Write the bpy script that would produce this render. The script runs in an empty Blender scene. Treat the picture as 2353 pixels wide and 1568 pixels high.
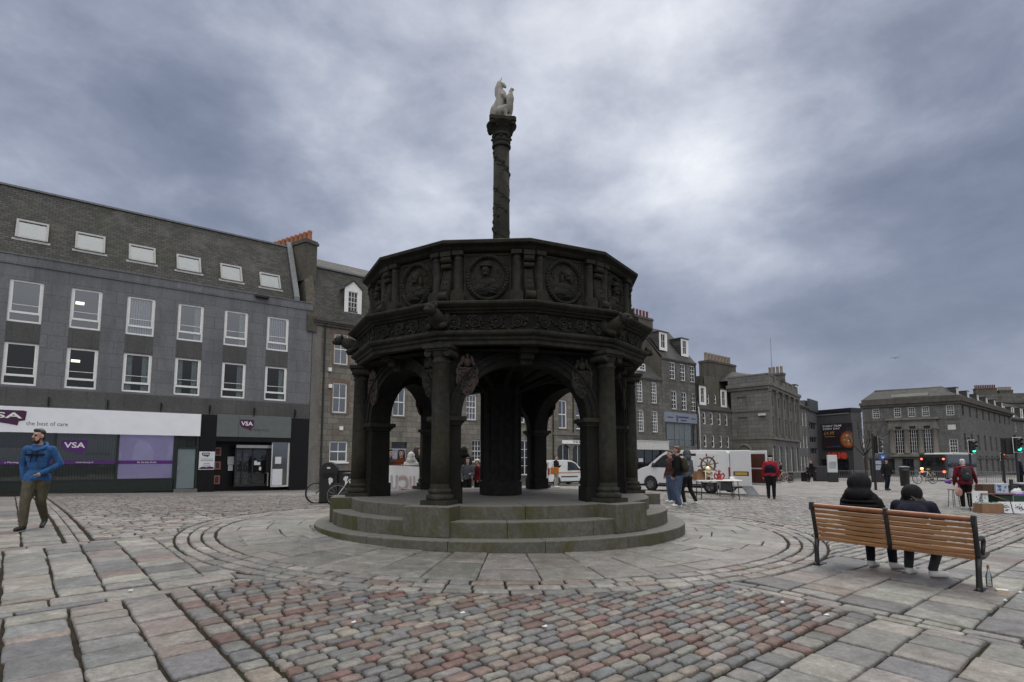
SKY_OFF = (1.7, 0.3, 0.0); SKY_OFF2 = (0.4, 2.2, 0.0); SUN_E = 1.5; EXPO = 0.1; ZCOL = (2.0, 1.94, 1.84); BACK = 1.15
SKY_LOBES = [(1520, 30, 60, 0.17), (1560, 440, 170, 0.19), (1210, 260, 250, .09), (2400, 480, 14, -0.15), (450, 180, 30, -0.08), (1340, 60, 9, 0.05), (880, 520, 120, .06), (700, 330, 200, .06), (1640, 400, 900, .09), (1480, 60, 700, .09)]
import bpy, bmesh, math, random
import numpy as np
from mathutils import Vector, Matrix, Euler, noise as mnoise
random.seed(7)
SC = bpy.context.scene
COL = SC.collection
PI = math.pi
R_ = math.radians
# ------------------------------------------------------------------ survey of the square (camera at 1.55 m above the datum)
F = 1340.0; PYC = 917.0; TH = math.atan((1055 - PYC) / F); H = 1.55
cT, sT = math.cos(TH), math.sin(TH)
def ray(px, py):
    a = (px - 1176.5) / F; b = (PYC - py) / F
    dy = cT - b * sT; dz = sT + b * cT
    return a / dy, dz / dy
def at(px, py, Y):
    dx, dz = ray(px, py)
    return Vector((dx * Y, Y, H + dz * Y))
GPX = [(1176,1333,7.25),(1150,1262,8.95),(1000,1262,8.95),(1300,1258,8.98),(80,1222,10.2),(507,1235,10.9),(1799,1257,10.9),(2255,1362,6.95),(1878,1298,8.6),(600,1568,4.45),(1176,1568,4.5),(1800,1568,4.5),(2353,1568,4.5),(0,1568,4.45),
(1552,1165,17.9),(1773,1147,23),(2040,1127,33),(2225,1170,20),(0,1135,25.4),(705,1126,33.7),(300,1132,29),(1320,1117,42),(1490,1126,28.),(1690,1140,25.),(2079,1118,37),(2128,1112,38.5),(1900,1104,64),(2150,1099,78),(1700,1105,60),(1300,1112,50),(0,1300,7.9),(2353,1200,15),(1900,1098,90),(2300,1098,90),(2353,1120,38)]
GP = np.array([tuple(at(*g)) for g in GPX])
_A = np.c_[np.ones(len(GP)), GP[:, 0], GP[:, 1]]
GCO = np.linalg.lstsq(_A, GP[:, 2], rcond=None)[0]
_res = GP[:, 2] - _A @ GCO
GL = 8.0
_K = np.exp(-((GP[:, None, :2] - GP[None, :, :2]) ** 2).sum(-1) / (2 * GL * GL))
GWT = np.linalg.solve(_K + 0.05 * np.eye(len(GP)), _res)
def gza(X, Y):
    X = np.asarray(X, float); Y = np.asarray(Y, float)
    k = np.exp(-((X[..., None] - GP[:, 0]) ** 2 + (Y[..., None] - GP[:, 1]) ** 2) / (2 * GL * GL))
    return GCO[0] + GCO[1] * np.clip(X, -40, 70) + GCO[2] * np.clip(Y, -20, 100) + k @ GWT
def gz(x, y):
    return float(gza(x, y))
def G(px, py):
    dx, dz = ray(px, py); lo, hi = 0.5, 300
    for i in range(50):
        m = (lo + hi) / 2
        if H + dz * m > gz(dx * m, m): lo = m
        else: hi = m
    return Vector((dx * lo, lo, gz(dx * lo, lo)))
def proj(x, y, z):
    zc = y * cT + (z - H) * sT; u = -y * sT + (z - H) * cT
    if zc < 0.1: return (1e9, 1e9)
    return 1176.5 + F * x / zc, PYC - F * u / zc
def gpos(px, Y):
    """ground point seen in picture column px at depth Y"""
    dx = ray(px, 1100)[0]
    return Vector((dx * Y, Y, gz(dx * Y, Y)))
# ------------------------------------------------------------------ mesh builder
class MB:
    def __init__(s):
        s.v = []; s.f = []; s.m = []; s.sm = []; s.col = None
    def add(s, vs, fs, mi=0, smooth=False, M=None):
        o = len(s.v)
        if M is not None: vs = [M @ Vector(p) for p in vs]
        s.v += [tuple(p) for p in vs]
        for f in fs:
            s.f.append(tuple(i + o for i in f)); s.m.append(mi); s.sm.append(smooth)
    def box(s, x0, x1, y0, y1, z0, z1, mi=0, M=None):
        vs = [(x0,y0,z0),(x1,y0,z0),(x1,y1,z0),(x0,y1,z0),(x0,y0,z1),(x1,y0,z1),(x1,y1,z1),(x0,y1,z1)]
        s.add(vs, [(0,3,2,1),(4,5,6,7),(0,1,5,4),(1,2,6,5),(2,3,7,6),(3,0,4,7)], mi, False, M)
    def prism(s, poly, z0, z1, mi=0, M=None, smooth=False):
        n = len(poly)
        vs = [(p[0], p[1], z0) for p in poly] + [(p[0], p[1], z1) for p in poly]
        s.add(vs, [tuple(range(n))[::-1], tuple(range(n, 2 * n))], mi, False, M)
        s.add(vs, [(i, (i + 1) % n, n + (i + 1) % n, n + i) for i in range(n)], mi, smooth, M)
    def ext(s, poly, y0, y1, mi=0, M=None):
        """polygon in x,z pushed along y"""
        n = len(poly)
        vs = [(p[0], y0, p[1]) for p in poly] + [(p[0], y1, p[1]) for p in poly]
        fs = [tuple(range(n)), tuple(range(n, 2 * n))[::-1]] + [((i + 1) % n, i, n + i, n + (i + 1) % n) for i in range(n)]
        s.add(vs, fs, mi, False, M)
    def cone(s, p0, p1, r0, r1, n=10, mi=0, caps=True, smooth=True, M=None):
        p0 = Vector(p0); p1 = Vector(p1); d = (p1 - p0)
        if d.length < 1e-9: return
        d = d.normalized(); a = d.orthogonal().normalized(); b = d.cross(a)
        vs = []
        for (p, r) in ((p0, r0), (p1, r1)):
            for i in range(n):
                t = 2 * PI * i / n; vs.append(p + a * (r * math.cos(t)) + b * (r * math.sin(t)))
        s.add(vs, [(i, (i + 1) % n, n + (i + 1) % n, n + i) for i in range(n)], mi, smooth, M)
        if caps: s.add(vs, [tuple(range(n))[::-1], tuple(range(n, 2 * n))], mi, False, M)
    def tube(s, pts, r, n=6, mi=0, M=None, closed=False):
        pts = [Vector(p) for p in pts]; m = len(pts); rs = r if isinstance(r, (list, tuple)) else [r] * m
        vs = []; a = None
        for i, p in enumerate(pts):
            if closed: d = pts[(i + 1) % m] - pts[i - 1]
            else: d = pts[min(i + 1, m - 1)] - pts[max(i - 1, 0)]
            d = d.normalized() if d.length > 1e-9 else Vector((0, 0, 1))
            if a is None: a = d.orthogonal().normalized()
            a = (a - d * a.dot(d)); a = a.normalized() if a.length > 1e-6 else d.orthogonal().normalized()
            b = d.cross(a)
            for k in range(n):
                t = 2 * PI * k / n; vs.append(p + (a * math.cos(t) + b * math.sin(t)) * rs[i])
        fs = []
        for i in range(m if closed else m - 1):
            j = (i + 1) % m
            for k in range(n):
                fs.append((i * n + k, i * n + (k + 1) % n, j * n + (k + 1) % n, j * n + k))
        if not closed: fs += [tuple(range(n))[::-1], tuple((m - 1) * n + k for k in range(n))]
        s.add(vs, fs, mi, True, M)
    def lathe(s, prof, n=24, mi=0, a0=0.0, a1=2 * PI, smooth=True, M=None, c=(0, 0)):
        full = abs(a1 - a0 - 2 * PI) < 1e-6; k = n if full else n + 1; m = len(prof)
        vs = []
        for i in range(k):
            t = a0 + (a1 - a0) * i / n
            for (r, z) in prof: vs.append((c[0] + r * math.sin(t), c[1] - r * math.cos(t), z))
        fs = []
        for i in range(n):
            j = (i + 1) % k
            for q in range(m - 1): fs.append((i * m + q, j * m + q, j * m + q + 1, i * m + q + 1))
        s.add(vs, fs, mi, smooth, M)
        if not full: s.add(vs, [tuple(range(m)), tuple((k - 1) * m + q for q in range(m))[::-1]], mi, False, M)
    def ball(s, c, r, nu=12, nv=8, mi=0, M=None, smooth=True):
        if not isinstance(r, (tuple, list)): r = (r, r, r)
        c = Vector(c); vs = [c + Vector((0, 0, -r[2]))]
        for j in range(1, nv):
            ph = -PI / 2 + PI * j / nv
            for i in range(nu):
                t = 2 * PI * i / nu
                vs.append(c + Vector((r[0] * math.cos(ph) * math.cos(t), r[1] * math.cos(ph) * math.sin(t), r[2] * math.sin(ph))))
        vs.append(c + Vector((0, 0, r[2]))); fs = []
        for i in range(nu): fs.append((0, 1 + (i + 1) % nu, 1 + i))
        for j in range(nv - 2):
            for i in range(nu):
                a = 1 + j * nu + i; b = 1 + j * nu + (i + 1) % nu
                fs.append((a, b, b + nu, a + nu))
        L = len(vs) - 1
        for i in range(nu): fs.append((1 + (nv - 2) * nu + i, 1 + (nv - 2) * nu + (i + 1) % nu, L))
        s.add(vs, fs, mi, smooth, M)
    def build(s, name, mats, parent=None, loc=None, rotz=None, bevel=0, seg=2):
        me = bpy.data.meshes.new(name)
        me.from_pydata(s.v, [], s.f)
        if not isinstance(mats, (list, tuple)): mats = [mats]
        for m in mats: me.materials.append(m)
        me.polygons.foreach_set('material_index', s.m)
        me.polygons.foreach_set('use_smooth', s.sm)
        if s.col is not None:
            a = me.color_attributes.new('Col', 'FLOAT_COLOR', 'POINT')
            a.data.foreach_set('color', np.array(s.col, dtype=np.float32).ravel())
        me.update()
        o = bpy.data.objects.new(name, me); COL.objects.link(o)
        if parent is not None: o.parent = parent
        if loc is not None: o.location = loc
        if rotz is not None: o.rotation_euler = (0, 0, rotz)
        if bevel:
            b = o.modifiers.new('bevel', 'BEVEL'); b.width = bevel; b.segments = seg; b.limit_method = 'ANGLE'; b.angle_limit = R_(35)
        return o
def thing(name, label, cat, loc=(0, 0, 0), rotz=0.0, group=None):
    o = bpy.data.objects.new(name, None); COL.objects.link(o)
    o.location = loc; o.rotation_euler = (0, 0, rotz); o.empty_display_size = 0.2
    o['label'] = label; o['category'] = cat
    if group: o['group'] = group
    return o
def tag(o, label=None, cat=None, group=None, kind=None):
    if label: o['label'] = label
    if cat: o['category'] = cat
    if group: o['group'] = group
    if kind: o['kind'] = kind
    return o
def kids(o): return [c for c in bpy.data.objects if c.parent == o]
def copy_tree(o, parent=None, _k=None):
    if _k is None:
        _k = {}
        for c in bpy.data.objects:
            if c.parent: _k.setdefault(c.parent.name, []).append(c)
    c = o.copy(); COL.objects.link(c)
    if parent is not None: c.parent = parent
    for ch in _k.get(o.name, []): copy_tree(ch, c, _k)
    return c
def rot(ax, a): return Matrix.Rotation(a, 4, ax)
def tr(*p): return Matrix.Translation(Vector(p))
# ------------------------------------------------------------------ lettering as real thin geometry
def text_geo(body, bold=0.0):
    cu = bpy.data.curves.new('lettering', 'FONT'); cu.body = body; cu.size = 1.0; cu.offset = bold; cu.extrude = 0.0; cu.resolution_u = 3
    ob = bpy.data.objects.new('lettering', cu); COL.objects.link(ob)
    dg = bpy.context.evaluated_depsgraph_get(); dg.update()
    me = bpy.data.meshes.new_from_object(ob.evaluated_get(dg))
    vs = [tuple(v.co) for v in me.vertices]; fs = [tuple(p.vertices) for p in me.polygons]
    bpy.data.objects.remove(ob); bpy.data.curves.remove(cu); bpy.data.meshes.remove(me)
    return vs, fs
def text(mb, body, x0, x1, z0, z1, y, mi=0, bold=0.0, mirror=False, M=None):
    """letters filling the rectangle x0..x1, z0..z1 on the plane y (facing -y)"""
    vs, fs = text_geo(body, bold)
    xs = [v[0] for v in vs]; ys = [v[1] for v in vs]
    ax, bx, ay, by = min(xs), max(xs), min(ys), max(ys)
    out = []
    for v in vs:
        u = (v[0] - ax) / max(bx - ax, 1e-6); w = (v[1] - ay) / max(by - ay, 1e-6)
        if mirror: u = 1 - u
        out.append((x0 + u * (x1 - x0), y, z0 + w * (z1 - z0)))
    mb.add(out, fs, mi, False, M)
# ------------------------------------------------------------------ materials
def nmat(name):
    m = bpy.data.materials.new(name); m.use_nodes = True
    nt = m.node_tree; return m, nt, nt.nodes['Principled BSDF']
def _n(nt, t, **kw):
    n = nt.nodes.new(t)
    for k, v in kw.items(): setattr(n, k, v)
    return n
def mixc(nt, a, b, fac, blend='MIX'):
    n = _n(nt, 'ShaderNodeMix', data_type='RGBA', blend_type=blend)
    for sock, val in ((n.inputs['Factor'], fac), (n.inputs['A'], a), (n.inputs['B'], b)):
        if hasattr(val, 'is_linked'): nt.links.new(val, sock)
        elif isinstance(val, (tuple, list)): sock.default_value = (val[0], val[1], val[2], 1)
        else: sock.default_value = val
    return n.outputs['Result']
def ramp(nt, src, p0, p1, c0=(0, 0, 0), c1=(1, 1, 1)):
    n = _n(nt, 'ShaderNodeValToRGB'); e = n.color_ramp.elements
    e[0].position = p0; e[1].position = p1; e[0].color = (*c0, 1); e[1].color = (*c1, 1)
    nt.links.new(src, n.inputs['Fac']); return n.outputs['Color']
def noise(nt, vec, scale, detail=4, rough=0.55, dist=0.0):
    n = _n(nt, 'ShaderNodeTexNoise'); n.inputs['Scale'].default_value = scale; n.inputs['Detail'].default_value = detail
    n.inputs['Roughness'].default_value = rough; n.inputs['Distortion'].default_value = dist
    nt.links.new(vec, n.inputs['Vector']); return n.outputs['Fac']
def objco(nt): return _n(nt, 'ShaderNodeTexCoord').outputs['Object']
def mapv(nt, vec, scale=(1, 1, 1), rot_=(0, 0, 0)):
    n = _n(nt, 'ShaderNodeMapping'); n.inputs['Scale'].default_value = scale; n.inputs['Rotation'].default_value = rot_
    nt.links.new(vec, n.inputs['Vector']); return n.outputs['Vector']
def bumpn(nt, bs, h, strength=0.3, dist=0.01):
    b = _n(nt, 'ShaderNodeBump'); b.inputs['Strength'].default_value = strength; b.inputs['Distance'].default_value = dist
    nt.links.new(h, b.inputs['Height']); nt.links.new(b.outputs['Normal'], bs.inputs['Normal']); return b
def simple(name, c, rough=0.6, metal=0.0, var=0.12, scale=6.0, bump=0.0, bscale=40.0, spec=0.5, emit=None, estr=1.0, coat=0.0):
    m, nt, bs = nmat(name)
    bs.inputs['Roughness'].default_value = rough; bs.inputs['Metallic'].default_value = metal
    bs.inputs['Specular IOR Level'].default_value = spec
    if coat: bs.inputs['Coat Weight'].default_value = coat; bs.inputs['Coat Roughness'].default_value = 0.08
    co = objco(nt)
    f = noise(nt, co, scale, 5)
    k = ramp(nt, f, 0.3, 0.7, tuple(x * (1 - var) for x in c), tuple(min(1, x * (1 + var)) for x in c))
    nt.links.new(k, bs.inputs['Base Color'])
    if bump: bumpn(nt, bs, noise(nt, co, bscale, 4), bump, 0.01)
    if emit:
        bs.inputs['Emission Color'].default_value = (*emit, 1); bs.inputs['Emission Strength'].default_value = estr
    return m
def stone(name, c1, c2, stain=(0.03, 0.032, 0.02), sfac=0.5, s1=1.3, s2=14.0, rough=0.9, bump=0.5, green=None, gfac=0.0, gscale=1.2):
    """weathered carved stone"""
    m, nt, bs = nmat(name); bs.inputs['Roughness'].default_value = rough; bs.inputs['Specular IOR Level'].default_value = 0.25
    co = objco(nt)
    base = mixc(nt, c1, c2, ramp(nt, noise(nt, co, s2, 6, 0.65), 0.35, 0.68))
    v = mapv(nt, co, (1, 1, 0.35))
    st = ramp(nt, noise(nt, v, s1, 6, 0.65, 0.6), 0.42, 0.72)
    q = _n(nt, 'ShaderNodeMath', operation='MULTIPLY'); nt.links.new(st, q.inputs[0]); q.inputs[1].default_value = sfac
    base = mixc(nt, base, stain, q.outputs[0])
    if green:
        g = ramp(nt, noise(nt, mapv(nt, co, (1, 1, 0.5)), gscale, 5, 0.7, 1.0), 0.48, 0.7)
        q = _n(nt, 'ShaderNodeMath', operation='MULTIPLY'); nt.links.new(g, q.inputs[0]); q.inputs[1].default_value = gfac
        base = mixc(nt, base, green, q.outputs[0])
    nt.links.new(base, bs.inputs['Base Color'])
    bumpn(nt, bs, noise(nt, co, 22, 6, 0.7), bump, 0.02)
    return m
def ashlar(name, c1, c2, mortar, bw=0.7, bh=0.33, ms=0.012, stain=(0.03, 0.03, 0.03), sfac=0.35, rough=0.88, bump=0.4, sq=1.0, streak=0.0, third=None, coords='XZ', gloss=0.3):
    """coursed masonry or slates laid out in the wall's own x,z"""
    m, nt, bs = nmat(name); bs.inputs['Roughness'].default_value = rough; bs.inputs['Specular IOR Level'].default_value = gloss
    co = objco(nt)
    sp = _n(nt, 'ShaderNodeSeparateXYZ'); nt.links.new(co, sp.inputs[0])
    cb = _n(nt, 'ShaderNodeCombineXYZ'); nt.links.new(sp.outputs['X' if coords[0] == 'X' else 'Y'], cb.inputs[0]); nt.links.new(sp.outputs['Z'], cb.inputs[1])
    br = _n(nt, 'ShaderNodeTexBrick'); br.offset = 0.5; br.squash = sq
    br.inputs['Scale'].default_value = 1.0; br.inputs['Brick Width'].default_value = bw; br.inputs['Row Height'].default_value = bh
    br.inputs['Mortar Size'].default_value = ms; br.inputs['Mortar Smooth'].default_value = 0.3; br.inputs['Bias'].default_value = 0.0
    br.inputs['Color1'].default_value = (*c1, 1); br.inputs['Color2'].default_value = (*c2, 1); br.inputs['Mortar'].default_value = (*mortar, 1)
    nt.links.new(cb.outputs[0], br.inputs['Vector'])
    base = br.outputs['Color']
    if third:
        vo = _n(nt, 'ShaderNodeTexNoise'); vo.inputs['Scale'].default_value = 0.9; vo.inputs['Detail'].default_value = 2
        nt.links.new(cb.outputs[0], vo.inputs['Vector'])
        base = mixc(nt, base, third, ramp(nt, vo.outputs['Fac'], 0.56, 0.7, (0, 0, 0), (0.55, 0.55, 0.55)))
    base = mixc(nt, base, ramp(nt, noise(nt, co, 9, 5, 0.65), 0.25, 0.75, (0.72, 0.72, 0.72), (1.2, 1.2, 1.2)), 1.0, 'MULTIPLY')
    v = mapv(nt, co, (1, 1, 0.25 if streak else 0.6))
    st = ramp(nt, noise(nt, v, 0.7 + streak, 6, 0.65, 0.5), 0.45, 0.75)
    q = _n(nt, 'ShaderNodeMath', operation='MULTIPLY'); nt.links.new(st, q.inputs[0]); q.inputs[1].default_value = sfac
    base = mixc(nt, base, stain, q.outputs[0])
    nt.links.new(base, bs.inputs['Base Color'])
    ad = _n(nt, 'ShaderNodeMath', operation='MULTIPLY_ADD'); nt.links.new(br.outputs['Fac'], ad.inputs[0]); ad.inputs[1].default_value = -1.0
    nt.links.new(noise(nt, co, 30, 5, 0.7), ad.inputs[2])
    bumpn(nt, bs, ad.outputs[0], bump, 0.015)
    return m
def glass(name, tint=(0.02, 0.024, 0.03), refl=0.3, rough=0.03):
    """window glass: partly mirrors the sky, partly shows the room behind"""
    m, nt, bs = nmat(name); out = nt.nodes['Material Output']
    tr_ = _n(nt, 'ShaderNodeBsdfTransparent'); tr_.inputs['Color'].default_value = (0.75, 0.8, 0.8, 1)
    gl = _n(nt, 'ShaderNodeBsdfGlossy'); gl.inputs['Roughness'].default_value = rough; gl.inputs['Color'].default_value = (0.9, 0.93, 0.95, 1)
    fr = _n(nt, 'ShaderNodeFresnel'); fr.inputs['IOR'].default_value = 1.6
    ad = _n(nt, 'ShaderNodeMath', operation='ADD', use_clamp=True); nt.links.new(fr.outputs[0], ad.inputs[0]); ad.inputs[1].default_value = refl
    co = objco(nt); bumpn(nt, gl, noise(nt, co, 1.7, 2), 0.04, 0.05)
    mx = _n(nt, 'ShaderNodeMixShader'); nt.links.new(ad.outputs[0], mx.inputs[0]); nt.links.new(tr_.outputs[0], mx.inputs[1]); nt.links.new(gl.outputs[0], mx.inputs[2])
    nt.links.new(mx.outputs[0], out.inputs['Surface']); return m
def dark_glass(name, c=(0.012, 0.014, 0.016), rough=0.06, spec=0.6):
    m, nt, bs = nmat(name); bs.inputs['Roughness'].default_value = rough; bs.inputs['Specular IOR Level'].default_value = spec
    co = objco(nt); f = noise(nt, co, 1.3, 3)
    nt.links.new(ramp(nt, f, 0.4, 0.62, tuple(x * 0.5 for x in c), tuple(x * 2.2 for x in c)), bs.inputs['Base Color'])
    bumpn(nt, bs, noise(nt, co, 2.2, 2), 0.06, 0.05); return m
MT = {}
# ------------------------------------------------------------------ sky and light: a grey evening overcast, brighter rift ahead to the right
W = bpy.data.worlds.new('World'); SC.world = W; W.use_nodes = True
nt = W.node_tree; nt.nodes.clear()
def wn(t, **kw): return _n(nt, t, **kw)
co = wn('ShaderNodeTexCoord').outputs['Generated']
nrm = wn('ShaderNodeVectorMath', operation='NORMALIZE'); nt.links.new(co, nrm.inputs[0]); d = nrm.outputs[0]
sep = wn('ShaderNodeSeparateXYZ'); nt.links.new(d, sep.inputs[0])
def mth(op, a, b=None, clamp=False, c=None):
    n = wn('ShaderNodeMath', operation=op, use_clamp=clamp)
    for i, v in enumerate((a, b, c)):
        if v is None: continue
        if hasattr(v, 'is_linked'): nt.links.new(v, n.inputs[i])
        else: n.inputs[i].default_value = v
    return n.outputs[0]
den = mth('MAXIMUM', mth('ADD', sep.outputs[2], 0.30), 0.05)
cx_ = mth('DIVIDE', sep.outputs[0], den); cy_ = mth('DIVIDE', sep.outputs[1], den)
cv = wn('ShaderNodeCombineXYZ'); nt.links.new(cx_, cv.inputs[0]); nt.links.new(cy_, cv.inputs[1])
cvec = cv.outputs[0]
def wnoise(vec, sc, det, ro, di=0.0, off=(0, 0, 0)):
    mp = wn('ShaderNodeMapping'); mp.inputs['Location'].default_value = off; nt.links.new(vec, mp.inputs['Vector'])
    return noise(nt, mp.outputs[0], sc, det, ro, di)
def wramp(src, stops):
    n = wn('ShaderNodeValToRGB'); cr = n.color_ramp
    while len(cr.elements) < len(stops): cr.elements.new(0.5)
    for e, (p, c) in zip(cr.elements, stops): e.position = p; e.color = (*c, 1)
    nt.links.new(src, n.inputs[0]); return n.outputs[0]
sq = wn('ShaderNodeMapping'); sq.inputs['Scale'].default_value = (1.0, 1.0, 1.75); nt.links.new(d, sq.inputs['Vector']); dvec = sq.outputs[0]
big = wnoise(dvec, 2.3, 3, 0.5, 0.15, SKY_OFF)
mid = mth('MULTIPLY_ADD', wnoise(dvec, 5.4, 9, 0.60, 0.15, SKY_OFF2), 0.72, False, mth('MULTIPLY', wnoise(cvec, 3.4, 7, 0.55, 0.3, SKY_OFF2), 0.28))
def lobe(px, py, k):
    dx, dz = ray(px, py); v = Vector((dx, 1, dz)).normalized()
    dp = wn('ShaderNodeVectorMath', operation='DOT_PRODUCT'); nt.links.new(d, dp.inputs[0]); dp.inputs[1].default_value = v
    return mth('POWER', mth('MAXIMUM', dp.outputs['Value'], 0.0), k)
val = mth('ADD', mth('MULTIPLY', big, 0.50), mth('MULTIPLY', mth('MULTIPLY_ADD', mid, 1.25, False, -0.125), 0.50))
for (px, py, k, w_) in SKY_LOBES:
    val = mth('MULTIPLY_ADD', lobe(px, py, k), w_, False, val)
# bank of paler cloud low on the horizon
hz = mth('POWER', mth('SUBTRACT', 1.0, mth('MAXIMUM', sep.outputs[2], 0.0)), 9.0)
val = mth('MULTIPLY_ADD', hz, 0.05, False, val)
amp = mth('MINIMUM', mth('MULTIPLY_ADD', mth('MAXIMUM', sep.outputs[2], 0.0), 1.5, False, 0.42), 1.0)
val = mth('MULTIPLY_ADD', mth('SUBTRACT', val, 0.47), amp, False, 0.47)
cl = wramp(val, [(0.30, (0.152, 0.180, 0.255)), (0.40, (0.205, 0.234, 0.315)), (0.49, (0.283, 0.315, 0.405)), (0.58, (0.40, 0.432, 0.52)), (0.70, (0.58, 0.615, 0.69)), (0.86, (0.84, 0.86, 0.90))])
# overhead and behind the viewer the overcast is thinner and up to three times brighter than along its rim
up = mth('MULTIPLY', mth('MAXIMUM', mth('SUBTRACT', sep.outputs[2], 0.68), 0.0), 3.2, True)
bk = mth('MULTIPLY', mth('MAXIMUM', mth('SUBTRACT', -0.05, sep.outputs[1]), 0.0), 1.8, True)
bk = mth('MULTIPLY', bk, mth('MAXIMUM', sep.outputs[2], 0.0), True)
thin = mth('MAXIMUM', up, mth('MULTIPLY', bk, BACK), True)
mxn = wn('ShaderNodeMix', data_type='RGBA'); nt.links.new(thin, mxn.inputs['Factor']); nt.links.new(cl, mxn.inputs['A']); mxn.inputs['B'].default_value = (*ZCOL, 1)
bg = wn('ShaderNodeBackground'); nt.links.new(mxn.outputs['Result'], bg.inputs[0]); bg.inputs[1].default_value = 1.0
sky = wn('ShaderNodeTexSky', sky_type='NISHITA'); sky.sun_disc = False; sky.sun_elevation = R_(48); sky.sun_rotation = R_(14)
bg2 = wn('ShaderNodeBackground'); nt.links.new(sky.outputs[0], bg2.inputs[0]); bg2.inputs[1].default_value = 0.006
ad = wn('ShaderNodeAddShader'); nt.links.new(bg.outputs[0], ad.inputs[0]); nt.links.new(bg2.outputs[0], ad.inputs[1])
wo = wn('ShaderNodeOutputWorld'); nt.links.new(ad.outputs[0], wo.inputs[0])
sl = bpy.data.lights.new('sun', 'SUN'); sl.energy = SUN_E; sl.angle = R_(24); sl.color = (1.0, 0.96, 0.9)
so = bpy.data.objects.new('sun', sl); COL.objects.link(so)
sd = Vector((math.sin(R_(14)) * math.cos(R_(58)), math.cos(R_(14)) * math.cos(R_(58)), math.sin(R_(58))))
so.rotation_euler = (-sd).to_track_quat('-Z', 'Y').to_euler(); so.location = (0, 0, 40)

# ------------------------------------------------------------------ ground
CX, CY = -0.24, 12.6             # middle of the cross
RX, RY, RR = -0.18, 12.8, 5.55   # ring of paving round it
E1 = Vector((0.760, 0.649)); E2 = Vector((-0.649, 0.760))
def ab2xy(a, b): return (a * E1.x + b * E2.x, a * E1.y + b * E2.y)
m, nt, bs = nmat('dirt_joint'); MT['dirt'] = m
bs.inputs['Roughness'].default_value = 0.95; bs.inputs['Specular IOR Level'].default_value = 0.1
co = objco(nt)
k = ramp(nt, noise(nt, co, 5, 6, 0.7), 0.35, 0.7, (0.014, 0.012, 0.009), (0.040, 0.032, 0.023))
k = mixc(nt, k, (0.020, 0.026, 0.009), ramp(nt, noise(nt, co, 0.8, 5, 0.6), 0.55, 0.7, (0, 0, 0), (.6, .6, .6)))
nt.links.new(k, bs.inputs['Base Color']); bumpn(nt, bs, noise(nt, co, 60, 4), 0.6, 0.01)
# far pavement: courses too fine to model, drawn by a brick pattern on the sheet itself
m, nt, bs = nmat('far_paving'); MT['farpave'] = m
bs.inputs['Roughness'].default_value = 0.8; bs.inputs['Specular IOR Level'].default_value = 0.3
co = mapv(nt, objco(nt), (1, 1, 1), (0, 0, -math.atan2(E1.y, E1.x)))
br = _n(nt, 'ShaderNodeTexBrick'); br.inputs['Scale'].default_value = 1; br.inputs['Brick Width'].default_value = 0.6; br.inputs['Row Height'].default_value = 0.3
br.inputs['Mortar Size'].default_value = 0.02; br.inputs['Color1'].default_value = (0.265, 0.26, 0.252, 1); br.inputs['Color2'].default_value = (0.20, 0.192, 0.187, 1); br.inputs['Mortar'].default_value = (0.05, 0.047, 0.043, 1)
nt.links.new(co, br.inputs['Vector'])
k = mixc(nt, br.outputs['Color'], ramp(nt, noise(nt, co, 0.5, 5, 0.65), 0.3, 0.7, (0.75, 0.73, 0.72), (1.15, 1.15, 1.15)), 1.0, 'MULTIPLY')
nt.links.new(k, bs.inputs['Base Color'])
def sheet(xs, ys, mb, dz, mi=0, skip=None):
    X, Y = np.meshgrid(xs, ys); Z = gza(X, Y) + dz
    nx = len(xs)
    vs = list(zip(X.ravel(), Y.ravel(), Z.ravel())); fs = []
    for j in range(len(ys) - 1):
        for i in range(nx - 1):
            f = (j * nx + i, j * nx + i + 1, (j + 1) * nx + i + 1, (j + 1) * nx + i)
            if skip and skip((xs[i] + xs[i + 1]) / 2, (ys[j] + ys[j + 1]) / 2): continue
            fs.append(f)
    mb.add(vs, fs, mi, True)
FARY = 26.0
g = MB()
xs = sorted(set(list(np.arange(-60, 90.1, 1.5)) + [-400, -250, -150, -100, 120, 160, 250, 400]))
ys = sorted(set(list(np.arange(-20, 110.1, 1.0)) + [-120, -60, 130, 160, 220, 350, 600]))
sheet(xs, ys, g, -0.010, 0)
go = g.build('ground', MT['dirt']); tag(go, kind='structure')
g = MB(); sheet([x for x in xs if -60 <= x <= 90], [y for y in ys if FARY - 0.6 <= y <= 110], g, -0.004, 0)
fo = g.build('far_pavement', MT['farpave']); tag(fo, kind='structure')
# stones -------------------------------------------------------------------
m, nt, bs = nmat('granite_paving'); MT['pave'] = m
bs.inputs['Roughness'].default_value = 0.50; bs.inputs['Specular IOR Level'].default_value = 0.5
at_ = _n(nt, 'ShaderNodeAttribute'); at_.attribute_name = 'Col'
co = objco(nt)
k = mixc(nt, at_.outputs['Color'], ramp(nt, noise(nt, co, 70, 5, 0.75), 0.25, 0.75, (0.72, 0.72, 0.72), (1.25, 1.25, 1.25)), 1.0, 'MULTIPLY')
k = mixc(nt, k, ramp(nt, noise(nt, co, 6.0, 5, 0.7), 0.3, 0.7, (0.74, 0.72, 0.70), (1.16, 1.15, 1.14)), 1.0, 'MULTIPLY')
k = mixc(nt, k, ramp(nt, noise(nt, co, 22, 6, 0.72), 0.3, 0.7, (0.66, 0.65, 0.64), (1.26, 1.26, 1.26)), 1.0, 'MULTIPLY')
k = mixc(nt, k, (0.06, 0.055, 0.045), ramp(nt, noise(nt, co, 1.1, 6, 0.65, 0.4), 0.6, 0.8, (0, 0, 0), (.45, .45, .45)))
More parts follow.
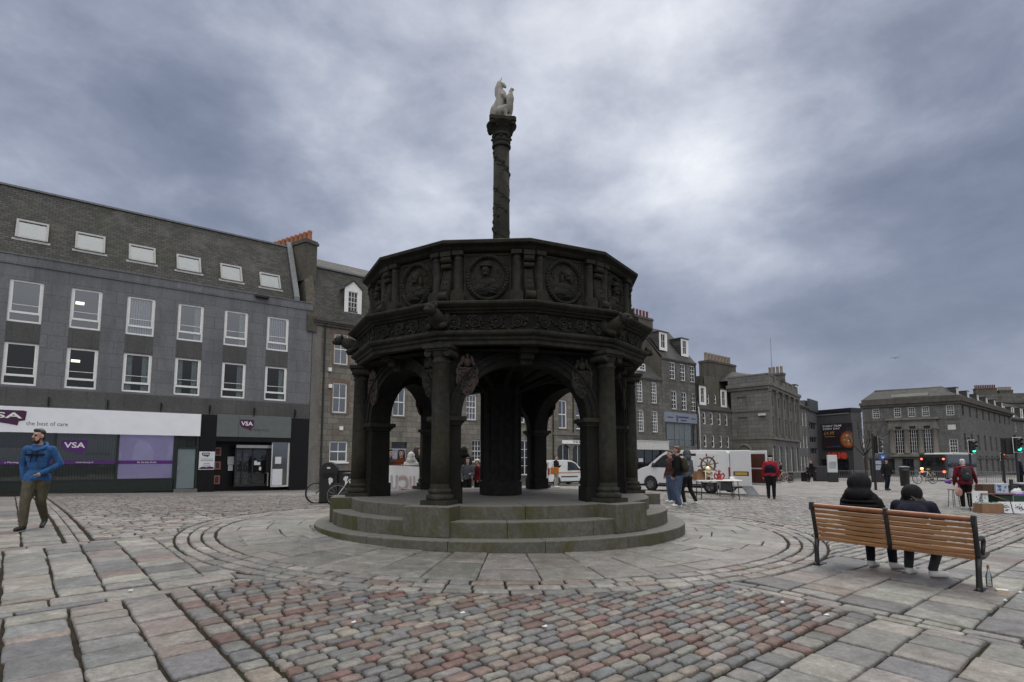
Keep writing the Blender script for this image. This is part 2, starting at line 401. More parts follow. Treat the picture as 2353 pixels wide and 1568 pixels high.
k = mixc(nt, k, mixc(nt, k, (0.50, 0.36, 0.31), 1.0, 'MULTIPLY'), ramp(nt, noise(nt, co, 0.42, 4, .6, .3), 0.50, 0.68, (0, 0, 0), (.30, .30, .30)))
k = mixc(nt, k, ramp(nt, noise(nt, co, 3.0, 6, .7, .6), 0.32, 0.62, (0.74, 0.73, 0.70), (1.12, 1.12, 1.12)), 1.0, 'MULTIPLY')
vo = _n(nt, 'ShaderNodeTexVoronoi'); vo.inputs['Scale'].default_value = 1.9; nt.links.new(co, vo.inputs['Vector'])
k = mixc(nt, k, (0.32, 0.32, 0.30), ramp(nt, vo.outputs['Distance'], 0.014, 0.03, (.5, .5, .5), (0, 0, 0)))
nt.links.new(k, bs.inputs['Base Color'])
hn = _n(nt, 'ShaderNodeMath', operation='ADD'); nt.links.new(noise(nt, co, 45, 6, 0.7), hn.inputs[0]); nt.links.new(noise(nt, co, 9, 4, 0.6), hn.inputs[1])
bumpn(nt, bs, hn.outputs[0], 0.8, 0.016)
PAL_SLAB = [((0.218, 0.216, 0.208), 5), ((0.177, 0.181, 0.184), 4), ((0.250, 0.244, 0.228), 4), ((0.198, 0.176, 0.163), 1.6), ((0.142, 0.144, 0.151), 2), ((0.180, 0.147, 0.136), .8)]
PAL_SETT = [((0.198, 0.194, 0.183), 4), ((0.143, 0.150, 0.153), 4), ((0.163, 0.119, 0.106), 3), ((0.141, 0.086, 0.076), 2.4), ((0.215, 0.193, 0.171), 2), ((0.121, 0.124, 0.129), 3)]
PAL_GREY = [((0.244, 0.239, 0.230), 5), ((0.198, 0.198, 0.197), 4), ((0.277, 0.268, 0.253), 3), ((0.218, 0.185, 0.169), 2)]
PAL_RING = [((0.226, 0.222, 0.210), 4), ((0.198, 0.194, 0.185), 4), ((0.250, 0.242, 0.229), 2)]
def pick(pal):
    t = random.random() * sum(w for _, w in pal)
    for c_, w in pal:
        t -= w
        if t <= 0: break
    k = random.uniform(0.86, 1.14)
    return tuple(min(0.6, max(0.02, x * k * random.uniform(0.97, 1.03))) for x in c_)
class Stones:
    def __init__(s): s.q = []
    def add(s, corners, gap, h, pal, rnd=0.25, near=True): s.q.append((corners, gap, h, pick(pal), rnd, near))
    def build(s, name):
        mb = MB(); cols = []
        # heights for every corner in one go
        P_ = np.array([c for q in s.q for c in q[0]]); Z_ = gza(P_[:, 0], P_[:, 1]).reshape(-1, 4)
        for (cs, gap, h, colr, rnd, near), zc in zip(s.q, Z_):
            c0 = sum(p[0] for p in cs) / 4; c1 = sum(p[1] for p in cs) / 4
            dz = random.uniform(-0.006, 0.006) if near else 0.0
            tx, ty = random.uniform(-.012, .012), random.uniform(-.012, .012)
            if near:
                ring = []
                for i in range(4):
                    p, z, pa, pb = cs[i], zc[i], cs[i - 1], cs[(i + 1) % 4]
                    for (o, t) in ((pa, rnd), (pb, rnd)):
                        L_ = math.hypot(o[0] - p[0], o[1] - p[1]); t_ = min(0.26, (0.010 + 0.05 * rnd * random.uniform(.6, 1.4)) / max(L_, 1e-3))
                        zo = zc[(i - 1) % 4] if o is pa else zc[(i + 1) % 4]
                        ring.append((p[0] + (o[0] - p[0]) * t_, p[1] + (o[1] - p[1]) * t_, z + (zo - z) * t_))
                    for f_ in (.36, .64):
                        w_ = random.uniform(-.005, .005)
                        ring.append((p[0] + (pb[0] - p[0]) * f_ + w_, p[1] + (pb[1] - p[1]) * f_ + w_, z + (zc[(i + 1) % 4] - z) * f_))
                n = len(ring); zm = sum(zc) / 4
                ax_ = (cs[1][0] + cs[2][0] - cs[0][0] - cs[3][0], cs[1][1] + cs[2][1] - cs[0][1] - cs[3][1]); la = max(1e-4, math.hypot(*ax_)); ax_ = (ax_[0] / la, ax_[1] / la); bx_ = (-ax_[1], ax_[0])
                hx = max(abs((p[0] - c0) * ax_[0] + (p[1] - c1) * ax_[1]) for p in ring); hy = max(abs((p[0] - c0) * bx_[0] + (p[1] - c1) * bx_[1]) for p in ring)
                hx = max(hx, .03); hy = max(hy, .03); sz = min(hx, hy)
                vs = []
                for (inset, hz) in ((gap * 0.5 - 0.003, -0.045), (gap * 0.5 + 0.003, h * 0.25), (gap * 0.5 + min(0.008, sz * .2), h * 0.72), (gap * 0.5 + min(0.024, sz * .4), h)):
                    kx = max(.1, 1 - inset / hx); ky = max(.1, 1 - inset / hy)
                    for p in ring:
                        u = ((p[0] - c0) * ax_[0] + (p[1] - c1) * ax_[1]) * kx; v = ((p[0] - c0) * bx_[0] + (p[1] - c1) * bx_[1]) * ky
                        x = c0 + ax_[0] * u + bx_[0] * v; y = c1 + ax_[1] * u + bx_[1] * v
                        vs.append((x, y, zm + (p[2] - zm) * (kx + ky) / 2 + hz + dz + (x - c0) * tx + (y - c1) * ty + (random.uniform(-.003, .003) if hz > 0 else 0)))
                vs.append((c0, c1, zm + h * (1.03 if rnd > .2 else 1.0) + dz))
                fs = []
                for r in range(3):
                    for i in range(n):
                        j = (i + 1) % n; fs.append((r * n + i, r * n + j, (r + 1) * n + j, (r + 1) * n + i))
                for i in range(n): fs.append((3 * n + i, 3 * n + (i + 1) % n, 4 * n))
                mb.add(vs, fs, 0, True)
            else:
                vs = []
                for (inset, hz) in ((gap * 0.5, -0.03), (gap * 0.5 + 0.012, h)):
                    for p, z in zip(cs, zc):
                        L_ = math.hypot(p[0] - c0, p[1] - c1); k = max(0.1, 1 - inset * 1.3 / max(L_, 1e-3))
                        vs.append((c0 + (p[0] - c0) * k, c1 + (p[1] - c1) * k, z + hz + dz))
                mb.add(vs, [(4, 5, 6, 7), (0, 1, 5, 4), (1, 2, 6, 5), (2, 3, 7, 6), (3, 0, 4, 7)], 0, False)
            cols += [(*colr, 1)] * len(vs)
        mb.col = cols
        o = mb.build(name, MT['pave']); tag(o, kind='structure'); return o
def inview(x, y, mpx=950):
    if y < 1.8: return False
    p = proj(x, y, 0); return -mpx < p[0] < 2353 + mpx and p[1] < 2500
RO = RR + 0.62
def ok(x, y): return inview(x, y) and math.hypot(x - RX, y - RY) > RO + 0.02 and y < FARY
SLAB = Stones(); SETT = Stones(); RING = Stones()
def jit(p, j): return (p[0] + random.uniform(-j, j), p[1] + random.uniform(-j, j))
def fill(st, a0, a1, b0, b1, along, wid, lmin, lmax, gap, h, pal, j=0.008, rnd=0.25, wjit=0.0):
    """rows of stones inside the plan rectangle; along='a': rows run along E1"""
    lo, hi = (b0, b1) if along == 'a' else (a0, a1)
    u0, u1 = (a0, a1) if along == 'a' else (b0, b1)
    n = max(1, round((hi - lo) / wid)); cuts = [lo + (hi - lo) * i / n for i in range(n + 1)]
    for i in range(1, n): cuts[i] += random.uniform(-wjit, wjit) * wid
    for r in range(n):
        t = u0 - random.uniform(0, lmax) * 0.0
        first = True
        while t < u1 - 0.02:
            L_ = random.uniform(lmin, lmax)
            if first: L_ *= random.uniform(0.35, 1.0); first = False
            t2 = min(u1, t + L_)
            if u1 - t2 < lmin * 0.4: t2 = u1
            q = [(t, cuts[r]), (t2, cuts[r]), (t2, cuts[r + 1]), (t, cuts[r + 1])]
            if along != 'a': q = [(b_, a_) for (a_, b_) in q][::-1]
            m_ = ab2xy(sum(p[0] for p in q) / 4, sum(p[1] for p in q) / 4)
            cs = [ab2xy(*p) for p in q]; rs = [math.hypot(p[0] - RX, p[1] - RY) for p in cs]
            if inview(*m_) and m_[1] < FARY and max(rs) > RO + .09:
                cs = [jit(p, j) if r_ > RO + .02 else (RX + (p[0] - RX) * (RO + .012) / r_, RY + (p[1] - RY) * (RO + .012) / r_) for p, r_ in zip(cs, rs)]
                ar = abs(sum(cs[i][0] * cs[(i + 1) % 4][1] - cs[(i + 1) % 4][0] * cs[i][1] for i in range(4))) / 2
                if ar > .004: st.add(cs, gap, h, pal, rnd, m_[1] < 13.5)
            t = t2
# near panel of setts and its border
fill(SETT, 1.66, 6.62, 2.46, 7.50, 'a', 0.126, 0.16, 0.28, 0.018, 0.024, PAL_SETT, 0.010, 0.26, 0.11)
fill(SETT, 1.42, 1.64, 2.2, 7.52, 'b', 0.2, 0.16, 0.30, 0.022, 0.02, PAL_SETT, 0.01, 0.3)
fill(SETT, 1.66, 6.7, 2.20, 2.44, 'a', 0.2, 0.16, 0.28, 0.022, 0.02, PAL_SETT, 0.01, 0.3)
# slabs left of it
fill(SLAB, -9.0, 1.405, -3.0, 7.48, 'b', 0.445, 0.2, 0.56, 0.024, 0.018, PAL_SLAB, 0.014, 0.15, 0.07)
fill(SLAB, -9.0, 6.62, 7.52, 7.66, 'a', 0.13, 0.3, 0.9, 0.016, 0.014, PAL_SLAB, 0.006, 0.1)
fill(SLAB, -9.0, 6.62, 7.68, 8.00, 'a', 0.3, 0.6, 1.2, 0.018, 0.014, PAL_SLAB, 0.008, 0.06)
fill(SLAB, -9.0, 8.5, 8.03, 11.55, 'b', 0.47, 0.22, 0.6, 0.023, 0.018, PAL_SLAB, 0.013, 0.15, 0.07)
fill(SLAB, -9.0, 8.5, 11.57, 11.80, 'a', 0.22, 0.5, 1.1, 0.018, 0.014, PAL_SLAB, 0.008, 0.06)
fill(SLAB, -9.0, 0.72, 11.84, 30, 'b', 0.5, 0.3, 0.7, 0.026, 0.014, PAL_SLAB, 0.010, 0.08)
fill(SETT, 0.76, 1.08, 11.84, 30, 'b', 0.15, 0.25, 0.5, 0.02, 0.014, PAL_GREY, 0.006, 0.2)
fill(SETT, 1.12, 34, 11.84, 40, 'a', 0.155, 0.22, 0.42, 0.030, 0.02, PAL_GREY * 2 + PAL_SETT[2:3] + PAL_SETT[5:], 0.010, 0.4)
# right hand side
fill(SLAB, 1.42, 6.62, -6.0, 2.192, 'a', 0.43, 0.3, 0.68, 0.024, 0.018, PAL_SLAB, 0.013, 0.15, 0.05)
fill(SLAB, 6.64, 6.78, -12, 9.0, 'b', 0.13, 0.3, 0.7, 0.018, 0.014, PAL_SLAB, 0.006, 0.1)
fill(SLAB, 6.80, 6.95, -12, 9.0, 'b', 0.13, 0.25, 0.6, 0.018, 0.014, PAL_SLAB, 0.006, 0.1)
fill(SLAB, 6.98, 9.9, -14, 9.0, 'a', 0.58, 0.34, 0.8, 0.025, 0.018, PAL_SLAB, 0.013, 0.15, 0.05)
fill(SLAB, 9.93, 34, -22, 2.42, 'a', 0.5, 0.3, 0.75, 0.024, 0.014, PAL_SLAB, 0.008, 0.08, 0.05)
fill(SETT, 9.93, 34, 2.45, 2.95, 'a', 0.165, 0.25, 0.5, 0.02, 0.014, PAL_GREY, 0.006, 0.2)
fill(SETT, 9.93, 34, 2.98, 11.8, 'a', 0.155, 0.26, 0.5, 0.030, 0.02, PAL_GREY, 0.012, 0.3)
# ring round the cross: radial slabs, then three rows of setts
def ringfill(st, r0, r1, L0, L1, gap, h, pal, j=0.005, rnd=0.1):
    t = random.uniform(0, 0.3); end = t + 2 * PI
    while t < end - 0.01:
        da = random.uniform(L0, L1) / ((r0 + r1) / 2); t2 = min(end, t + da)
        if end - t2 < 0.4 * L0 / r1: t2 = end
        cs = []
        for (r, a) in ((r0, t), (r0, t2), (r1, t2), (r1, t)):
            cs.append(jit((RX + r * math.sin(a), RY - r * math.cos(a)), j))
        x = sum(c_[0] for c_ in cs) / 4; y = sum(c_[1] for c_ in cs) / 4
        if inview(x, y): st.add(cs, gap, h, pal, rnd, y < 16)
        t = t2
t = 0.1; end = t + 2 * PI
while t < end - .005:       # wedge courses running out from the step, cross joints staggered
    t2 = min(end, t + random.uniform(.42, .78) / 4.7)
    if end - t2 < .06: t2 = end
    r0 = 3.45; first = True
    while r0 < RR - .01:
        r1 = min(RR, r0 + random.uniform(.5, 1.15) * (random.uniform(.4, 1) if first else 1)); first = False
        if RR - r1 < .28: r1 = RR
        cs = [jit((RX + r * math.sin(a), RY - r * math.cos(a)), .006) for (r, a) in ((r0, t), (r0, t2), (r1, t2), (r1, t))]
        x = sum(c_[0] for c_ in cs) / 4; y = sum(c_[1] for c_ in cs) / 4
        if inview(x, y): RING.add(cs, .016, .012, PAL_RING, .1, y < 15)
        r0 = r1
    t = t2
for i in range(3):
    ringfill(SETT, RR + 0.02 + i * 0.2, RR + 0.215 + i * 0.2, 0.24, 0.42, 0.026, 0.018, PAL_GREY, 0.006, 0.25)
SLAB.build('slab_paving'); SETT.build('sett_paving'); RING.build('ring_paving')
# ------------------------------------------------------------------ the market cross
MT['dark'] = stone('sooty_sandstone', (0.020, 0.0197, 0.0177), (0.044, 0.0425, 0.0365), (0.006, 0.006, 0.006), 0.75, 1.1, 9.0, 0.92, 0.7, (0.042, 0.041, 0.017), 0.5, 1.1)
MT['black'] = stone('sooty_shaded_sandstone', (0.008, 0.008, 0.008), (0.019, 0.0185, 0.017), (0.004, 0.004, 0.004), 0.7, 1.2, 8.0, 0.92, 0.7, (0.024, 0.023, 0.012), 0.25, 1.3)  # sooty stone set darker still: shade under the arches put into the colour
MT['step'] = stone('step_granite', (0.092, 0.090, 0.074), (0.145, 0.141, 0.122), (0.050, 0.046, 0.030), 0.6, 0.9, 18.0, 0.85, 0.5, (0.058, 0.056, 0.010), 0.95, 1.0)
MT['shield'] = stone('pink_carved_stone', (0.048, 0.036, 0.034), (0.085, 0.064, 0.058), (0.018, 0.016, 0.015), 0.5, 3, 18, 0.9, 0.6)
MT['marble'] = stone('weathered_marble', (0.24, 0.23, 0.205), (0.38, 0.365, 0.34), (0.10, 0.08, 0.045), 0.75, 3.0, 12, 0.6, 0.5)
MT['column'] = stone('column_sandstone', (0.024, 0.024, 0.0215), (0.048, 0.047, 0.040), (0.007, 0.007, 0.007), 0.7, 1.5, 10.0, 0.92, 0.7, (0.048, 0.046, 0.018), 0.45, 1.3)
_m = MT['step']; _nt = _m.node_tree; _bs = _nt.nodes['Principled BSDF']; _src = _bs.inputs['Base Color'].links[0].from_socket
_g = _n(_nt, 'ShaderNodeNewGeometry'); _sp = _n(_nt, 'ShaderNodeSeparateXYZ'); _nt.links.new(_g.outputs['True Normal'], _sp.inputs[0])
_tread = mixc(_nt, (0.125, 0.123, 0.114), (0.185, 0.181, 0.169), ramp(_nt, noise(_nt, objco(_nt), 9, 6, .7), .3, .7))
_nt.links.new(mixc(_nt, _src, _tread, ramp(_nt, _sp.outputs['Z'], .55, .85)), _bs.inputs['Base Color'])     # moss holds on the upright faces; treads coloured paler, as lit from above
cross = thing('market_cross', 'large blackened stone market cross with arches, carved parapet and tall central column', 'market cross', (CX, CY, 0))
A0 = R_(-19.0)
def pol(r, a): return (r * math.sin(a), -r * math.cos(a))
def part(mb, name, mats, parent=cross, bevel=0, rz=None, loc=None):
    return mb.build(name, mats, parent, loc, rz, bevel)
# steps: blocks with fine joints, rounded nosing
def ringblocks(rin, rout, z0, z1, n, a_off, gap=0.010):
    mb = MB()
    for i in range(n):
        a = a_off + 2 * PI * i / n; b = a_off + 2 * PI * (i + 1) / n - gap / rout
        mb.lathe([(rin, z0), (rout, z0), (rout, z1 - 0.02), (rout - 0.006, z1 - 0.006), (rout - 0.02, z1), (rin, z1)], 8, 0, a, b, False)
    return mb
part(ringblocks(2.6, 3.76, -0.12, 0.325, 16, .2), 'step', MT['step'])
part(ringblocks(2.6, 3.43, 0.325, 0.575, 15, .05), 'step', MT['step'])
mb = ringblocks(2.2, 3.08, 0.575, 0.795, 14, .15)
mb.lathe([(0.0, 0.79), (2.2, 0.79)], 48)
part(mb, 'platform', MT['step'])
def hexv(k): return A0 + k * PI / 3
RH = 2.86
proto = None
for k in range(6):
    a = hexv(k)
    if k == 0:
        mb = MB(); mb.box(-0.41, 0.41, -3.46, -2.55, 0.327, 0.80)
        pb = part(mb, 'plinth_block', MT['step'], bevel=0.012, rz=a)
        # column: base, shaft, capital
        mb = MB(); cy = -2.95
        mb.cone((0, cy, 1.06), (0, cy, 1.14), 0.160, 0.160, 24); 
        mb.lathe([(0.0, 1.14), (0.158, 1.14), (0.156, 1.6), (0.151, 2.4), (0.138, 3.16), (0.158, 3.17), (0.158, 3.20), (0.14, 3.21), (0.138, 3.26), (0, 3.26)], 28, 0, c=(0, cy))
        cs = part(mb, 'column', MT['column'], rz=a)
        mb = MB(); mb.box(-.24, .24, cy - .24, cy + .24, .80, .875)
        mb.lathe([(0, .875), (0.215, .875), (.23, .90), (.23, .935), (.215, .96), (.18, .97), (.18, .99), (.196, 1.0), (.20, 1.02), (.19, 1.045), (.165, 1.06), (0, 1.06)], 28, c=(0, cy))
        cb = part(mb, 'base', MT['column'], cs)
        mb = MB()
        mb.lathe([(0, 3.26), (.142, 3.26), (.18, 3.33), (.185, 3.36), (0, 3.36)], 24, c=(0, cy))
        for sx in (-1, 1):
            for dy in (-.16, .16):
                pts = []
                for q in range(22):
                    t = q / 21 * 2.6 * 2 * PI / 1.6; rr = 0.075 * (1 - q / 26)
                    pts.append((sx * (.185) + sx * rr * math.cos(t + PI / 2) * 1, cy + dy, 3.325 + rr * math.sin(t + PI / 2)))
                mb.tube(pts, .016, 5)
            mb.cone((sx * .185, cy - .17, 3.325), (sx * .185, cy + .17, 3.325), .06, .06, 12)
        mb.box(-.25, .25, cy - .23, cy + .23, 3.395, 3.46); mb.box(-.22, .22, cy - .2, cy + .2, 3.36, 3.395)
        cc = part(mb, 'capital', MT['column'], cs, 0.01)
        # V-plan pier behind the column, with impost
        L_ = 0.31; t_ = 0.42
        def pier_poly(g):
            v0 = Vector(pol(RH + g * 1.15, 0)); 
            dl = (Vector(pol(RH, -PI / 3)) - Vector(pol(RH, 0))).normalized(); dr = (Vector(pol(RH, PI / 3)) - Vector(pol(RH, 0))).normalized()
            nl = Vector((dl.y, -dl.x)) * -1; nr = Vector((-dr.y, dr.x)) * -1
            nl = Vector(pol(1, -PI / 6)); nr = Vector(pol(1, PI / 6))
            Lq = L_ + g
            pl = Vector(pol(RH, 0)) + dl * Lq + nl * g; pr = Vector(pol(RH, 0)) + dr * Lq + nr * g
            pli = pl - nl * (t_ + 2 * g); pri = pr - nr * (t_ + 2 * g)
            vi = Vector(pol(RH - (t_ + g) / math.cos(PI / 6), 0))
            return [tuple(p) for p in (pl, v0, pr, pri, vi, pli)]
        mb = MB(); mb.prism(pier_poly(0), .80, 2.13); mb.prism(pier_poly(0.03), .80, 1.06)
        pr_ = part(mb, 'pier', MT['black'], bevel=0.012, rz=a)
        mb = MB(); mb.prism(pier_poly(.02), 2.13, 2.165); mb.prism(pier_poly(.045), 2.165, 2.20); mb.prism(pier_poly(.085), 2.20, 2.275)
        im = part(mb, 'impost', MT['dark'], pr_, 0.012)
        protos = (pb, cs, pr_)
    else:
        for p in protos:
            c_ = copy_tree(p, cross); c_.rotation_euler = (0, 0, a)
# arches
def arch_panel():
    """wall of one face above the springing, local: x along face, face plane y=-apothem"""
    ap = RH * math.cos(PI / 6); half = RH / 2; inn = t_ = 0.42; ri = half - 0.31; z0, z1 = 2.275, 3.47
    rise = 0.97; n = 20
    arc = [(-ri * math.cos(PI * i / n), z0 + rise * math.sin(PI * i / n)) for i in range(n + 1)]
    mb = MB()
    hi_ = half - inn * math.tan(PI / 6)
    # front and back faces as strips from arc to top
    top = [(-half + 2 * half * i / n, z1) for i in range(n + 1)]
    topb = [(-hi_ + 2 * hi_ * i / n, z1) for i in range(n + 1)]
    yf, yb = -ap, -ap + inn
    vs = [(x, yf, z) for x, z in arc] + [(x, yf, z) for x, z in top] + [(x, yb, z) for x, z in arc] + [(x, yb, z) for x, z in topb]
    N = n + 1; fs = []
    for i in range(n):
        fs.append((i, i + 1, N + i + 1, N + i)); fs.append((2 * N + i, 3 * N + i, 3 * N + i + 1, 2 * N + i + 1))
        fs.append((i, 2 * N + i, 2 * N + i + 1, i + 1)); fs.append((N + i, N + i + 1, 3 * N + i + 1, 3 * N + i))
    o = len(vs)
    vs += [(-half, yf, z0), (half, yf, z0), (-hi_, yb, z0), (hi_, yb, z0)]
    fs += [(o, 0, N), (n, o + 1, N + n), (2 * N, o + 2, 3 * N), (o + 3, 2 * N + n, 3 * N + n), (o, o + 2, 2 * N, 0), (n, 2 * N + n, o + 3, o + 1)]
    mb.add(vs, fs)
    # voussoir mouldings standing proud of the wall
    for (ra, rb, yo) in ((0.0, 0.10, .025), (.10, .19, .05), (.19, .225, .075)):
        vs = []; fs = []
        for i in range(25):
            t = PI * i / 24; c_, s_ = math.cos(t), math.sin(t)
            for rr, yy in ((ra, yf + .002), (ra, yf - yo), (rb, yf - yo), (rb, yf + .002)):
                vs.append((-(ri + rr) * c_, yy, z0 + (rise + rr) * s_))
        for i in range(24):
            for q in range(3): fs.append((i * 4 + q, i * 4 + q + 1, i * 4 + 5 + q, i * 4 + 4 + q))
        mb.add(vs, fs)
    return mb
def shield(px, mi_=0):
    mb = MB(); y = -RH * math.cos(PI / 6) - 0.012; z = 2.98
    out = [(-.15, .14), (-.17, .02), (-.16, -.16), (-.10, -.29), (0, -.36), (.10, -.29), (.16, -.16), (.17, .02), (.15, .14)]
    mb.ext([(px + a_, z + b_) for a_, b_ in out][::-1], y - .028, y + .02)
    r = random.Random(int(px * 100) + 5)
    for i in range(46):
        a_ = r.uniform(-.14, .14); b_ = r.uniform(-.30, .13)
        if abs(a_) > .17 * (1 - max(0, -b_ - .1) / .3): continue
        mb.ball((px + a_, y - .032, z + b_), (r.uniform(.014, .034), .020, r.uniform(.014, .034)), 7, 5)
    # helm and mantling above
    mb.ball((px, y - .03, z + .23), (.065, .05, .08), 10, 8); mb.ball((px, y - .03, z + .345), (.035, .035, .05), 8, 6)
    for sx in (-1, 1):
        pts = [(px + sx * (.05 + .02 * q), y - .028, z + .32 - .035 * q + .03 * math.sin(q * 1.7)) for q in range(7)]
        mb.tube(pts, [.035, .04, .035, .032, .03, .024, .015], 6)
        pts = [(px + sx * .17, y - .028, z + .12 - .06 * q) for q in range(6)]
        mb.tube([(p[0] + sx * .012 * math.sin(i * 2.2), p[1], p[2]) for i, p in enumerate(pts)], [.02, .026, .022, .026, .02, .012], 6)
    return mb
for k in range(6):
    a = hexv(k) + PI / 6
    if k == 0:
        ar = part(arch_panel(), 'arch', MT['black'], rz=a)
        s1 = part(shield(-1.03), 'shield', MT['shield'], ar); s1['label'] = 'pinkish carved coat of arms with helm'
        s2 = part(shield(1.03), 'shield', MT['dark'], ar)
        mb = MB(); y = -RH * math.cos(PI / 6)
        mb.ext([(-.10, 3.20), (-.13, 3.46), (.13, 3.46), (.10, 3.20)], y - .10, y + .02); mb.ext([(-.16, 3.38), (-.16, 3.46), (.16, 3.46), (.16, 3.38)], y - .36, y + .02)
        mb.ext([(-.12, 3.28), (-.12, 3.38), (.12, 3.38), (.12, 3.28)], y - .22, y + .01)
        part(mb, 'keystone', MT['dark'], ar, 0.01)
    else:
        c_ = copy_tree(ar, cross); c_.rotation_euler = (0, 0, a)
# ceiling with ribs, central pier
mb = MB(); mb.lathe([(0, 3.40), (2.9, 3.40)], 24)
for k in range(12):
    a = A0 + k * PI / 6; pts = [(*pol(.40 + q * .25, a), 3.02 + .36 * math.sin(min(1, q / 5) * PI / 2)) for q in range(10)]
    mb.tube(pts, .05, 6)
part(mb, 'vault', MT['black'])
mb = MB(); mb.lathe([(0, .80), (.455, .80), (.455, 1.06), (.42, 1.09), (.40, 1.12), (.40, 2.95), (.43, 2.98), (.48, 3.04), (.50, 3.39), (0, 3.39)], 8, 0, A0 + PI / 8, A0 + PI / 8 + 2 * PI, False)
for k in range(8):
    a = A0 + k * PI / 4 + PI / 8; mb.cone((*pol(.39, a), 1.1), (*pol(.39, a), 2.96), .055, .055, 8)
part(mb, 'central_pier', MT['black'], bevel=0.012)
# entablature on twelve sides
def l12(prof): 
    mb = MB(); mb.lathe(prof, 12, 0, A0, A0 + 2 * PI, False); return mb
part(l12([(2.3, 3.46), (3.02, 3.46), (3.05, 3.47), (3.05, 3.54), (3.09, 3.55), (3.09, 3.60), (3.15, 3.62), (3.17, 3.65), (3.17, 3.69), (3.0, 3.70), (2.3, 3.70)]), 'architrave', MT['dark'], bevel=.006)
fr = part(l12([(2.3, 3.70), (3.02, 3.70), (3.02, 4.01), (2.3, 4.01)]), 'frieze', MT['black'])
part(l12([(2.3, 4.01), (3.06, 4.01), (3.07, 4.04), (3.13, 4.055), (3.13, 4.08), (3.20, 4.10), (3.245, 4.13), (3.25, 4.165), (3.22, 4.18), (3.10, 4.215), (2.3, 4.215)]), 'cornice', MT['dark'], bevel=.006)
# carved foliage of the frieze
rr = random.Random(3); ap = 3.02 * math.cos(PI / 12)
for k in range(12):
    mb = MB(); M = rot('Z', A0 + PI / 12 + k * PI / 6)
    half = 3.02 * math.sin(PI / 12) - .06
    n_s = 4
    for q in range(n_s):
        x0 = -half + (q + .5) * 2 * half / n_s; sg = 1 if q % 2 else -1
        pts = []
        for i in range(26):
            t = i / 25 * 2.1 * 2 * PI; r = .115 * (1 - i / 34)
            pts.append((x0 + r * math.cos(t) * sg, -ap - .012, 3.855 + r * math.sin(t)))
        mb.tube(pts, [.022 - .0004 * i for i in range(26)], 5, 0, M)
        mb.ball((x0, -ap - .015, 3.855), (.03, .03, .03), 7, 5, 0, M)
        for i in range(7):
            t = rr.uniform(0, 2 * PI); r = rr.uniform(.10, .15)
            mb.ball((x0 + r * 1.1 * math.cos(t), -ap - .008, 3.855 + .9 * r * math.sin(t)), (rr.uniform(.02, .045), .025, rr.uniform(.015, .035)), 6, 4, 0, M @ tr(0, 0, 0))
    for i in range(9):
        mb.ball((rr.uniform(-half, half), -ap - .006, 3.855 + rr.choice((-1, 1)) * rr.uniform(.08, .125)), (rr.uniform(.03, .06), .024, .02), 6, 4, 0, M)
    part(mb, 'carving', MT['dark'], fr)
# gargoyles on the six corners
gp = None
for k in range(6):
    a = hexv(k)
    if gp is None:
        mb = MB()
        mb.tube([(0, -2.9, 3.80), (0, -3.08, 3.86), (0, -3.22, 3.93), (0, -3.34, 3.98)], [.16, .15, .12, .10], 10)
        mb.ball((0, -3.40, 4.0), (.095, .12, .10), 12, 8); mb.ball((0, -3.49, 3.965), (.065, .075, .05), 10, 7); mb.ball((0, -3.48, 3.925), (.045, .06, .02), 8, 5)
        for sx in (-1, 1):
            mb.ball((sx * .085, -3.36, 4.07), (.03, .03, .045), 7, 5); mb.ball((sx * .045, -3.49, 4.025), .022, 7, 5)
            mb.tube([(sx * .12, -3.05, 3.82), (sx * .13, -3.18, 3.77), (sx * .11, -3.26, 3.74)], [.06, .05, .035], 7)
            mb.ball((sx * .13, -3.0, 3.9), (.07, .12, .12), 8, 6)
        gp = part(mb, 'gargoyle', MT['dark'], rz=a)
    else:
        c_ = gp.copy(); COL.objects.link(c_); c_.parent = cross; c_.rotation_euler = (0, 0, a)
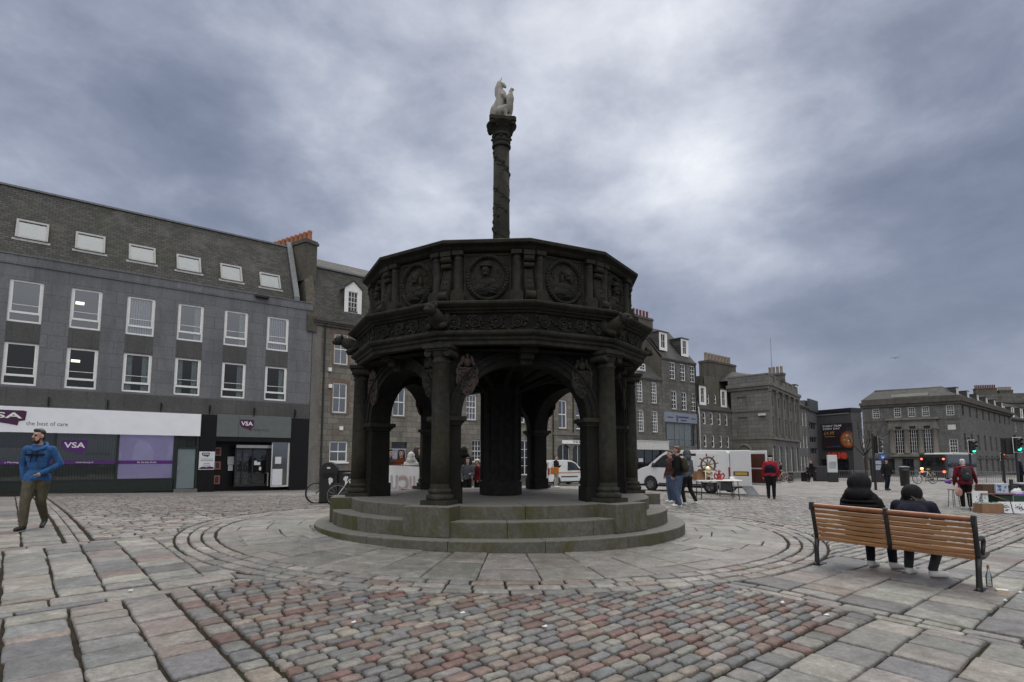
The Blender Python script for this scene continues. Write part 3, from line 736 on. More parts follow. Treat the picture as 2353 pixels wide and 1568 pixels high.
# parapet: wall, coping, then per bay a panel with medallion and per corner a console between two shafts
part(l12([(2.45, 4.215), (2.74, 4.215), (2.74, 5.17), (2.45, 5.17)]), 'parapet_wall', MT['dark'])
part(l12([(2.40, 5.17), (2.80, 5.17), (2.84, 5.19), (2.88, 5.235), (2.98, 5.265), (2.99, 5.32), (2.94, 5.345), (2.40, 5.35)]), 'coping', MT['dark'], bevel=.008)
apo = 2.74 * math.cos(PI / 12)
def medallion(v):
    mb = MB(); r = random.Random(v); y = -apo; zc = 4.70
    pts = [(.345 * math.cos(t), y - .03, zc + .385 * math.sin(t)) for t in [2 * PI * i / 40 for i in range(40)]]
    mb.tube(pts, .045, 7, closed=True)
    for i in range(44):
        t = 2 * PI * i / 44
        mb.ball((.345 * math.cos(t) + r.uniform(-.015, .015), y - .065, zc + .385 * math.sin(t)), (.030, .028, .030), 6, 4)
    mb.ext([(.32 * math.cos(2 * PI * i / 32), zc + .36 * math.sin(2 * PI * i / 32)) for i in range(32)], y - .012, y + .01)
    # bust in high relief
    dx = (-.03, .04, 0.0, .02)[v % 4]
    sh = [(-.26, zc - .22), (-.20, zc - .06), (-.08, zc + .0), (.08, zc + .0), (.20, zc - .06), (.26, zc - .22), (.17, zc - .31), (0, zc - .345), (-.17, zc - .31)]
    mb.ball((0, y - .02, zc - .20), (.25, .10, .15), 14, 8); mb.ball((0, y - .03, zc - .10), (.17, .09, .10), 12, 8)
    mb.cone((dx * .5, y - .05, zc - .06), (dx, y - .06, zc + .06), .055, .05, 10)
    mb.ball((dx, y - .065, zc + .115), (.072, .085, .10), 12, 9); mb.ball((dx - .02, y - .145, zc + .11), (.016, .025, .022), 6, 5)
    mb.ball((dx, y - .11, zc + .045), (.05, .05, .04), 8, 6)
    if v % 2 == 0:
        mb.ball((dx, y - .06, zc + .20), (.12, .10, .035), 12, 6); mb.ball((dx + .01, y - .06, zc + .235), (.085, .08, .05), 10, 6)
    else:
        mb.ball((dx, y - .05, zc + .16), (.10, .085, .085), 10, 7)
        for sx in (-1, 1): mb.ball((dx + sx * .09, y - .045, zc + .05), (.04, .05, .10), 8, 6)
    for i in range(7):
        mb.tube([(r.uniform(-.2, .2), y - .10, zc - .12 - .03 * i), (r.uniform(-.1, .1), y - .115, zc - .15 - .02 * i), (r.uniform(-.2, .2), y - .09, zc - .18 - .02 * i)], .012, 5)
    for i in range(10):
        mb.ball((r.choice((-1, 1)) * r.uniform(.17, .25), y - .02, zc + r.uniform(0, .18)), (.018, .02, .028), 6, 4)
    return mb
meds = []; con = None
for k in range(12):
    a = A0 + PI / 12 + k * PI / 6
    if k == 0:
        mb = MB(); y = -apo
        mb.box(-.40, .40, y - .02, y + .05, 4.26, 5.12); 
        for sx in (-1, 1): mb.box(sx * .40 - .02, sx * .40 + .02, y - .035, y + .05, 4.24, 5.14)
        mb.box(-.38, .38, y - .035, y + .05, 5.10, 5.14)
        pan = part(mb, 'panel', MT['dark'], rz=a, bevel=.006)
        md = part(medallion(0), 'medallion', MT['dark'], pan); meds.append(md.data)
        for v in (1, 2, 3):
            t_m = medallion(v).build('medallion', MT['dark']); meds.append(t_m.data); bpy.data.objects.remove(t_m)
        # shaft with block and cap, two to a bay
        for sx in (-1, 1):
            mb = MB(); x = sx * .515
            mb.lathe([(0, 4.215), (.085, 4.44), (.085, 4.46), (.072, 4.48), (.070, 5.0), (.078, 5.01), (.080, 5.03), (.070, 5.04), (.072, 5.10), (.085, 5.13), (.085, 5.17), (0, 5.17)], 14, c=(x, y - .055))
            mb.box(x - .085, x + .085, y - .04, y + .05, 4.217, 5.168)
            mb.ext([(x - .12, 4.217), (x - .12, 4.38), (x - .085, 4.45), (x + .085, 4.45), (x + .12, 4.38), (x + .12, 4.217)], y - .17, y + .04)
            mb.box(x - .095, x + .095, y - .15, y + .04, 5.09, 5.168)
            sh_ = part(mb, 'shaft', MT['dark'], pan, .008)
    else:
        c_ = copy_tree(pan, cross); c_.rotation_euler = (0, 0, a)
        for ch in kids(c_):
            if ch.name.startswith('medallion'): ch.data = meds[k % 4]
    a = A0 + k * PI / 6
    if con is None:
        mb = MB(); r0 = -2.74
        prof = []
        for i in range(15):
            t = i / 14; prof.append((r0 - .035 - .16 * (math.sin(t * PI) ** 1.5) * (1 - t) * 2.0 * .62, 4.225 + .62 * t))
        vs = []; fs = []
        for (y, z) in prof: vs += [(-.075, y, z), (.075, y, z), (.075, r0 + .1, z), (-.075, r0 + .1, z)]
        n = len(prof)
        for i in range(n - 1):
            for q in range(4): fs.append((i * 4 + q, i * 4 + (q + 1) % 4, i * 4 + 4 + (q + 1) % 4, i * 4 + 4 + q))
        mb.add(vs, fs, 0, True)
        mb.cone((-.085, r0 - .16, 4.34), (.085, r0 - .16, 4.34), .085, .085, 12)
        mb.cone((-.09, r0 - .06, 5.03), (.09, r0 - .06, 5.03), .06, .06, 10); mb.cone((-.09, r0 - .05, 4.91), (.09, r0 - .05, 4.91), .045, .045, 10)
        mb.box(-.10, .10, r0 - .12, r0 + .08, 5.08, 5.165)
        for z in (4.48, 4.58, 4.68):
            for sx in (-.03, .03): mb.ball((sx, r0 - .165 + (z - 4.48) * .35, z), .014, 6, 4)
        con = part(mb, 'console', MT['dark'], rz=a)
    else:
        c_ = con.copy(); COL.objects.link(c_); c_.parent = cross; c_.rotation_euler = (0, 0, a)
# roof inside the parapet, column, capital, unicorn
part(l12([(0, 4.6), (2.45, 4.35)]), 'roof', MT['black'])
mb = MB()
mb.lathe([(0, 4.5), (.36, 4.5), (.36, 4.9), (.26, 5.0), (.26, 5.08), (.20, 5.16), (.192, 5.2), (.186, 6.6), (.178, 8.55), (0, 8.55)], 28)
rr = random.Random(11)
for i in range(26):     # carved bands winding up the shaft
    z = 5.3 + i * .125; a = rr.uniform(0, 2 * PI); r = .186 - .002 * i / 5
    pts = []
    for q in range(14):
        t = q / 13; pts.append((*pol(r + .002, a + .9 * math.sin(t * 4.2) * rr.uniform(.9, 1.1)), z + .16 * t + .05 * math.cos(t * 7)))
    mb.tube(pts, .012, 5)
    mb.ball((*pol(r - .002, a + 1.2), z), (.04, .04, .06), 7, 5)


part(mb, 'shaft_column', MT['column'])
mb = MB()
mb.lathe([(0, 8.55), (.185, 8.55), (.215, 8.57), (.215, 8.62), (.19, 8.64), (.19, 8.67), (.21, 8.69), (.205, 8.74), (.185, 8.76), (.185, 8.80), (.22, 8.82), (.22, 8.86), (.19, 8.88), (.21, 8.93), (.26, 9.00), (.335, 9.07), (.35, 9.10), (0, 9.11)], 24)
for k in range(8):
    a = k * PI / 4 + A0; mb.ball((*pol(.235, a), 9.02), (.05, .05, .06), 7, 5); mb.ball((*pol(.215, a + .3), 8.77), (.03, .03, .035), 6, 4)
ab_ = []
for k in range(4):
    a = k * PI / 2 + PI / 4 + R_(8)
    for da, r in ((-.09, .40), (.09, .40), (.5, .30), (PI / 4, .27), (PI / 2 - .5, .30)): ab_.append(pol(r, a + da))
mb.prism(ab_[::-1] if False else ab_, 9.10, 9.19)
for k in range(4):
    a = k * PI / 2 + PI / 4 + R_(8); mb.ball((*pol(.33, a), 9.06), (.06, .06, .06), 8, 6)
mb.lathe([(0, 9.19), (.22, 9.19), (.20, 9.27), (0, 9.30)], 16)
part(mb, 'capital', MT['column'], bevel=.008)
# ------------------------------------------------------------------ figures: tapered limbs fused into one skin, coloured by nearest limb
def _rc(mb, a, b, ra, rb, n=12):
    a = Vector(a); b = Vector(b); d = b - a
    if d.length < 1e-6: mb.ball(a, ra, n, 8); return
    mb.cone(a, b, ra, rb, n); mb.ball(a, ra, n, 8); mb.ball(b, rb, n, 8)
class Body:
    def __init__(s): s.p = []; s.hem = None
    def limb(s, a, b, ra, rb, m): s.p.append(('c', Vector(a), Vector(b), ra, rb, m))
    def chain(s, pts, rs, m):
        for i in range(len(pts) - 1): s.limb(pts[i], pts[i + 1], rs[i], rs[i + 1], m)
    def egg(s, c, r, m, M=None): s.p.append(('e', Vector(c), Vector(r), M, 0, m))
    def dist(s, P_):
        out = []
        for q in s.p:
            if q[0] == 'c':
                a = np.array(q[1]); b = np.array(q[2]); d = b - a; L = max(1e-9, d @ d)
                t = np.clip(((P_ - a) @ d) / L, 0, 1); r = q[3] + (q[4] - q[3]) * t
                out.append(np.linalg.norm(P_ - a - t[:, None] * d, axis=1) - r)
            else:
                X = P_ - np.array(q[1])
                if q[3] is not None: X = X @ np.array(q[3].to_3x3())
                r = np.array(q[2]); k = np.linalg.norm(X / r, axis=1); out.append((k - 1) * r.min())
        return np.array(out)
    def build(s, name, mats, parent, vox=0.018, smooth=2):
        mb = MB()
        for q in s.p:
            if q[0] == 'c': _rc(mb, q[1], q[2], q[3], q[4])
            else:
                M = tr(*q[1]) @ (q[3].to_4x4() if q[3] is not None else Matrix())
                mb.ball((0, 0, 0), tuple(q[2]), 14, 10, 0, M)
        o = mb.build(name, mats, parent)
        r = o.modifiers.new('r', 'REMESH'); r.mode = 'VOXEL'; r.voxel_size = vox
        sm = o.modifiers.new('s', 'SMOOTH'); sm.factor = .5; sm.iterations = smooth
        dg = bpy.context.evaluated_depsgraph_get(); dg.update()
        me = bpy.data.meshes.new_from_object(o.evaluated_get(dg))
        o.modifiers.clear(); old = o.data; o.data = me; bpy.data.meshes.remove(old); me.name = name
        me.materials.clear()
        for m in mats: me.materials.append(m)
        n = len(me.polygons); c = np.zeros(n * 3); me.polygons.foreach_get('center', c); c = c.reshape(-1, 3)
        # priority order: small details listed later win ties
        D = s.dist(c); idx = D.argmin(axis=0); mi = np.array([q[5] for q in s.p])[idx]
        if s.hem:
            z_, lo_, hi_ = s.hem; tor = np.isin(idx, list(lo_)); mi = np.where(tor, np.where(c[:, 2] > z_ + .015 * np.sin(c[:, 0] * 23), 0, 1), mi)
        me.polygons.foreach_set('material_index', mi.astype(np.int32)); me.polygons.foreach_set('use_smooth', [True] * n)
        me.update(); return o
def cloth(name, c, var=0.25): 
    m, nt, bs = nmat(name); bs.inputs['Roughness'].default_value = 0.9; bs.inputs['Specular IOR Level'].default_value = 0.2
    co = objco(nt); f = noise(nt, co, 9, 5, 0.65)
    nt.links.new(ramp(nt, f, 0.3, 0.7, tuple(x * (1 - var) for x in c), tuple(x * (1 + var) for x in c)), bs.inputs['Base Color'])
    w = _n(nt, 'ShaderNodeTexWave'); w.inputs['Scale'].default_value = 3.0; w.inputs['Distortion'].default_value = 9.0; w.inputs['Detail'].default_value = 3; nt.links.new(co, w.inputs['Vector'])
    bumpn(nt, bs, w.outputs['Fac'], 0.35, 0.02); return m
MT['skin'] = simple('skin', (0.42, 0.25, 0.19), 0.5, 0, 0.08, 12)
MT['skin_pale'] = simple('pale_skin', (0.50, 0.33, 0.27), 0.5, 0, 0.08, 12)
MT['eye'] = simple('dark_features', (0.03, 0.02, 0.018), 0.4)
MT['lips'] = simple('lips', (0.30, 0.13, 0.11), 0.5)
def hairm(name, c): return simple(name, c, 0.55, 0, 0.4, 30, 0.4, 60)
MT['hair_black'] = hairm('black_hair', (0.012, 0.010, 0.009)); MT['hair_brown'] = hairm('brown_hair', (0.055, 0.032, 0.02)); MT['hair_ginger'] = hairm('ginger_hair', (0.10, 0.05, 0.03))
MT['hair_soft'] = hairm('soft_black_hair', (0.022, 0.016, 0.013)); MT['hair_grey'] = hairm('grey_hair', (0.42, 0.42, 0.41)); MT['hair_dark'] = hairm('dark_brown_hair', (0.03, 0.018, 0.014))
def unicorn():
    b = Body()
    # seated, facing right (+x) of the viewer, shield before it
    b.egg((-.10, 0, .20), (.17, .15, .21), 0)                    # haunch
    b.chain([(-.08, 0, .25), (-.02, 0, .42), (.0, 0, .56)], [.15, .125, .115], 0)
    b.chain([(-.01, 0, .56), (-.045, 0, .70), (-.035, 0, .80)], [.105, .075, .058], 0)   # neck
    b.chain([(-.03, 0, .815), (.045, 0, .775), (.085, 0, .73)], [.052, .042, .030], 0)   # head
    b.limb((-.03, 0, .85), (.005, 0, .945), .017, .008, 0)        # horn
    b.limb((-.045, .02, .84), (-.05, .025, .885), .016, .006, 0); b.limb((-.045, -.02, .84), (-.05, -.025, .885), .016, .006, 0)
    b.chain([(-.07, 0, .84), (-.115, 0, .72), (-.115, 0, .60), (-.10, 0, .50)], [.035, .045, .045, .03], 0)  # mane
    for sy in (-1, 1):
        b.chain([(-.02, sy * .11, .16), (.10, sy * .12, .22), (.13, sy * .12, .06)], [.10, .07, .04], 0); b.limb((.12, sy * .12, .05), (.19, sy * .12, .03), .045, .03, 0)
        b.chain([(.05, sy * .09, .52), (.14, sy * .08, .44), (.19, sy * .05, .50)], [.055, .042, .032], 0)
    b.chain([(-.2, 0, .10), (-.26, .02, .16), (-.25, .03, .28)], [.035, .035, .02], 0)
    # scroll-topped shield
    b.chain([(.16, 0, .10), (.20, 0, .30), (.225, 0, .46), (.21, 0, .60), (.235, 0, .66), (.275, 0, .645)], [.045, .06, .062, .045, .034, .022], 0)
    b.egg((.19, 0, .34), (.075, .17, .24), 0)
    b.egg((.175, 0, .08), (.06, .06, .05), 0)
    b.egg((0, 0, .03), (.24, .20, .06), 0)
    return b.build('unicorn_statue', [MT['marble']], cross, 0.011, 1)
u = unicorn(); u.location = (0, 0, 9.21); u.rotation_euler = (0, 0, R_(-14)); u.scale = (1.02, .95, 1.14)
u['label'] = 'white marble seated unicorn holding a shield'
# ------------------------------------------------------------------ facade kit: local x along the front, y into the building, z up
MT['glass'] = glass('window_glass', refl=0.15); MT['glass_lo'] = glass('low_mirror_pane', refl=0.0); MT['glass_sky'] = glass('skylight_glass', refl=0.16, rough=0.12); MT['skyframe'] = simple('grey_aluminium_frame', (0.33, 0.33, 0.325), .5, 0, .1); MT['skysheen'] = simple('sky_reflection_grey', (0.36, 0.39, 0.41), .8, 0, .12, 2); MT['dglass'] = dark_glass('dark_window_glass'); MT['shopglass'] = glass('shop_glass', refl=0.02)
MT['white'] = simple('white_paint', (0.80, 0.80, 0.79), 0.5, 0, 0.06); MT['offwhite'] = simple('weathered_white_paint', (0.55, 0.55, 0.53), 0.6, 0, 0.12)
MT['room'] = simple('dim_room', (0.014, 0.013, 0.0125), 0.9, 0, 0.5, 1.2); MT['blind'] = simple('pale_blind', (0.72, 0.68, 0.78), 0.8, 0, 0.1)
MT['curtain'] = simple('pale_curtain', (0.50, 0.54, 0.54), 0.9, 0, 0.2); MT['black_metal'] = simple('black_metal', (0.014, 0.014, 0.016), 0.45, 0.0, 0.3)
MT['lead'] = simple('lead_flashing', (0.16, 0.17, 0.18), 0.6, 0, 0.2); MT['terracotta'] = simple('terracotta', (0.36, 0.155, 0.085), 0.8, 0, 0.2, 8)
MT['buffpot'] = simple('buff_chimney_pot', (0.25, 0.205, 0.16), 0.8, 0, 0.2, 8); MT['redpot'] = simple('red_chimney_pot', (0.15, 0.04, 0.035), 0.8, 0, 0.2, 8)
class Facade:
    def __init__(s, x0, y0, x1, y1, z0=0.0):
        s.o = Vector((x0, y0, 0)); d = Vector((x1 - x0, y1 - y0, 0)); s.L = d.length; s.d = d.normalized(); s.n = Vector((s.d.y, -s.d.x, 0)); s.z0 = z0
        s.rz = math.atan2(s.d.y, s.d.x); s.b = -s.n
    def hit(s, px, py, off=0.0):
        """where the sight line meets the wall plane (off = distance behind it)"""
        dx, dz = ray(px, py); q = s.o + s.b * off
        t = (q.dot(s.n)) / (dx * s.n.x + s.n.y); p = Vector((dx * t, t, H + dz * t))
        return (p - s.o).dot(s.d), p.z - s.z0
    def rect(s, x0, x1, y0, y1, off=0.0):
        xm = (x0 + x1) / 2; ua = s.hit(x0, (y0 + y1) / 2, off)[0]; ub = s.hit(x1, (y0 + y1) / 2, off)[0]
        return (ua, ub, s.hit(xm, y1, off)[1], s.hit(xm, y0, off)[1])
    def root(s, name, label, cat='building', group=None):
        return thing(name, label, cat, (s.o.x, s.o.y, s.z0), s.rz, group)
    def world(s, u, y, z): return s.o + s.d * u + s.b * y + Vector((0, 0, z + s.z0))
def FP(px0, Y0, px1, Y1, z0=0.0):
    a = ray(px0, 1060)[0] * Y0; b = ray(px1, 1060)[0] * Y1
    return Facade(a, Y0, b, Y1, z0)
def wall_grid(mb, u0, u1, z0, z1, holes, depth=0.14, mi=0, y=0.0, reveal_mi=None):
    us = sorted(set([u0, u1] + [h[0] for h in holes] + [h[1] for h in holes])); zs = sorted(set([z0, z1] + [h[2] for h in holes] + [h[3] for h in holes]))
    us = [u for u in us if u0 - 1e-6 <= u <= u1 + 1e-6]; zs = [z for z in zs if z0 - 1e-6 <= z <= z1 + 1e-6]
    idx = {}; vs = []
    for i, u in enumerate(us):
        for j, z in enumerate(zs): idx[i, j] = len(vs); vs.append((u, y, z))
    fs = []
    for i in range(len(us) - 1):
        for j in range(len(zs) - 1):
            um = (us[i] + us[i + 1]) / 2; zm = (zs[j] + zs[j + 1]) / 2
            if any(h[0] < um < h[1] and h[2] < zm < h[3] for h in holes): continue
            fs.append((idx[i, j], idx[i + 1, j], idx[i + 1, j + 1], idx[i, j + 1]))
    mb.add(vs, fs, mi)
    rm = mi if reveal_mi is None else reveal_mi
    for (a, b, c, d) in holes:
        vs = [(a, y, c), (b, y, c), (b, y, d), (a, y, d), (a, y + depth, c), (b, y + depth, c), (b, y + depth, d), (a, y + depth, d)]
        mb.add(vs, [(0, 4, 5, 1), (1, 5, 6, 2), (2, 6, 7, 3), (3, 7, 4, 0)], rm)
def window(root, r, style='sash', y=0.10, fw=0.06, bars=(2, 2), frame=None, pane=None, back=None, sill=None, rng=random):
    """r=(u0,u1,z0,z1); a frame with its pane, and a blind or curtain where there is one"""
    u0, u1, z0, z1 = r; frame = frame or MT['white']; pane = pane or MT['dglass']; mb = MB(); d = 0.06
    def bar(a, b, c, e, yy=0.0, dd=d): mb.box(a, b, y + yy, y + yy + dd, c, e)
    bar(u0, u0 + fw, z0, z1); bar(u1 - fw, u1, z0, z1); bar(u0 + fw, u1 - fw, z0, z0 + fw); bar(u0 + fw, u1 - fw, z1 - fw, z1)
    a, b, c, e = u0 + fw, u1 - fw, z0 + fw, z1 - fw; t = max(0.022, fw * .38)
    if style == 'sash':
        zm = (c + e) / 2; bar(a, b, zm - fw * .4, zm + fw * .4, -.004)
        nx, ny = bars
        for i in range(1, nx): x = a + (b - a) * i / nx; bar(x - t / 2, x + t / 2, c, e, .008, .04)
        for (lo, hi) in ((c, zm), (zm, e)):
            for j in range(1, ny): zz = lo + (hi - lo) * j / ny; bar(a, b, zz - t / 2, zz + t / 2, .010, .036)
    elif style == 'office':     # fixed low light, opening casement above with a restrictor rail
        z_t = z0 + (z1 - z0) * .235; bar(a, b, z_t - fw * .55, z_t + fw * .55, -.004)
        bar(a, a + fw * .6, z_t + fw * .55, e, -.010, .05); bar(b - fw * .6, b, z_t + fw * .55, e, -.010, .05)
        zz = z0 + (z1 - z0) * .42; bar(a, b, zz - .012, zz + .012, .03, .02)
    elif style == 'grid':
        nx, ny = bars
        for i in range(1, nx): x = a + (b - a) * i / nx; bar(x - t, x + t, c, e, .004)
        for j in range(1, ny): zz = c + (e - c) * j / ny; bar(a, b, zz - t / 2, zz + t / 2, .010, .04)
    w = mb.build('window', frame, root)
    p = MB(); p.add([(a, y + .045, c), (b, y + .045, c), (b, y + .045, e), (a, y + .045, e)], [(0, 1, 2, 3)]); p.build('pane', pane, w)
    if back == 'blind':
        p = MB(); n = max(6, int((b - a) / .1))
        for i in range(n):
            x = a + (b - a) * (i + .5) / n; q = (b - a) / n * .44
            p.add([(x - q, y + .16, c), (x + q, y + .20, c), (x + q, y + .20, e), (x - q, y + .16, e)], [(0, 1, 2, 3)])
        p.build('blind', MT['blind'], w)
    elif back in ('curtain', 'curtain_r', 'curtains'):
        p = MB()
        for sd in ((0, 1) if back == 'curtains' else ((1,) if back == 'curtain_r' else (0,))):
            n = 7; wd = (b - a) * .30; x0 = a if sd == 0 else b - wd
            vs = []
            for i in range(n + 1):
                x = x0 + wd * i / n; yy = y + .17 + .03 * (i % 2); vs += [(x, yy, c), (x, yy, e)]
            p.add(vs, [(2 * i, 2 * i + 2, 2 * i + 3, 2 * i + 1) for i in range(n)])
        p.build('curtain', MT['curtain'], w)
    elif back == 'lamp':
        p = MB(); p.box(a + (b - a) * .12, a + (b - a) * .45, y + .9, y + 1.2, e - .42, e - .34); p.build('ceiling_lamp', MT['lamp_on'], w)
    if sill:
        p = MB(); p.box(u0 - .06, u1 + .06, -.07, y, z0 - .09, z0 - .003); p.build('sill', sill, w)
    return w
MT['lamp_on'] = simple('lit_lamp', (0.9, 0.85, 0.75), 0.5, emit=(1, .9, .72), estr=2.5)
def interior(mb, u0, u1, z0, z1, depth=2.5, y=0.16, mi=0):
    """dim room box behind the glass"""
    vs = [(u0, y, z0), (u1, y, z0), (u1, y, z1), (u0, y, z1), (u0, y + depth, z0), (u1, y + depth, z0), (u1, y + depth, z1), (u0, y + depth, z1)]
    mb.add(vs, [(4, 5, 6, 7), (0, 1, 5, 4), (1, 2, 6, 5), (2, 3, 7, 6), (3, 0, 4, 7)], mi)
def slab_box(mb, u0, u1, y0, y1, z0, z1, mi=0): mb.box(u0, u1, y0, y1, z0, z1, mi)
def pots(root, spots, r, h, mat_, name='chimney_pot'):
    for (x, y, z) in spots:
        mb = MB(); mb.lathe([(0, 0), (r * 1.05, 0), (r, .05), (r * .88, h * .8), (r * 1.0, h * .86), (r * 1.02, h), (r * .8, h), (r * .75, h * .6), (0, h * .6)], 12)
        o = mb.build(name, mat_, root); o.location = (x, y, z)
def chimney(root, x0, x1, y0, y1, z0, z1, mat_, potmat, n, axis='x', pr=.13, ph=.6, parent=None):
    mb = MB(); mb.box(x0, x1, y0, y1, z0, z1); mb.box(x0 - .08, x1 + .08, y0 - .08, y1 + .08, z1, z1 + .16); mb.box(x0 - .03, x1 + .03, y0 - .03, y1 + .03, z1 + .16, z1 + .26)
    c_ = mb.build('chimney', mat_, parent or root)
    for i in range(n):
        t = (i + .5) / n
        m2 = MB(); m2.lathe([(0, 0), (pr * 1.05, 0), (pr, .05), (pr * .86, ph * .8), (pr, ph * .86), (pr * 1.02, ph), (pr * .8, ph), (pr * .75, ph * .6), (0, ph * .6)], 10)
        o = m2.build('chimney_pot', potmat, c_)
        o.location = ((x0 + (x1 - x0) * t, (y0 + y1) / 2, z1 + .26) if axis == 'x' else ((x0 + x1) / 2, y0 + (y1 - y0) * t, z1 + .26))
    return c_
def downpipe(root, x, z0, z1, y=-.08):
    mb = MB(); mb.cone((x, y, z0), (x, y, z1), .05, .05, 8); mb.box(x - .10, x + .10, y - .07, 0, z1 - .03, z1 + .18)
    return mb.build('downpipe', MT['black_metal'], root)
def dormer(root, x, w, y0, zb, h, slope_run, style=(3, 2), face=None, cheek=None, gable=True, rf=None):
    """small roof dormer: front at y0, running back into the slope"""
    face = face or MT['white']; mb = MB(); a = x - w / 2; b = x + w / 2; zt = zb + h
    wr = (a + w * .22, b - w * .22, zb + h * .14, zt - h * .10)
    wall_grid(mb, a, b, zb, zt, [wr], .08, 0, y0)
    if gable: mb.add([(a, y0, zt), (b, y0, zt), (x, y0, zt + w * .42)], [(0, 1, 2)], 0)
    d = mb.build('dormer', face, root)
    c_ = MB()
    for xx in (a, b): c_.add([(xx, y0, zb), (xx, y0, zt), (xx, y0 + slope_run, zt), (xx, y0 + .02, zb)], [(0, 1, 2, 3)])
    c_.build('dormer_cheek', cheek or MT['slate'], d)
    r_ = MB(); e_ = .07
    if gable:
        zr = zt + w * .42
        for sx in (-1, 1):
            xe = x + sx * (w / 2 + e_); r_.add([(xe, y0 - .08, zt - .05), (x, y0 - .08, zr + .02), (x, y0 + slope_run + .5, zr + .02), (xe, y0 + slope_run + .2, zt - .05)], [(0, 1, 2, 3)])
            r_.add([(xe, y0 - .08, zt - .05), (x, y0 - .08, zr + .02), (x, y0 - .08, zr + .10), (xe, y0 - .08, zt + .04)], [(0, 1, 2, 3)])
    else:
        r_.box(a - e_, b + e_, y0 - .1, y0 + slope_run + .1, zt, zt + .09)
    r_.build('dormer_roof', rf or MT['slate'], d)
    window(d, wr, 'sash', y0 + .05, .04, style, pane=MT['dglass'])
    return d
MT['slate'] = ashlar('roof_slates', (0.098, 0.096, 0.091), (0.056, 0.055, 0.054), (0.022, 0.022, 0.021), 0.26, 0.125, 0.011, (0.05, 0.058, 0.03), 0.5, 0.8, 0.6, third=(0.125, 0.122, 0.112))
MT['slate_far'] = ashlar('far_roof_slates', (0.080, 0.081, 0.081), (0.058, 0.058, 0.059), (0.04, 0.04, 0.04), 0.4, 0.25, 0.012, (0.05, 0.05, 0.045), 0.4, 0.8, 0.4)
MT['gran_mod'] = ashlar('polished_grey_granite', (0.172, 0.176, 0.192), (0.146, 0.150, 0.164), (0.070, 0.071, 0.078), 1.25, 0.62, 0.010, (0.072, 0.074, 0.082), 0.75, 0.55, 0.12, streak=.3, gloss=.4)
MT['gran_dark'] = ashlar('dark_spandrel_granite', (0.098, 0.097, 0.097), (0.084, 0.083, 0.083), (0.04, 0.04, 0.04), 0.72, 1.4, 0.008, (0.035, 0.038, 0.028), 0.5, 0.6, 0.15)
MT['gran_old'] = ashlar('old_granite_ashlar', (0.245, 0.228, 0.192), (0.160, 0.152, 0.133), (0.085, 0.08, 0.07), 0.72, 0.34, 0.014, (0.05, 0.047, 0.042), 0.6, 0.9, 0.5, streak=.4, third=(0.17, 0.125, 0.095))
MT['gran_mid'] = ashlar('grey_granite_ashlar', (0.180, 0.176, 0.165), (0.116, 0.114, 0.108), (0.07, 0.068, 0.062), 0.75, 0.36, 0.014, (0.045, 0.043, 0.040), 0.65, 0.9, 0.5, streak=.4)
MT['gran_far'] = ashlar('far_granite_ashlar', (0.165, 0.164, 0.160), (0.120, 0.119, 0.117), (0.075, 0.073, 0.07), 0.9, 0.42, 0.016, (0.05, 0.048, 0.045), 0.6, 0.9, 0.4, streak=.4)
MT['gran_rub'] = stone('granite_rubble', (0.085, 0.078, 0.066), (0.15, 0.138, 0.115), (0.04, 0.038, 0.032), 0.6, 1.0, 7, 0.95, 0.8)
MT['trim'] = stone('granite_trim', (0.16, 0.152, 0.135), (0.21, 0.20, 0.18), (0.06, 0.056, 0.05), 0.55, 1.5, 12, 0.9, 0.4)
MT['trim_dk'] = stone('sooty_trim', (0.085, 0.08, 0.072), (0.13, 0.122, 0.108), (0.035, 0.033, 0.03), 0.6, 1.5, 12, 0.9, 0.4)
MT['pinktrim'] = stone('pink_granite_trim', (0.17, 0.115, 0.09), (0.21, 0.155, 0.12), (0.07, 0.055, 0.045), 0.5, 1.5, 12, 0.9, 0.4)
# ------------------------------------------------------------------ office block with the long shop front
MT['fascia'] = simple('white_fascia_board', (0.82, 0.83, 0.87), 0.4, 0, 0.04, 2); MT['purple'] = simple('purple_vinyl', (0.085, 0.012, 0.15), 0.4, 0, 0.08)
MT['plum'] = simple('dark_plum_vinyl', (0.052, 0.006, 0.045), 0.4, 0, 0.08); MT['lettergrey'] = simple('grey_lettering', (0.10, 0.10, 0.11), 0.5); MT['letterdark'] = simple('dark_lettering', (0.03, 0.03, 0.035), 0.5); MT['letterwhite'] = simple('white_lettering', (0.8, 0.8, 0.8), 0.5, 0, .02)
MT['polblack'] = simple('polished_black_granite', (0.008, 0.008, 0.009), 0.3, 0, 0.4, 20, spec=.25); MT['panelgrey'] = simple('grey_green_panel', (0.115, 0.130, 0.128), 0.4, 0, 0.08, 3); MT['doorgrey'] = simple('grey_door_paint', (0.16, 0.20, 0.215), 0.45, 0, 0.08, 3)
MT['lilac'] = simple('lilac_lit_panel', (0.42, 0.37, 0.54), 0.5, 0, 0.10, 1.2, emit=(.60, .50, .85), estr=.14); MT['vblind'] = simple('grey_vertical_blind', (0.17, 0.18, 0.17), 0.8, 0, 0.08); MT['darkblind'] = simple('dark_blind', (0.05, 0.048, 0.06), 0.8)
MT['stall'] = simple('dark_green_stallriser', (0.012, 0.02, 0.017), 0.35, 0, 0.3); MT['copper'] = simple('copper_plaque', (0.33, 0.15, 0.11), 0.45, 0.4, 0.15); MT['paper'] = simple('white_paper', (0.62, 0.64, 0.66), 0.7, 0, 0.05); MT['steel'] = simple('brushed_steel', (0.42, 0.43, 0.44), 0.35, 0.8, 0.1)
MT['leaflets'] = ashlar('rows_of_leaflets', (0.20, 0.17, 0.18), (0.09, 0.10, 0.13), (0.02, 0.02, 0.02), 0.13, 0.24, 0.02, (0.1, 0.04, 0.05), .5, .5, .0)
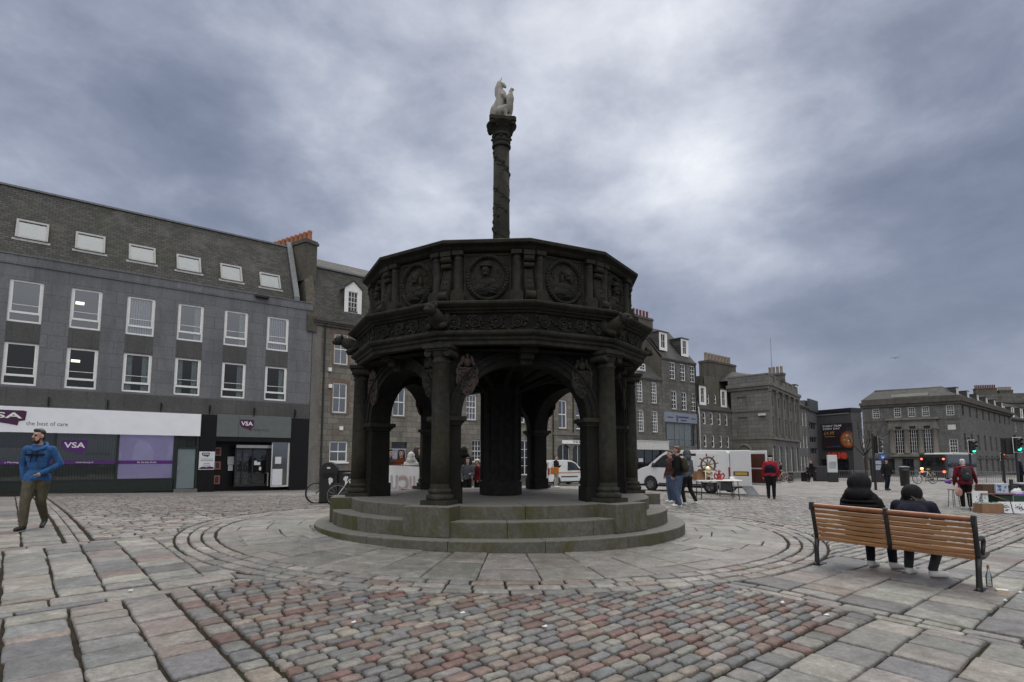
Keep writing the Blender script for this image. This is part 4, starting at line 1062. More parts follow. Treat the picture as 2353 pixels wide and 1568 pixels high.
f = FP(0, 25.4, 705, 33.7)
zB = at(705, 1126, 33.7).z; f.z0 = -0.25
vs_ = f.root('office_building', 'blue-grey granite office block with slate roof, skylights and long white shop fascia')
UL = f.hit(-420, 1000)[0] if False else -4.6; UR = f.hit(709, 1000)[0]
eave = (f.hit(0, 577)[1] + f.hit(709, 700)[1]) / 2
up_w = [(19,101,638,737),(165.7,238,663,755),(295,362,683,771),(412.6,471.3,702,785.5),(518,571.6,719.4,798.5),(614.5,662,735,809.6)]
lo_w = [(3,87,784,883),(150.5,227,800,892.6),(284.5,352,813,901.5),(403.5,463.5,825.5,909.4),(511,565,835.4,916),(609,657.5,845.6,922.4)]
ru = [f.rect(*w) for w in up_w]; rl = [f.rect(*w) for w in lo_w]
def avg(rs, i): return sum(r[i] for r in rs) / len(rs)
cu = [(a[0] + a[1] + b[0] + b[1]) / 4 for a, b in zip(ru, rl)]; wd = avg(ru + rl, 1) - avg(ru + rl, 0)
st_ = (cu[-1] - cu[0]) / 5; cs_ = [cu[0] + st_ * i for i in range(-2, 6)]
zu0, zu1, zl0, zl1 = avg(ru, 2), avg(ru, 3), avg(rl, 2), avg(rl, 3)
z_sp = f.hit(300, 938)[1]                       # bottom of the granite above the shop fascia
z_sp = (f.hit(20, 931)[1] + f.hit(460, 951)[1] + f.hit(690, 962)[1]) / 3
H1 = [(c_ - wd / 2, c_ + wd / 2, a, b) for c_ in cs_ for (a, b) in ((zl0, zl1), (zu0, zu1))]
mb = MB(); band = z_sp + (zl0 - z_sp) * .98
pil = []
wall_grid(mb, UL, UR, z_sp, eave - .42, H1, .12, 0)
wl = mb.build('wall', MT['gran_mod'], vs_)
mb = MB(); mb.box(UL, UR, -.05, .3, eave - .42, eave); mb.box(UL, UR, -.09, .3, eave, eave + .05)
mb.build('parapet', MT['gran_mod'], vs_)
mb = MB()       # dark spandrels between storeys and the band under the lower windows
for c_ in cs_:
    mb.box(c_ - wd / 2, c_ + wd / 2, -.012, .02, zl1 + .02, zu0 - .02)
mb.box(UL, UR - .002, -.022, .02, z_sp - .03, zl0 - .12)
mb.build('spandrel', MT['gran_dark'], vs_)
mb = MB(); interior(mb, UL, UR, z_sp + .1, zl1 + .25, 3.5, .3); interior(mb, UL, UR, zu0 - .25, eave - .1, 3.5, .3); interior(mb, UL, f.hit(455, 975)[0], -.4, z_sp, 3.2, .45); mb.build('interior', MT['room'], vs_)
backs_u = [None, None, None, 'lamp', 'blind', 'curtain_r', 'curtain_r', 'blind']; backs_l = [None, None, None, 'lamp', 'curtains', 'curtains', 'curtain_r', 'curtain_r']
for i, c_ in enumerate(cs_):
    window(vs_, (c_ - wd / 2, c_ + wd / 2, zu0, zu1), 'office', .06, .085, back=backs_u[i], pane=MT['glass'])
    window(vs_, (c_ - wd / 2, c_ + wd / 2, zl0, zl1), 'office', .06, .085, back=backs_l[i], pane=MT['glass_lo'])  # lower panes mirror less sky, standing in for unbuilt houses opposite
    mb = MB(); x = c_ + st_ / 2
    if x < UR - .2:     # flag-pole bracket
        zz = zl0 - .75; mb.box(x - .03, x + .03, -.05, -.02, zz - .2, zz + .3); mb.tube([(x, -.04, zz + .25), (x + .02, -.30, zz + .22), (x, -.04, zz - .15)], .018, 5); mb.cone((x, -.05, zz - .15), (x, -.16, zz + .28), .02, .02, 6); mb.build('flag_bracket', MT['black_metal'], vs_)
# roof slope with skylights
yo = .12; RUN = 1.75
zr = [f.hit(p[0], p[1], RUN + yo)[1] for p in ((8, 422), (320, 493), (640, 566))]; zr = sum(zr) / 3
UR2 = f.hit(668, 640, .9)[0]
def slope_pt(px, py):
    """sight line against the roof slope, in facade coordinates"""
    lo, hi = -0.2, RUN + 1
    for _ in range(40):
        m_ = (lo + hi) / 2; u_, z_ = f.hit(px, py, yo + m_)
        if z_ < eave + (zr - eave) * m_ / RUN: hi = m_
        else: lo = m_
        # deeper planes give a higher sight line
    return None
def on_slope(px, py):
    best = None
    for k in range(0, 201):
        t = k / 200; u_, z_ = f.hit(px, py, yo + t * RUN); e_ = abs(z_ - (eave + .05 + (zr - eave) * t))
        if best is None or e_ < best[0]: best = (e_, u_, yo + t * RUN, z_)
    return best[1:]
mb = MB(); mb.add([(UL, yo, eave + .05), (UR2, yo, eave + .05), (UR2, yo + RUN, zr), (UL, yo + RUN, zr)], [(0, 1, 2, 3)])
mb.add([(UL, yo + RUN, zr), (UR2, yo + RUN, zr), (UR2, yo + RUN + 5, zr - 1.5), (UL, yo + RUN + 5, zr - 1.5)], [(0, 1, 2, 3)])
rf = mb.build('roof', MT['slate'], vs_)
mb = MB(); mb.box(UL, UR2, yo + RUN - .08, yo + RUN + .1, zr - .02, zr + .07); mb.build('ridge', MT['lead'], rf)
sl_up = Vector((0, RUN, zr - eave)).normalized(); sl_n = Vector((0, -(zr - eave), RUN)).normalized()
def sc(q): return tuple(0.3174 * a if i == 0 else 390.6 + .3174 * a for i, a in enumerate(q))
sk = [((120,358),(358,408),(345,530),(108,490)), ((545,450),(762,495),(760,610),(545,575)), ((928,535),(1120,580),(1130,685),(935,655)), ((1270,610),(1445,650),(1462,752),(1285,725)), ((1585,677),(1740,712),(1760,815),(1605,795)), ((1870,740),(2015,775),(2040,865),(1890,850))]
for q in sk:
    p = [Vector(on_slope(*sc(a))) for a in q]
    u0 = (p[0].x + p[3].x) / 2; u1 = (p[1].x + p[2].x) / 2; zt = (p[0].z + p[1].z) / 2; zb = (p[2].z + p[3].z) / 2
    def S(u, z, o): 
        t = (z - eave - .05) / (zr - eave - .05); return Vector((u, yo + t * RUN, z)) + sl_n * o
    def plate(mb, a, b, c, d, o0, o1):
        v = [S(a, c, o0), S(b, c, o0), S(b, d, o0), S(a, d, o0), S(a, c, o1), S(b, c, o1), S(b, d, o1), S(a, d, o1)]
        mb.add(v, [(4, 5, 6, 7), (0, 1, 5, 4), (1, 2, 6, 5), (2, 3, 7, 6), (3, 0, 4, 7)])
    mb = MB(); w = .09
    plate(mb, u0, u0 + w, zb, zt, 0, .10); plate(mb, u1 - w, u1, zb, zt, 0, .10); plate(mb, u0 + w, u1 - w, zt - w, zt, 0, .10); plate(mb, u0 + w, u1 - w, zb, zb + w * .8, 0, .08); plate(mb, u0 - .1, u1 + .1, zb - .12, zb - .01, .005, .02)
    k_ = mb.build('skylight', MT['skyframe'], vs_)
    mb = MB(); v = [S(u0 + w, zb + w * .8, .05), S(u1 - w, zb + w * .8, .05), S(u1 - w, zt - w, .05), S(u0 + w, zt - w, .05)]; mb.add(v, [(0, 1, 2, 3)]); mb.build('pane', MT['glass_sky'], k_)
    mb = MB(); v = [S(u0 + w, zb + w * .8, .012), S(u1 - w, zb + w * .8, .012), S(u1 - w, zt - w, .012), S(u0 + w, zt - w, .012)]; mb.add(v, [(0, 1, 2, 3)]); mb.build('blind', MT['skysheen'], k_)  # no blind: pale sheet under the pane, sky reflection put into its colour
# raised stone skew at the right-hand end, far gable at the left edge
mb = MB(); mb.add([(UR2 - .02, yo - .1, eave + .05), (UR2 + .28, yo - .1, eave + .05), (UR2 + .28, yo + RUN, zr + .14), (UR2 - .02, yo + RUN, zr + .14), (UR2 - .02, yo - .1, eave + .3), (UR2 + .28, yo - .1, eave + .3), (UR2 + .28, yo + RUN, zr + .35), (UR2 - .02, yo + RUN, zr + .35)], [(0, 3, 2, 1), (4, 5, 6, 7), (0, 1, 5, 4), (1, 2, 6, 5), (2, 3, 7, 6), (3, 0, 4, 7)])
mb.build('skew', MT['lead'], vs_)
mb = MB(); mb.box(UL, UR, 3.9, 8, -.5, eave); mb.box(UL, UR, .31, 3.9, z_sp + .02, z_sp + .08); mb.add([(UR, .1, z_sp), (UR, 4, z_sp), (UR, 4, eave), (UR, .1, eave)], [(0, 1, 2, 3)]); mb.build('back_wall', MT['gran_rub'], vs_)
mb = MB(); fl = on_slope(690, 697); mb.box(-.35, .35, -.30, .12, -.05, .07); mb.box(-.30, .30, -.31, -.29, -.03, .05)
ul, zl = f.hit(601, 684); o = mb.build('floodlight', MT['black_metal'], vs_); o.location = (ul, 0, zl)
# shop front
uF1 = f.hit(460, 975)[0]; zf1 = z_sp - .035; zf0 = (f.hit(20, 994)[1] + f.hit(450, 1002)[1]) / 2
mb = MB(); mb.box(UL, uF1, -.16, .30, zf0, zf1); fb = mb.build('fascia', MT['fascia'], vs_)
def logo(mb, u0, u1, z0, z1, y, mi_bg, mi_tx):
    w = u1 - u0; h = z1 - z0
    out = [(0.03, .97), (.0, .72), (.04, .52), (.16, .34), (.36, .22), (.62, .12), (.84, .0), (.86, .28), (.98, .36), (1.0, .95), (.94, 1.0), (.10, 1.0)]
    mb.ext([(u0 + a * w, z0 + b * h) for a, b in out], y - .012, y, mi_bg)
    text(mb, 'VSA', u0 + w * .10, u0 + w * .92, z0 + h * .46, z0 + h * .84, y - .016, mi_tx, .02)
mb = MB(); ub, zt_ = f.hit(62, 944, -.16); ua = ub - 1.75; zb_ = f.hit(50, 978, -.16)[1]
logo(mb, ua, ub, zb_, zt_, -.165, 0, 1); mb.build('logo', [MT['plum'], MT['letterwhite']], fb)
a_ = f.hit(60, 972, -.16); b_ = f.hit(156, 976, -.16)
mb = MB(); text(mb, 'the best of care', a_[0], b_[0], a_[1] - .10, a_[1] + .08, -.166, 0); mb.build('slogan', MT['lettergrey'], fb)
zs0 = f.hit(100, 1103)[1]; zs0 = (f.hit(200, 1104)[1] + f.hit(390, 1097)[1]) / 2
u1_ = f.hit(269, 1060)[0]; u2_ = f.hit(400, 1060)[0]; u3_ = f.hit(405, 1060)[0]; u0_ = f.hit(124, 1060)[0]
mb = MB(); mb.box(UL, u2_, .02, .3, -.5, zs0 - .06); mb.box(UL, u2_, -.06, .3, zs0 - .62, zs0 - .56); mb.box(UL, u2_ + .1, .0, .3, zs0 - .06, zs0)
for u_ in (UL, u0_, u1_, u2_): mb.box(u_ - .05, u_ + .05, .02, .2, zs0, zf0)
sf = mb.build('shopfront', MT['stall'], vs_)
mb = MB()
for a, b in ((UL, u0_), (u0_, u1_), (u1_, u2_)): mb.add([(a + .05, .1, zs0), (b - .05, .1, zs0), (b - .05, .1, zf0), (a + .05, .1, zf0)], [(0, 1, 2, 3)])
mb.build('pane', MT['shopglass'], sf)
mb = MB(); zmid = zs0 + (zf0 - zs0) * .68
for (a, b, z0_, z1_) in ((UL, u0_, zs0, zmid), (u0_, u1_, zs0, zf0)):
    n = int((b - a) / .11)
    for i in range(n):
        x = a + (b - a) * (i + .5) / n; q = (b - a) / n * .47; mb.add([(x - q, .17, z0_), (x + q, .20, z0_), (x + q, .20, z1_), (x - q, .17, z1_)], [(0, 1, 2, 3)])
mb.build('blind', MT['vblind'], sf)
mb = MB(); n = int((u0_ - UL) / .22)
for i in range(n): x = UL + (u0_ - UL) * (i + .5) / n; mb.box(x - .035, x + .035, .18, .2, zmid, zf0)
mb.box(UL, u0_, .4, .42, zmid, zf0); mb.build('slat_blind', MT['darkblind'], sf)
mb = MB(); mb.box(u1_ + .05, u2_ - .05, .14, .18, zs0, zf0); mb.build('lilac_panel', MT['lilac'], sf)
zp0 = (f.hit(250, 1067)[1] + f.hit(390, 1066)[1]) / 2; zp1 = zp0 + .17
mb = MB(); mb.box(UL, u2_ - .05, .085, .094, zp0, zp1, 0)
for (xa, xb, body) in ((174, 215, 'www.vsa.org.uk'), (316, 360, 'for the best of care'), (10, 60, 'a Moving care')):
    a_ = f.hit(xa, 1063)[0]; b_ = f.hit(xb, 1063)[0]; text(mb, body, a_, b_, zp0 + .04, zp1 - .04, .083, 1)
mb.build('stripe', [MT['purple'], MT['letterwhite']], sf)
mb = MB(); a_ = f.hit(142, 1011); b_ = f.hit(199, 1044); logo(mb, a_[0], b_[0], f.hit(190, 1045)[1], f.hit(160, 1011)[1], .084, 0, 1); mb.build('logo', [MT['purple'], MT['letterwhite']], sf)
mb = MB(); a_ = f.hit(197, 1042); b_ = f.hit(253, 1043); text(mb, 'the best of lives', a_[0], b_[0], a_[1] - .09, a_[1] + .09, .083, 0); mb.build('slogan', MT['letterdark'], sf)
# side door, black entrance bay
uD0, uD1, zd0, zd1 = f.rect(406, 449, 1031, 1123); zd0 = f.hit(428, 1123)[1]
mb = MB(); mb.box(u2_ + .05, uF1 - .02, .16, .3, -.5, zf0); mb.box(uD0 - .1, uD0, .02, .16, -.5, zf0); mb.box(uD1, uD1 + .1, .02, .16, -.5, zf0); mb.box(uD0 - .0, uD1, .02, .16, zd1, zd1 + .08)
bd = mb.build('doorway', MT['stall'], vs_)
mb = MB(); mb.box(uD0 + .02, uD1 - .02, .08, .158, zd0, zd1); mb.build('door', MT['doorgrey'], bd, bevel=.01)
mb = MB(); mb.box(uD1 + .14, uD1 + .18, .10, .16, zd0 + 1.0, zd0 + 1.12); mb.box(uD0 + .04, uD0 + .08, .03, .08, zd0 + .9, zd0 + 1.15); mb.build('handle', MT['steel'], bd)
mb = MB(); ua, ub, za, zb_ = f.rect(430, 449, 1008, 1026)
for i in range(6): z_ = za + (zb_ - za) * i / 6; mb.box(ua, ub, .10, .159, z_, z_ + .05)
mb.build('vent', MT['black_metal'], bd)
mb = MB(); mb.box(uD0 - .1, uD1 + .1, -.2, .1, -.5, zd0 - .02); mb.build('doorstep', MT['trim'], bd)
uE0 = f.hit(497, 1000)[0]; uE1 = f.hit(668, 1000)[0]; zE0, zE1 = f.hit(580, 1005)[1], f.hit(580, 955)[1]
mb = MB(); mb.box(uF1 + .005, uE0, -.02, .3, -.5, z_sp - .035); mb.box(uE1, UR, -.02, .3, -.5, z_sp - .035); mb.box(uE0, uE1, 1.2, 1.4, -.5, z_sp); mb.box(uE0, uE1, -.01, .3, zE1, z_sp - .036); mb.box(uE0, uE1, .0, 1.2, zE0 - .25, zE0 - .02); mb.box(uE0, uE0 + .05, .3, 1.2, -.5, zE0); 
en = mb.build('entrance_surround', MT['polblack'], vs_)
uEm = uE0 + (uE1 - uE0) * .28
mb = MB(); mb.box(uE0 + .004, uEm - .006, -.03, .28, zE0, zE1); mb.box(uEm + .006, uE1 - .004, -.03, .28, zE0, zE1); sg = mb.build('sign_panel', MT['panelgrey'], vs_)
mb = MB(); a_, b_, c_, d_ = f.rect(550, 583, 965, 990); logo(mb, a_, b_, c_, d_, -.035, 0, 1); a2 = f.hit(582, 987)[0]; b2 = f.hit(617, 987)[0]; text(mb, 'the best of care', a2, b2, c_ - .01, c_ + .14, -.034, 2); mb.build('logo', [MT['plum'], MT['letterwhite'], MT['letterdark']], sg)
# door leaves inside the recess
yd = .55
a_, b_, c_, d_ = f.rect(541, 618, 1030, 1125, yd); c_ = zd0
mb = MB()
for u_ in (a_, a_ + (b_ - a_) * .2, a_ + (b_ - a_) * .5, b_ - .1, b_): mb.box(u_ - .04, u_ + .04, yd, yd + .08, c_, d_)
mb.box(a_, b_, yd - .01, yd + .07, c_, c_ + .12); mb.box(a_, b_, yd, yd + .08, d_ - .1, d_)
dr_ = mb.build('door_frame', MT['black_metal'], vs_)
mb = MB(); mb.box(a_ - .04, b_ + .1, yd - .16, yd, d_, d_ + .16); mb.build('door_operator', MT['steel'], dr_)
mb = MB(); mb.add([(a_, yd + .04, c_), (b_, yd + .04, c_), (b_, yd + .04, d_), (a_, yd + .04, d_)], [(0, 1, 2, 3)]); mb.build('pane', MT['shopglass'], dr_)
mb = MB()
for u_ in (a_ + .04, a_ + (b_ - a_) * .24): mb.box(u_, u_ + (b_ - a_) * .18, yd + .3, yd + .36, c_ + .05, d_ - .3)
mb.build('leaflet_rack', MT['leaflets'], dr_)
mb = MB()
for (x0, x1, y0, y1) in ((584, 590, 1059, 1069), (590, 598, 1062, 1069), (595, 600, 1073, 1081)):
    q = f.rect(x0, x1, y0, y1, yd - .02); mb.box(q[0], q[1], yd - .03, yd - .02, q[2], q[3])
mb.build('sticker', MT['paper'], dr_)
q = f.rect(623, 664, 1004, 1122, .12); q = (q[0], uE1 - .01, zd0 - .05, zE0 - .03)
mb = MB(); mb.box(q[0], q[1], .08, .12, q[2], q[2] + .08); mb.box(q[1] - .09, q[1], .06, .14, q[2], q[3]); mb.box(q[0], q[0] + .05, .08, .12, q[2], q[3])
sc_ = mb.build('side_screen', MT['offwhite'], vs_)
mb = MB(); mb.add([(q[0], .10, q[2]), (q[1], .10, q[2]), (q[1], .10, q[3]), (q[0], .10, q[3])], [(0, 1, 2, 3)]); mb.build('pane', MT['glass_sky'], sc_)
mb = MB(); w_ = f.rect(625, 648, 1078, 1122, .07); mb.box(w_[0], w_[1], .065, .075, q[2] + .1, w_[3], 0); w_ = f.rect(632, 646, 1050, 1066, .07); mb.box(w_[0], w_[1], .06, .07, w_[2], w_[3], 0); mb.build('notice', MT['paper'], sc_)
mb = MB(); w_ = f.rect(615, 619, 1088, 1125, .3); mb.cone((w_[0], .3, zd0), (w_[0], .3, w_[3]), .035, .035, 8); mb.cone((w_[0], .3, w_[3]), (w_[0], .55, w_[3]), .035, .035, 8); mb.build('handrail', MT['steel'], vs_)
w_ = f.rect(457, 493, 1038, 1079.5, -.03)
mb = MB(); mb.box(w_[0], w_[1], -.05, -.02, w_[2], w_[3], 0); logo(mb, w_[0] + .12, w_[0] + .48, w_[3] - .28, w_[3] - .06, -.052, 1, 2)
r_ = random.Random(4)
for i, ww in enumerate((.75, .8, .4, .45, .35, .3)): z_ = w_[3] - .40 - i * .085 - (.06 if i > 1 else 0); mm = (w_[0] + w_[1]) / 2; hw = (w_[1] - w_[0]) * ww / 2; mb.box(mm - hw, mm + hw, -.053, -.05, z_, z_ + .025, 3)
hw = (w_[1] - w_[0]) / 2 - .03; mm = (w_[0] + w_[1]) / 2
mb.ext([(mm - hw, w_[2] + .03), (mm + hw, w_[2] + .03), (mm + hw, w_[2] + .12), (mm + hw * .4, w_[2] + .17), (mm, w_[2] + .11), (mm - hw * .6, w_[2] + .16), (mm - hw, w_[2] + .08)], -.054, -.05, 1)
mb.build('poster', [MT['paper'], MT['plum'], MT['letterwhite'], MT['lettergrey']], vs_)
for (x0, x1, y0, y1) in ((504.5, 520, 1027.5, 1047.5), (504, 519, 1061, 1080), (502, 517, 1094, 1114.5)):
    w_ = f.rect(x0, x1, y0, y1); w_ = (w_[0] + .0, w_[1], w_[2], w_[3])
    mb = MB(); mb.box(w_[0], w_[1], 1.14, 1.19, w_[2], w_[3], 0); mb.box(w_[0] + .08, w_[1] - .08, 1.13, 1.14, w_[2] + .08, w_[3] - .08, 1); mb.box(w_[0] + .15, w_[1] - .15, 1.12, 1.13, w_[2] + .16, w_[3] - .16, 0)
    mb.build('plaque', [MT['copper'], MT['plum']], vs_)
mb = MB()
for (x0, x1, y0, y1) in ((523, 538, 1049.5, 1068), (524, 535, 1069, 1082)):
    w_ = f.rect(x0, x1, y0, y1, 1.1); mb.box(w_[0], w_[1], 1.11, 1.12, w_[2], w_[3])
mb.build('notice', MT['paper'], vs_)
# ------------------------------------------------------------------ tenement with mansard and dormers, next in the row
B0 = f.world(UR + .02, 0, 0); ND = Vector((0.756, 0.655, 0))
def row_depth(px):
    a = ray(px, 1060)[0]; s_ = (a * B0.y - B0.x) / (ND.x - a * ND.y); return B0 + ND * s_
p1 = row_depth(1269)
t = Facade(B0.x, B0.y, p1.x, p1.y, -.45)
tn = t.root('tenement_house', 'brownish granite tenement with slated mansard roof and white gabled dormer behind the cross')
ez = t.hit(730, 742)[1]; L_ = t.L
wr = [t.rect(768, 800, 768, 838), t.rect(766, 797, 880, 949), t.rect(757, 799, 1014, 1062), t.rect(904, 930, 893, 957), t.rect(1069, 1098, 905, 972), t.rect(1085, 1107, 1012, 1062)]
zr3 = (t.hit(784, 838)[1], t.hit(784, 768)[1]); zr2 = (t.hit(781, 949)[1], t.hit(781, 880)[1]); zr1 = (t.hit(778, 1062)[1], t.hit(778, 1014)[1])
wu = [((a[0] + a[1]) / 2) for a in wr]
cols = [(wu[0] + wu[1]) / 2, wu[3], wu[4]]; w_ = .92
step = cols[1] - cols[0]; cols = [cols[0], cols[1], cols[2], min(L_ - 1.2, cols[2] + (cols[2] - cols[1]) * .8)]
holes = []
for c_ in cols:
    for zz in (zr2, zr3): holes.append((c_ - w_ / 2, c_ + w_ / 2, zz[0], zz[1]))
hb = [(wr[2][0], wr[2][1], zr1[0], zr1[1]), (wr[5][0], wr[5][1], wr[5][2], wr[5][3])]
dq = t.rect(899, 935, 1014, 1100); dz1 = t.hit(917, 1016)[1]; dd = (dq[0], dq[1], 0.35, dz1)
sl = t.rect(1197, 1207, 1012, 1092); hb.append((sl[0], sl[1] + .5, sl[2], sl[3]))
mb = MB(); wall_grid(mb, 0, L_, -.3, ez, holes + hb + [dd], .16, 0); mb.build('wall', MT['gran_old'], tn)
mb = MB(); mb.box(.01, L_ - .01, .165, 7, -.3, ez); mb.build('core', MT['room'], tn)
for h_ in holes: window(tn, h_, 'sash', .09, .075, (2, 1) if h_[0] < cols[2] - 1 else (3, 2), back='curtains', sill=MT['trim'], pane=MT['glass'])
window(tn, hb[0], 'sash', .09, .08, (2, 1), sill=MT['white'], pane=MT['glass_sky']); window(tn, hb[1], 'sash', .09, .06, (3, 2), sill=MT['trim']); window(tn, hb[2], 'grid', .09, .07, (2, 4), sill=MT['trim'])
mb = MB()
for h_ in holes[1::2][:1] + holes[::2][:1]:
    a, b, c_, d_ = h_; mb.box(a - .16, a - .002, -.012, .02, c_ - .1, d_ + .18); mb.box(b + .002, b + .16, -.012, .02, c_ - .1, d_ + .18); mb.box(a, b, -.012, .02, d_ + .002, d_ + .18)
mb.build('window_surround', MT['pinktrim'], tn)
mb = MB(); mb.box(dd[0], dd[1], .10, .16, dd[2], dd[3] - .55); mb.box(dd[0], dd[1], .06, .16, dd[3] - .55, dd[3] - .42)
dr_ = mb.build('door', simple('pale_blue_grey_door', (0.27, 0.28, 0.33), 0.5), tn, bevel=.01)
mb = MB()
for (i, j) in ((0, 0), (1, 0), (0, 1), (1, 1)):
    a = dd[0] + .12 + i * (dd[1] - dd[0] - .1) / 2; mb.box(a, a + (dd[1] - dd[0]) / 2 - .2, .085, .10, dd[2] + .2 + j * 1.0, dd[2] + 1.0 + j * .75)
mb.build('panel', simple('door_panel_paint', (0.24, 0.25, 0.30), 0.5), dr_); mb = MB(); mb.add([(dd[0], .14, dd[3] - .42), (dd[1], .14, dd[3] - .42), (dd[1], .14, dd[3]), (dd[0], .14, dd[3])], [(0, 1, 2, 3)]); mb.build('fanlight', MT['dglass'], dr_)
mb = MB(); mb.box(0, L_, -.22, .1, ez, ez + .10); mb.box(0, L_, -.14, .1, ez - .14, ez); mb.box(0, L_, -.30, .1, ez + .10, ez + .22); mb.build('cornice', MT['trim_dk'], tn)
mb = MB(); mb.box(0, .55, -.03, .02, -.3, ez - .145); mb.build('quoin', MT['trim'], tn)
downpipe(tn, .62 + .12, -.3, ez - .1)
mb = MB()
for (x, y) in ((784 - 50 + 24, 888), (757, 790 + 60), (783, 985)): u_, z_ = t.hit(x, y); mb.box(u_ - .1, u_ + .1, -.12, 0, z_ - .1, z_ + .12)
mb.build('alarm_box', MT['white'], tn)
mr = 1.35; zm_ = t.hit(722, 612, mr)[1]; zt_ = t.hit(722, 594, mr + 3.2)[1]
mb = MB(); mb.add([(.2, -.1, ez + .22), (L_, -.1, ez + .22), (L_, mr, zm_), (.2, mr, zm_)], [(0, 1, 2, 3)]); mb.add([(.2, mr - .05, zm_), (L_, mr - .05, zm_), (L_, mr + 3.2, zt_), (.2, mr + 3.2, zt_)], [(0, 1, 2, 3)]); mb.add([(.2, mr + 3.2, zt_), (L_, mr + 3.2, zt_), (L_, mr + 6.5, zm_), (.2, mr + 6.5, zm_)], [(0, 1, 2, 3)])
rf = mb.build('roof', MT['slate'], tn); mb = MB(); mb.box(.2, L_, mr - .12, mr + .02, zm_ - .05, zm_ + .06); mb.build('ridge', MT['lead'], rf)
ud, zd_ = t.hit(810, 728, .25)
for i in range(4):
    u_ = ud + i * 4.3
    if u_ < L_ - 1: dormer(tn, u_, 1.15, .22, zd_, 1.75, 1.1, (3, 2))
# party-wall gable with its long chimney, seen edge-on
zc = t.hit(715, 545, .6)[1]
mb = MB(); mb.add([(-.35, -.1, ez), (.2, -.1, ez), (.2, 2.2, zc), (-.35, 2.2, zc), (-.35, -.1, ez + .35), (.2, -.1, ez + .35), (.2, 1.2, zm_ + .3), (-.35, 1.2, zm_ + .3)], [(4, 5, 6, 7), (0, 1, 5, 4)])
mb.box(-.35, .2, -.12, 8, ez - .6, ez + .25); mb.ext([(0, 0)] * 3, 0, 0) if False else None
pr_ = [(-.1, ez + .25), (1.1, zm_ + .3), (8, zm_ + .3), (8, ez)]
vs = [(x, y, z) for x in (-.36, .21) for (y, z) in pr_]; mb.add(vs, [(0, 1, 2, 3), (4, 7, 6, 5), (0, 4, 5, 1), (1, 5, 6, 2)])
mb.build('gable', MT['gran_rub'], tn)
ck = chimney(tn, -.42, .42, 0, 4.6, zm_ - 1.2, 15.0, MT['gran_rub'], MT['terracotta'], 11, 'y', .15, .62); ck.location = (.05, .75, 0); ck.rotation_euler = (0, 0, R_(16))
# ------------------------------------------------------------------ the rest of the row on the far side
def z1b(q): return (1436.2 + .3114 * q[0], 1436.2 + .3114 * q[1], 689.4 + .3114 * q[2], 689.4 + .3114 * q[3])
def z2b(q): return (1838.3 + .2198 * q[0], 1838.3 + .2198 * q[1], 833 + .2198 * q[2], 833 + .2198 * q[3])
def even(rs):
    """same sill and head heights across one row of windows"""
    a = sum(r[2] for r in rs) / len(rs); b = sum(r[3] for r in rs) / len(rs); w = sum(r[1] - r[0] for r in rs) / len(rs)
    return [((r[0] + r[1]) / 2 - w / 2, (r[0] + r[1]) / 2 + w / 2, a, b) for r in rs]
def eaves(root, L, z, mat_, out=.22, h=.22, y1=.1):
    mb = MB(); mb.box(0, L, -out, y1, z, z + h); mb.box(0, L, -out * .55, y1, z - h * .7, z); return mb.build('cornice', mat_, root)
def gable_roof(root, L, y0, run, z0, z1, mat_, x0=0.0):
    mb = MB(); mb.add([(x0, y0, z0), (L, y0, z0), (L, y0 + run, z1), (x0, y0 + run, z1), (L, y0 + 2 * run, z0), (x0, y0 + 2 * run, z0)], [(0, 1, 2, 3), (3, 2, 4, 5)]); return mb.build('roof', mat_, root)
# --- shop with round-headed openings seen through the arch
a_, b_ = row_depth(1269), row_depth(1440)
q = Facade(a_.x, a_.y, b_.x, b_.y, -.5); s3 = q.root('shop_building', 'granite building with arched shop front and thin white name board, seen through the right arch')
wn_ = even([q.rect(1284, 1303, 921, 985), q.rect(1324, 1342, 923, 987)]); stp = wn_[1][0] - wn_[0][0]
wn_ += [(wn_[1][0] + stp * i, wn_[1][1] + stp * i, wn_[1][2], wn_[1][3]) for i in (1, 2, 3) if wn_[1][1] + stp * i < q.L - .3]
ar = [q.rect(1281, 1310, 1021, 1062), q.rect(1316, 1343, 1022, 1104)]; ar[1] = (ar[1][0], ar[1][1], .1, ar[1][3])
ez = 8.9; mb = MB(); wall_grid(mb, 0, q.L, -.3, ez, wn_ + ar, .16); mb.build('wall', MT['gran_old'], s3)
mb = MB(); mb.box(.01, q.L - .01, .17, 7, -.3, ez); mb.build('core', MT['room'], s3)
for w_ in wn_: window(s3, w_, 'sash', .09, .09, (2, 1), back='curtains', pane=MT['glass'], sill=MT['pinktrim'])
for w_ in ar: window(s3, w_, 'grid', .10, .06, (2, 1), frame=MT['offwhite'])
mb = MB()
for w_ in ar:       # rounded stone corners over the openings
    r_ = (w_[1] - w_[0]) / 2
    for sx in (-1, 1):
        xe = w_[0] if sx < 0 else w_[1]; pts = [(xe, w_[3])] + [(xe - sx * r_ * (1 - math.sin(t)), w_[3] - r_ * .6 * (1 - math.cos(t))) for t in [PI / 2 * i / 6 for i in range(7)]]
        pts = [(xe, w_[3]), (xe, w_[3] - r_ * .6)] + [(xe - sx * r_ * (1 - math.cos(t)), w_[3] - r_ * .6 * (1 - math.sin(t))) for t in [PI / 2 * i / 6 for i in range(1, 7)]]
        mb.ext(pts if sx > 0 else pts[::-1], -.01, .14)
mb.box(0, q.L, -.12, .02, ar[1][3] + .75, ar[1][3] + .92); mb.build('arch_trim', MT['trim'], s3)
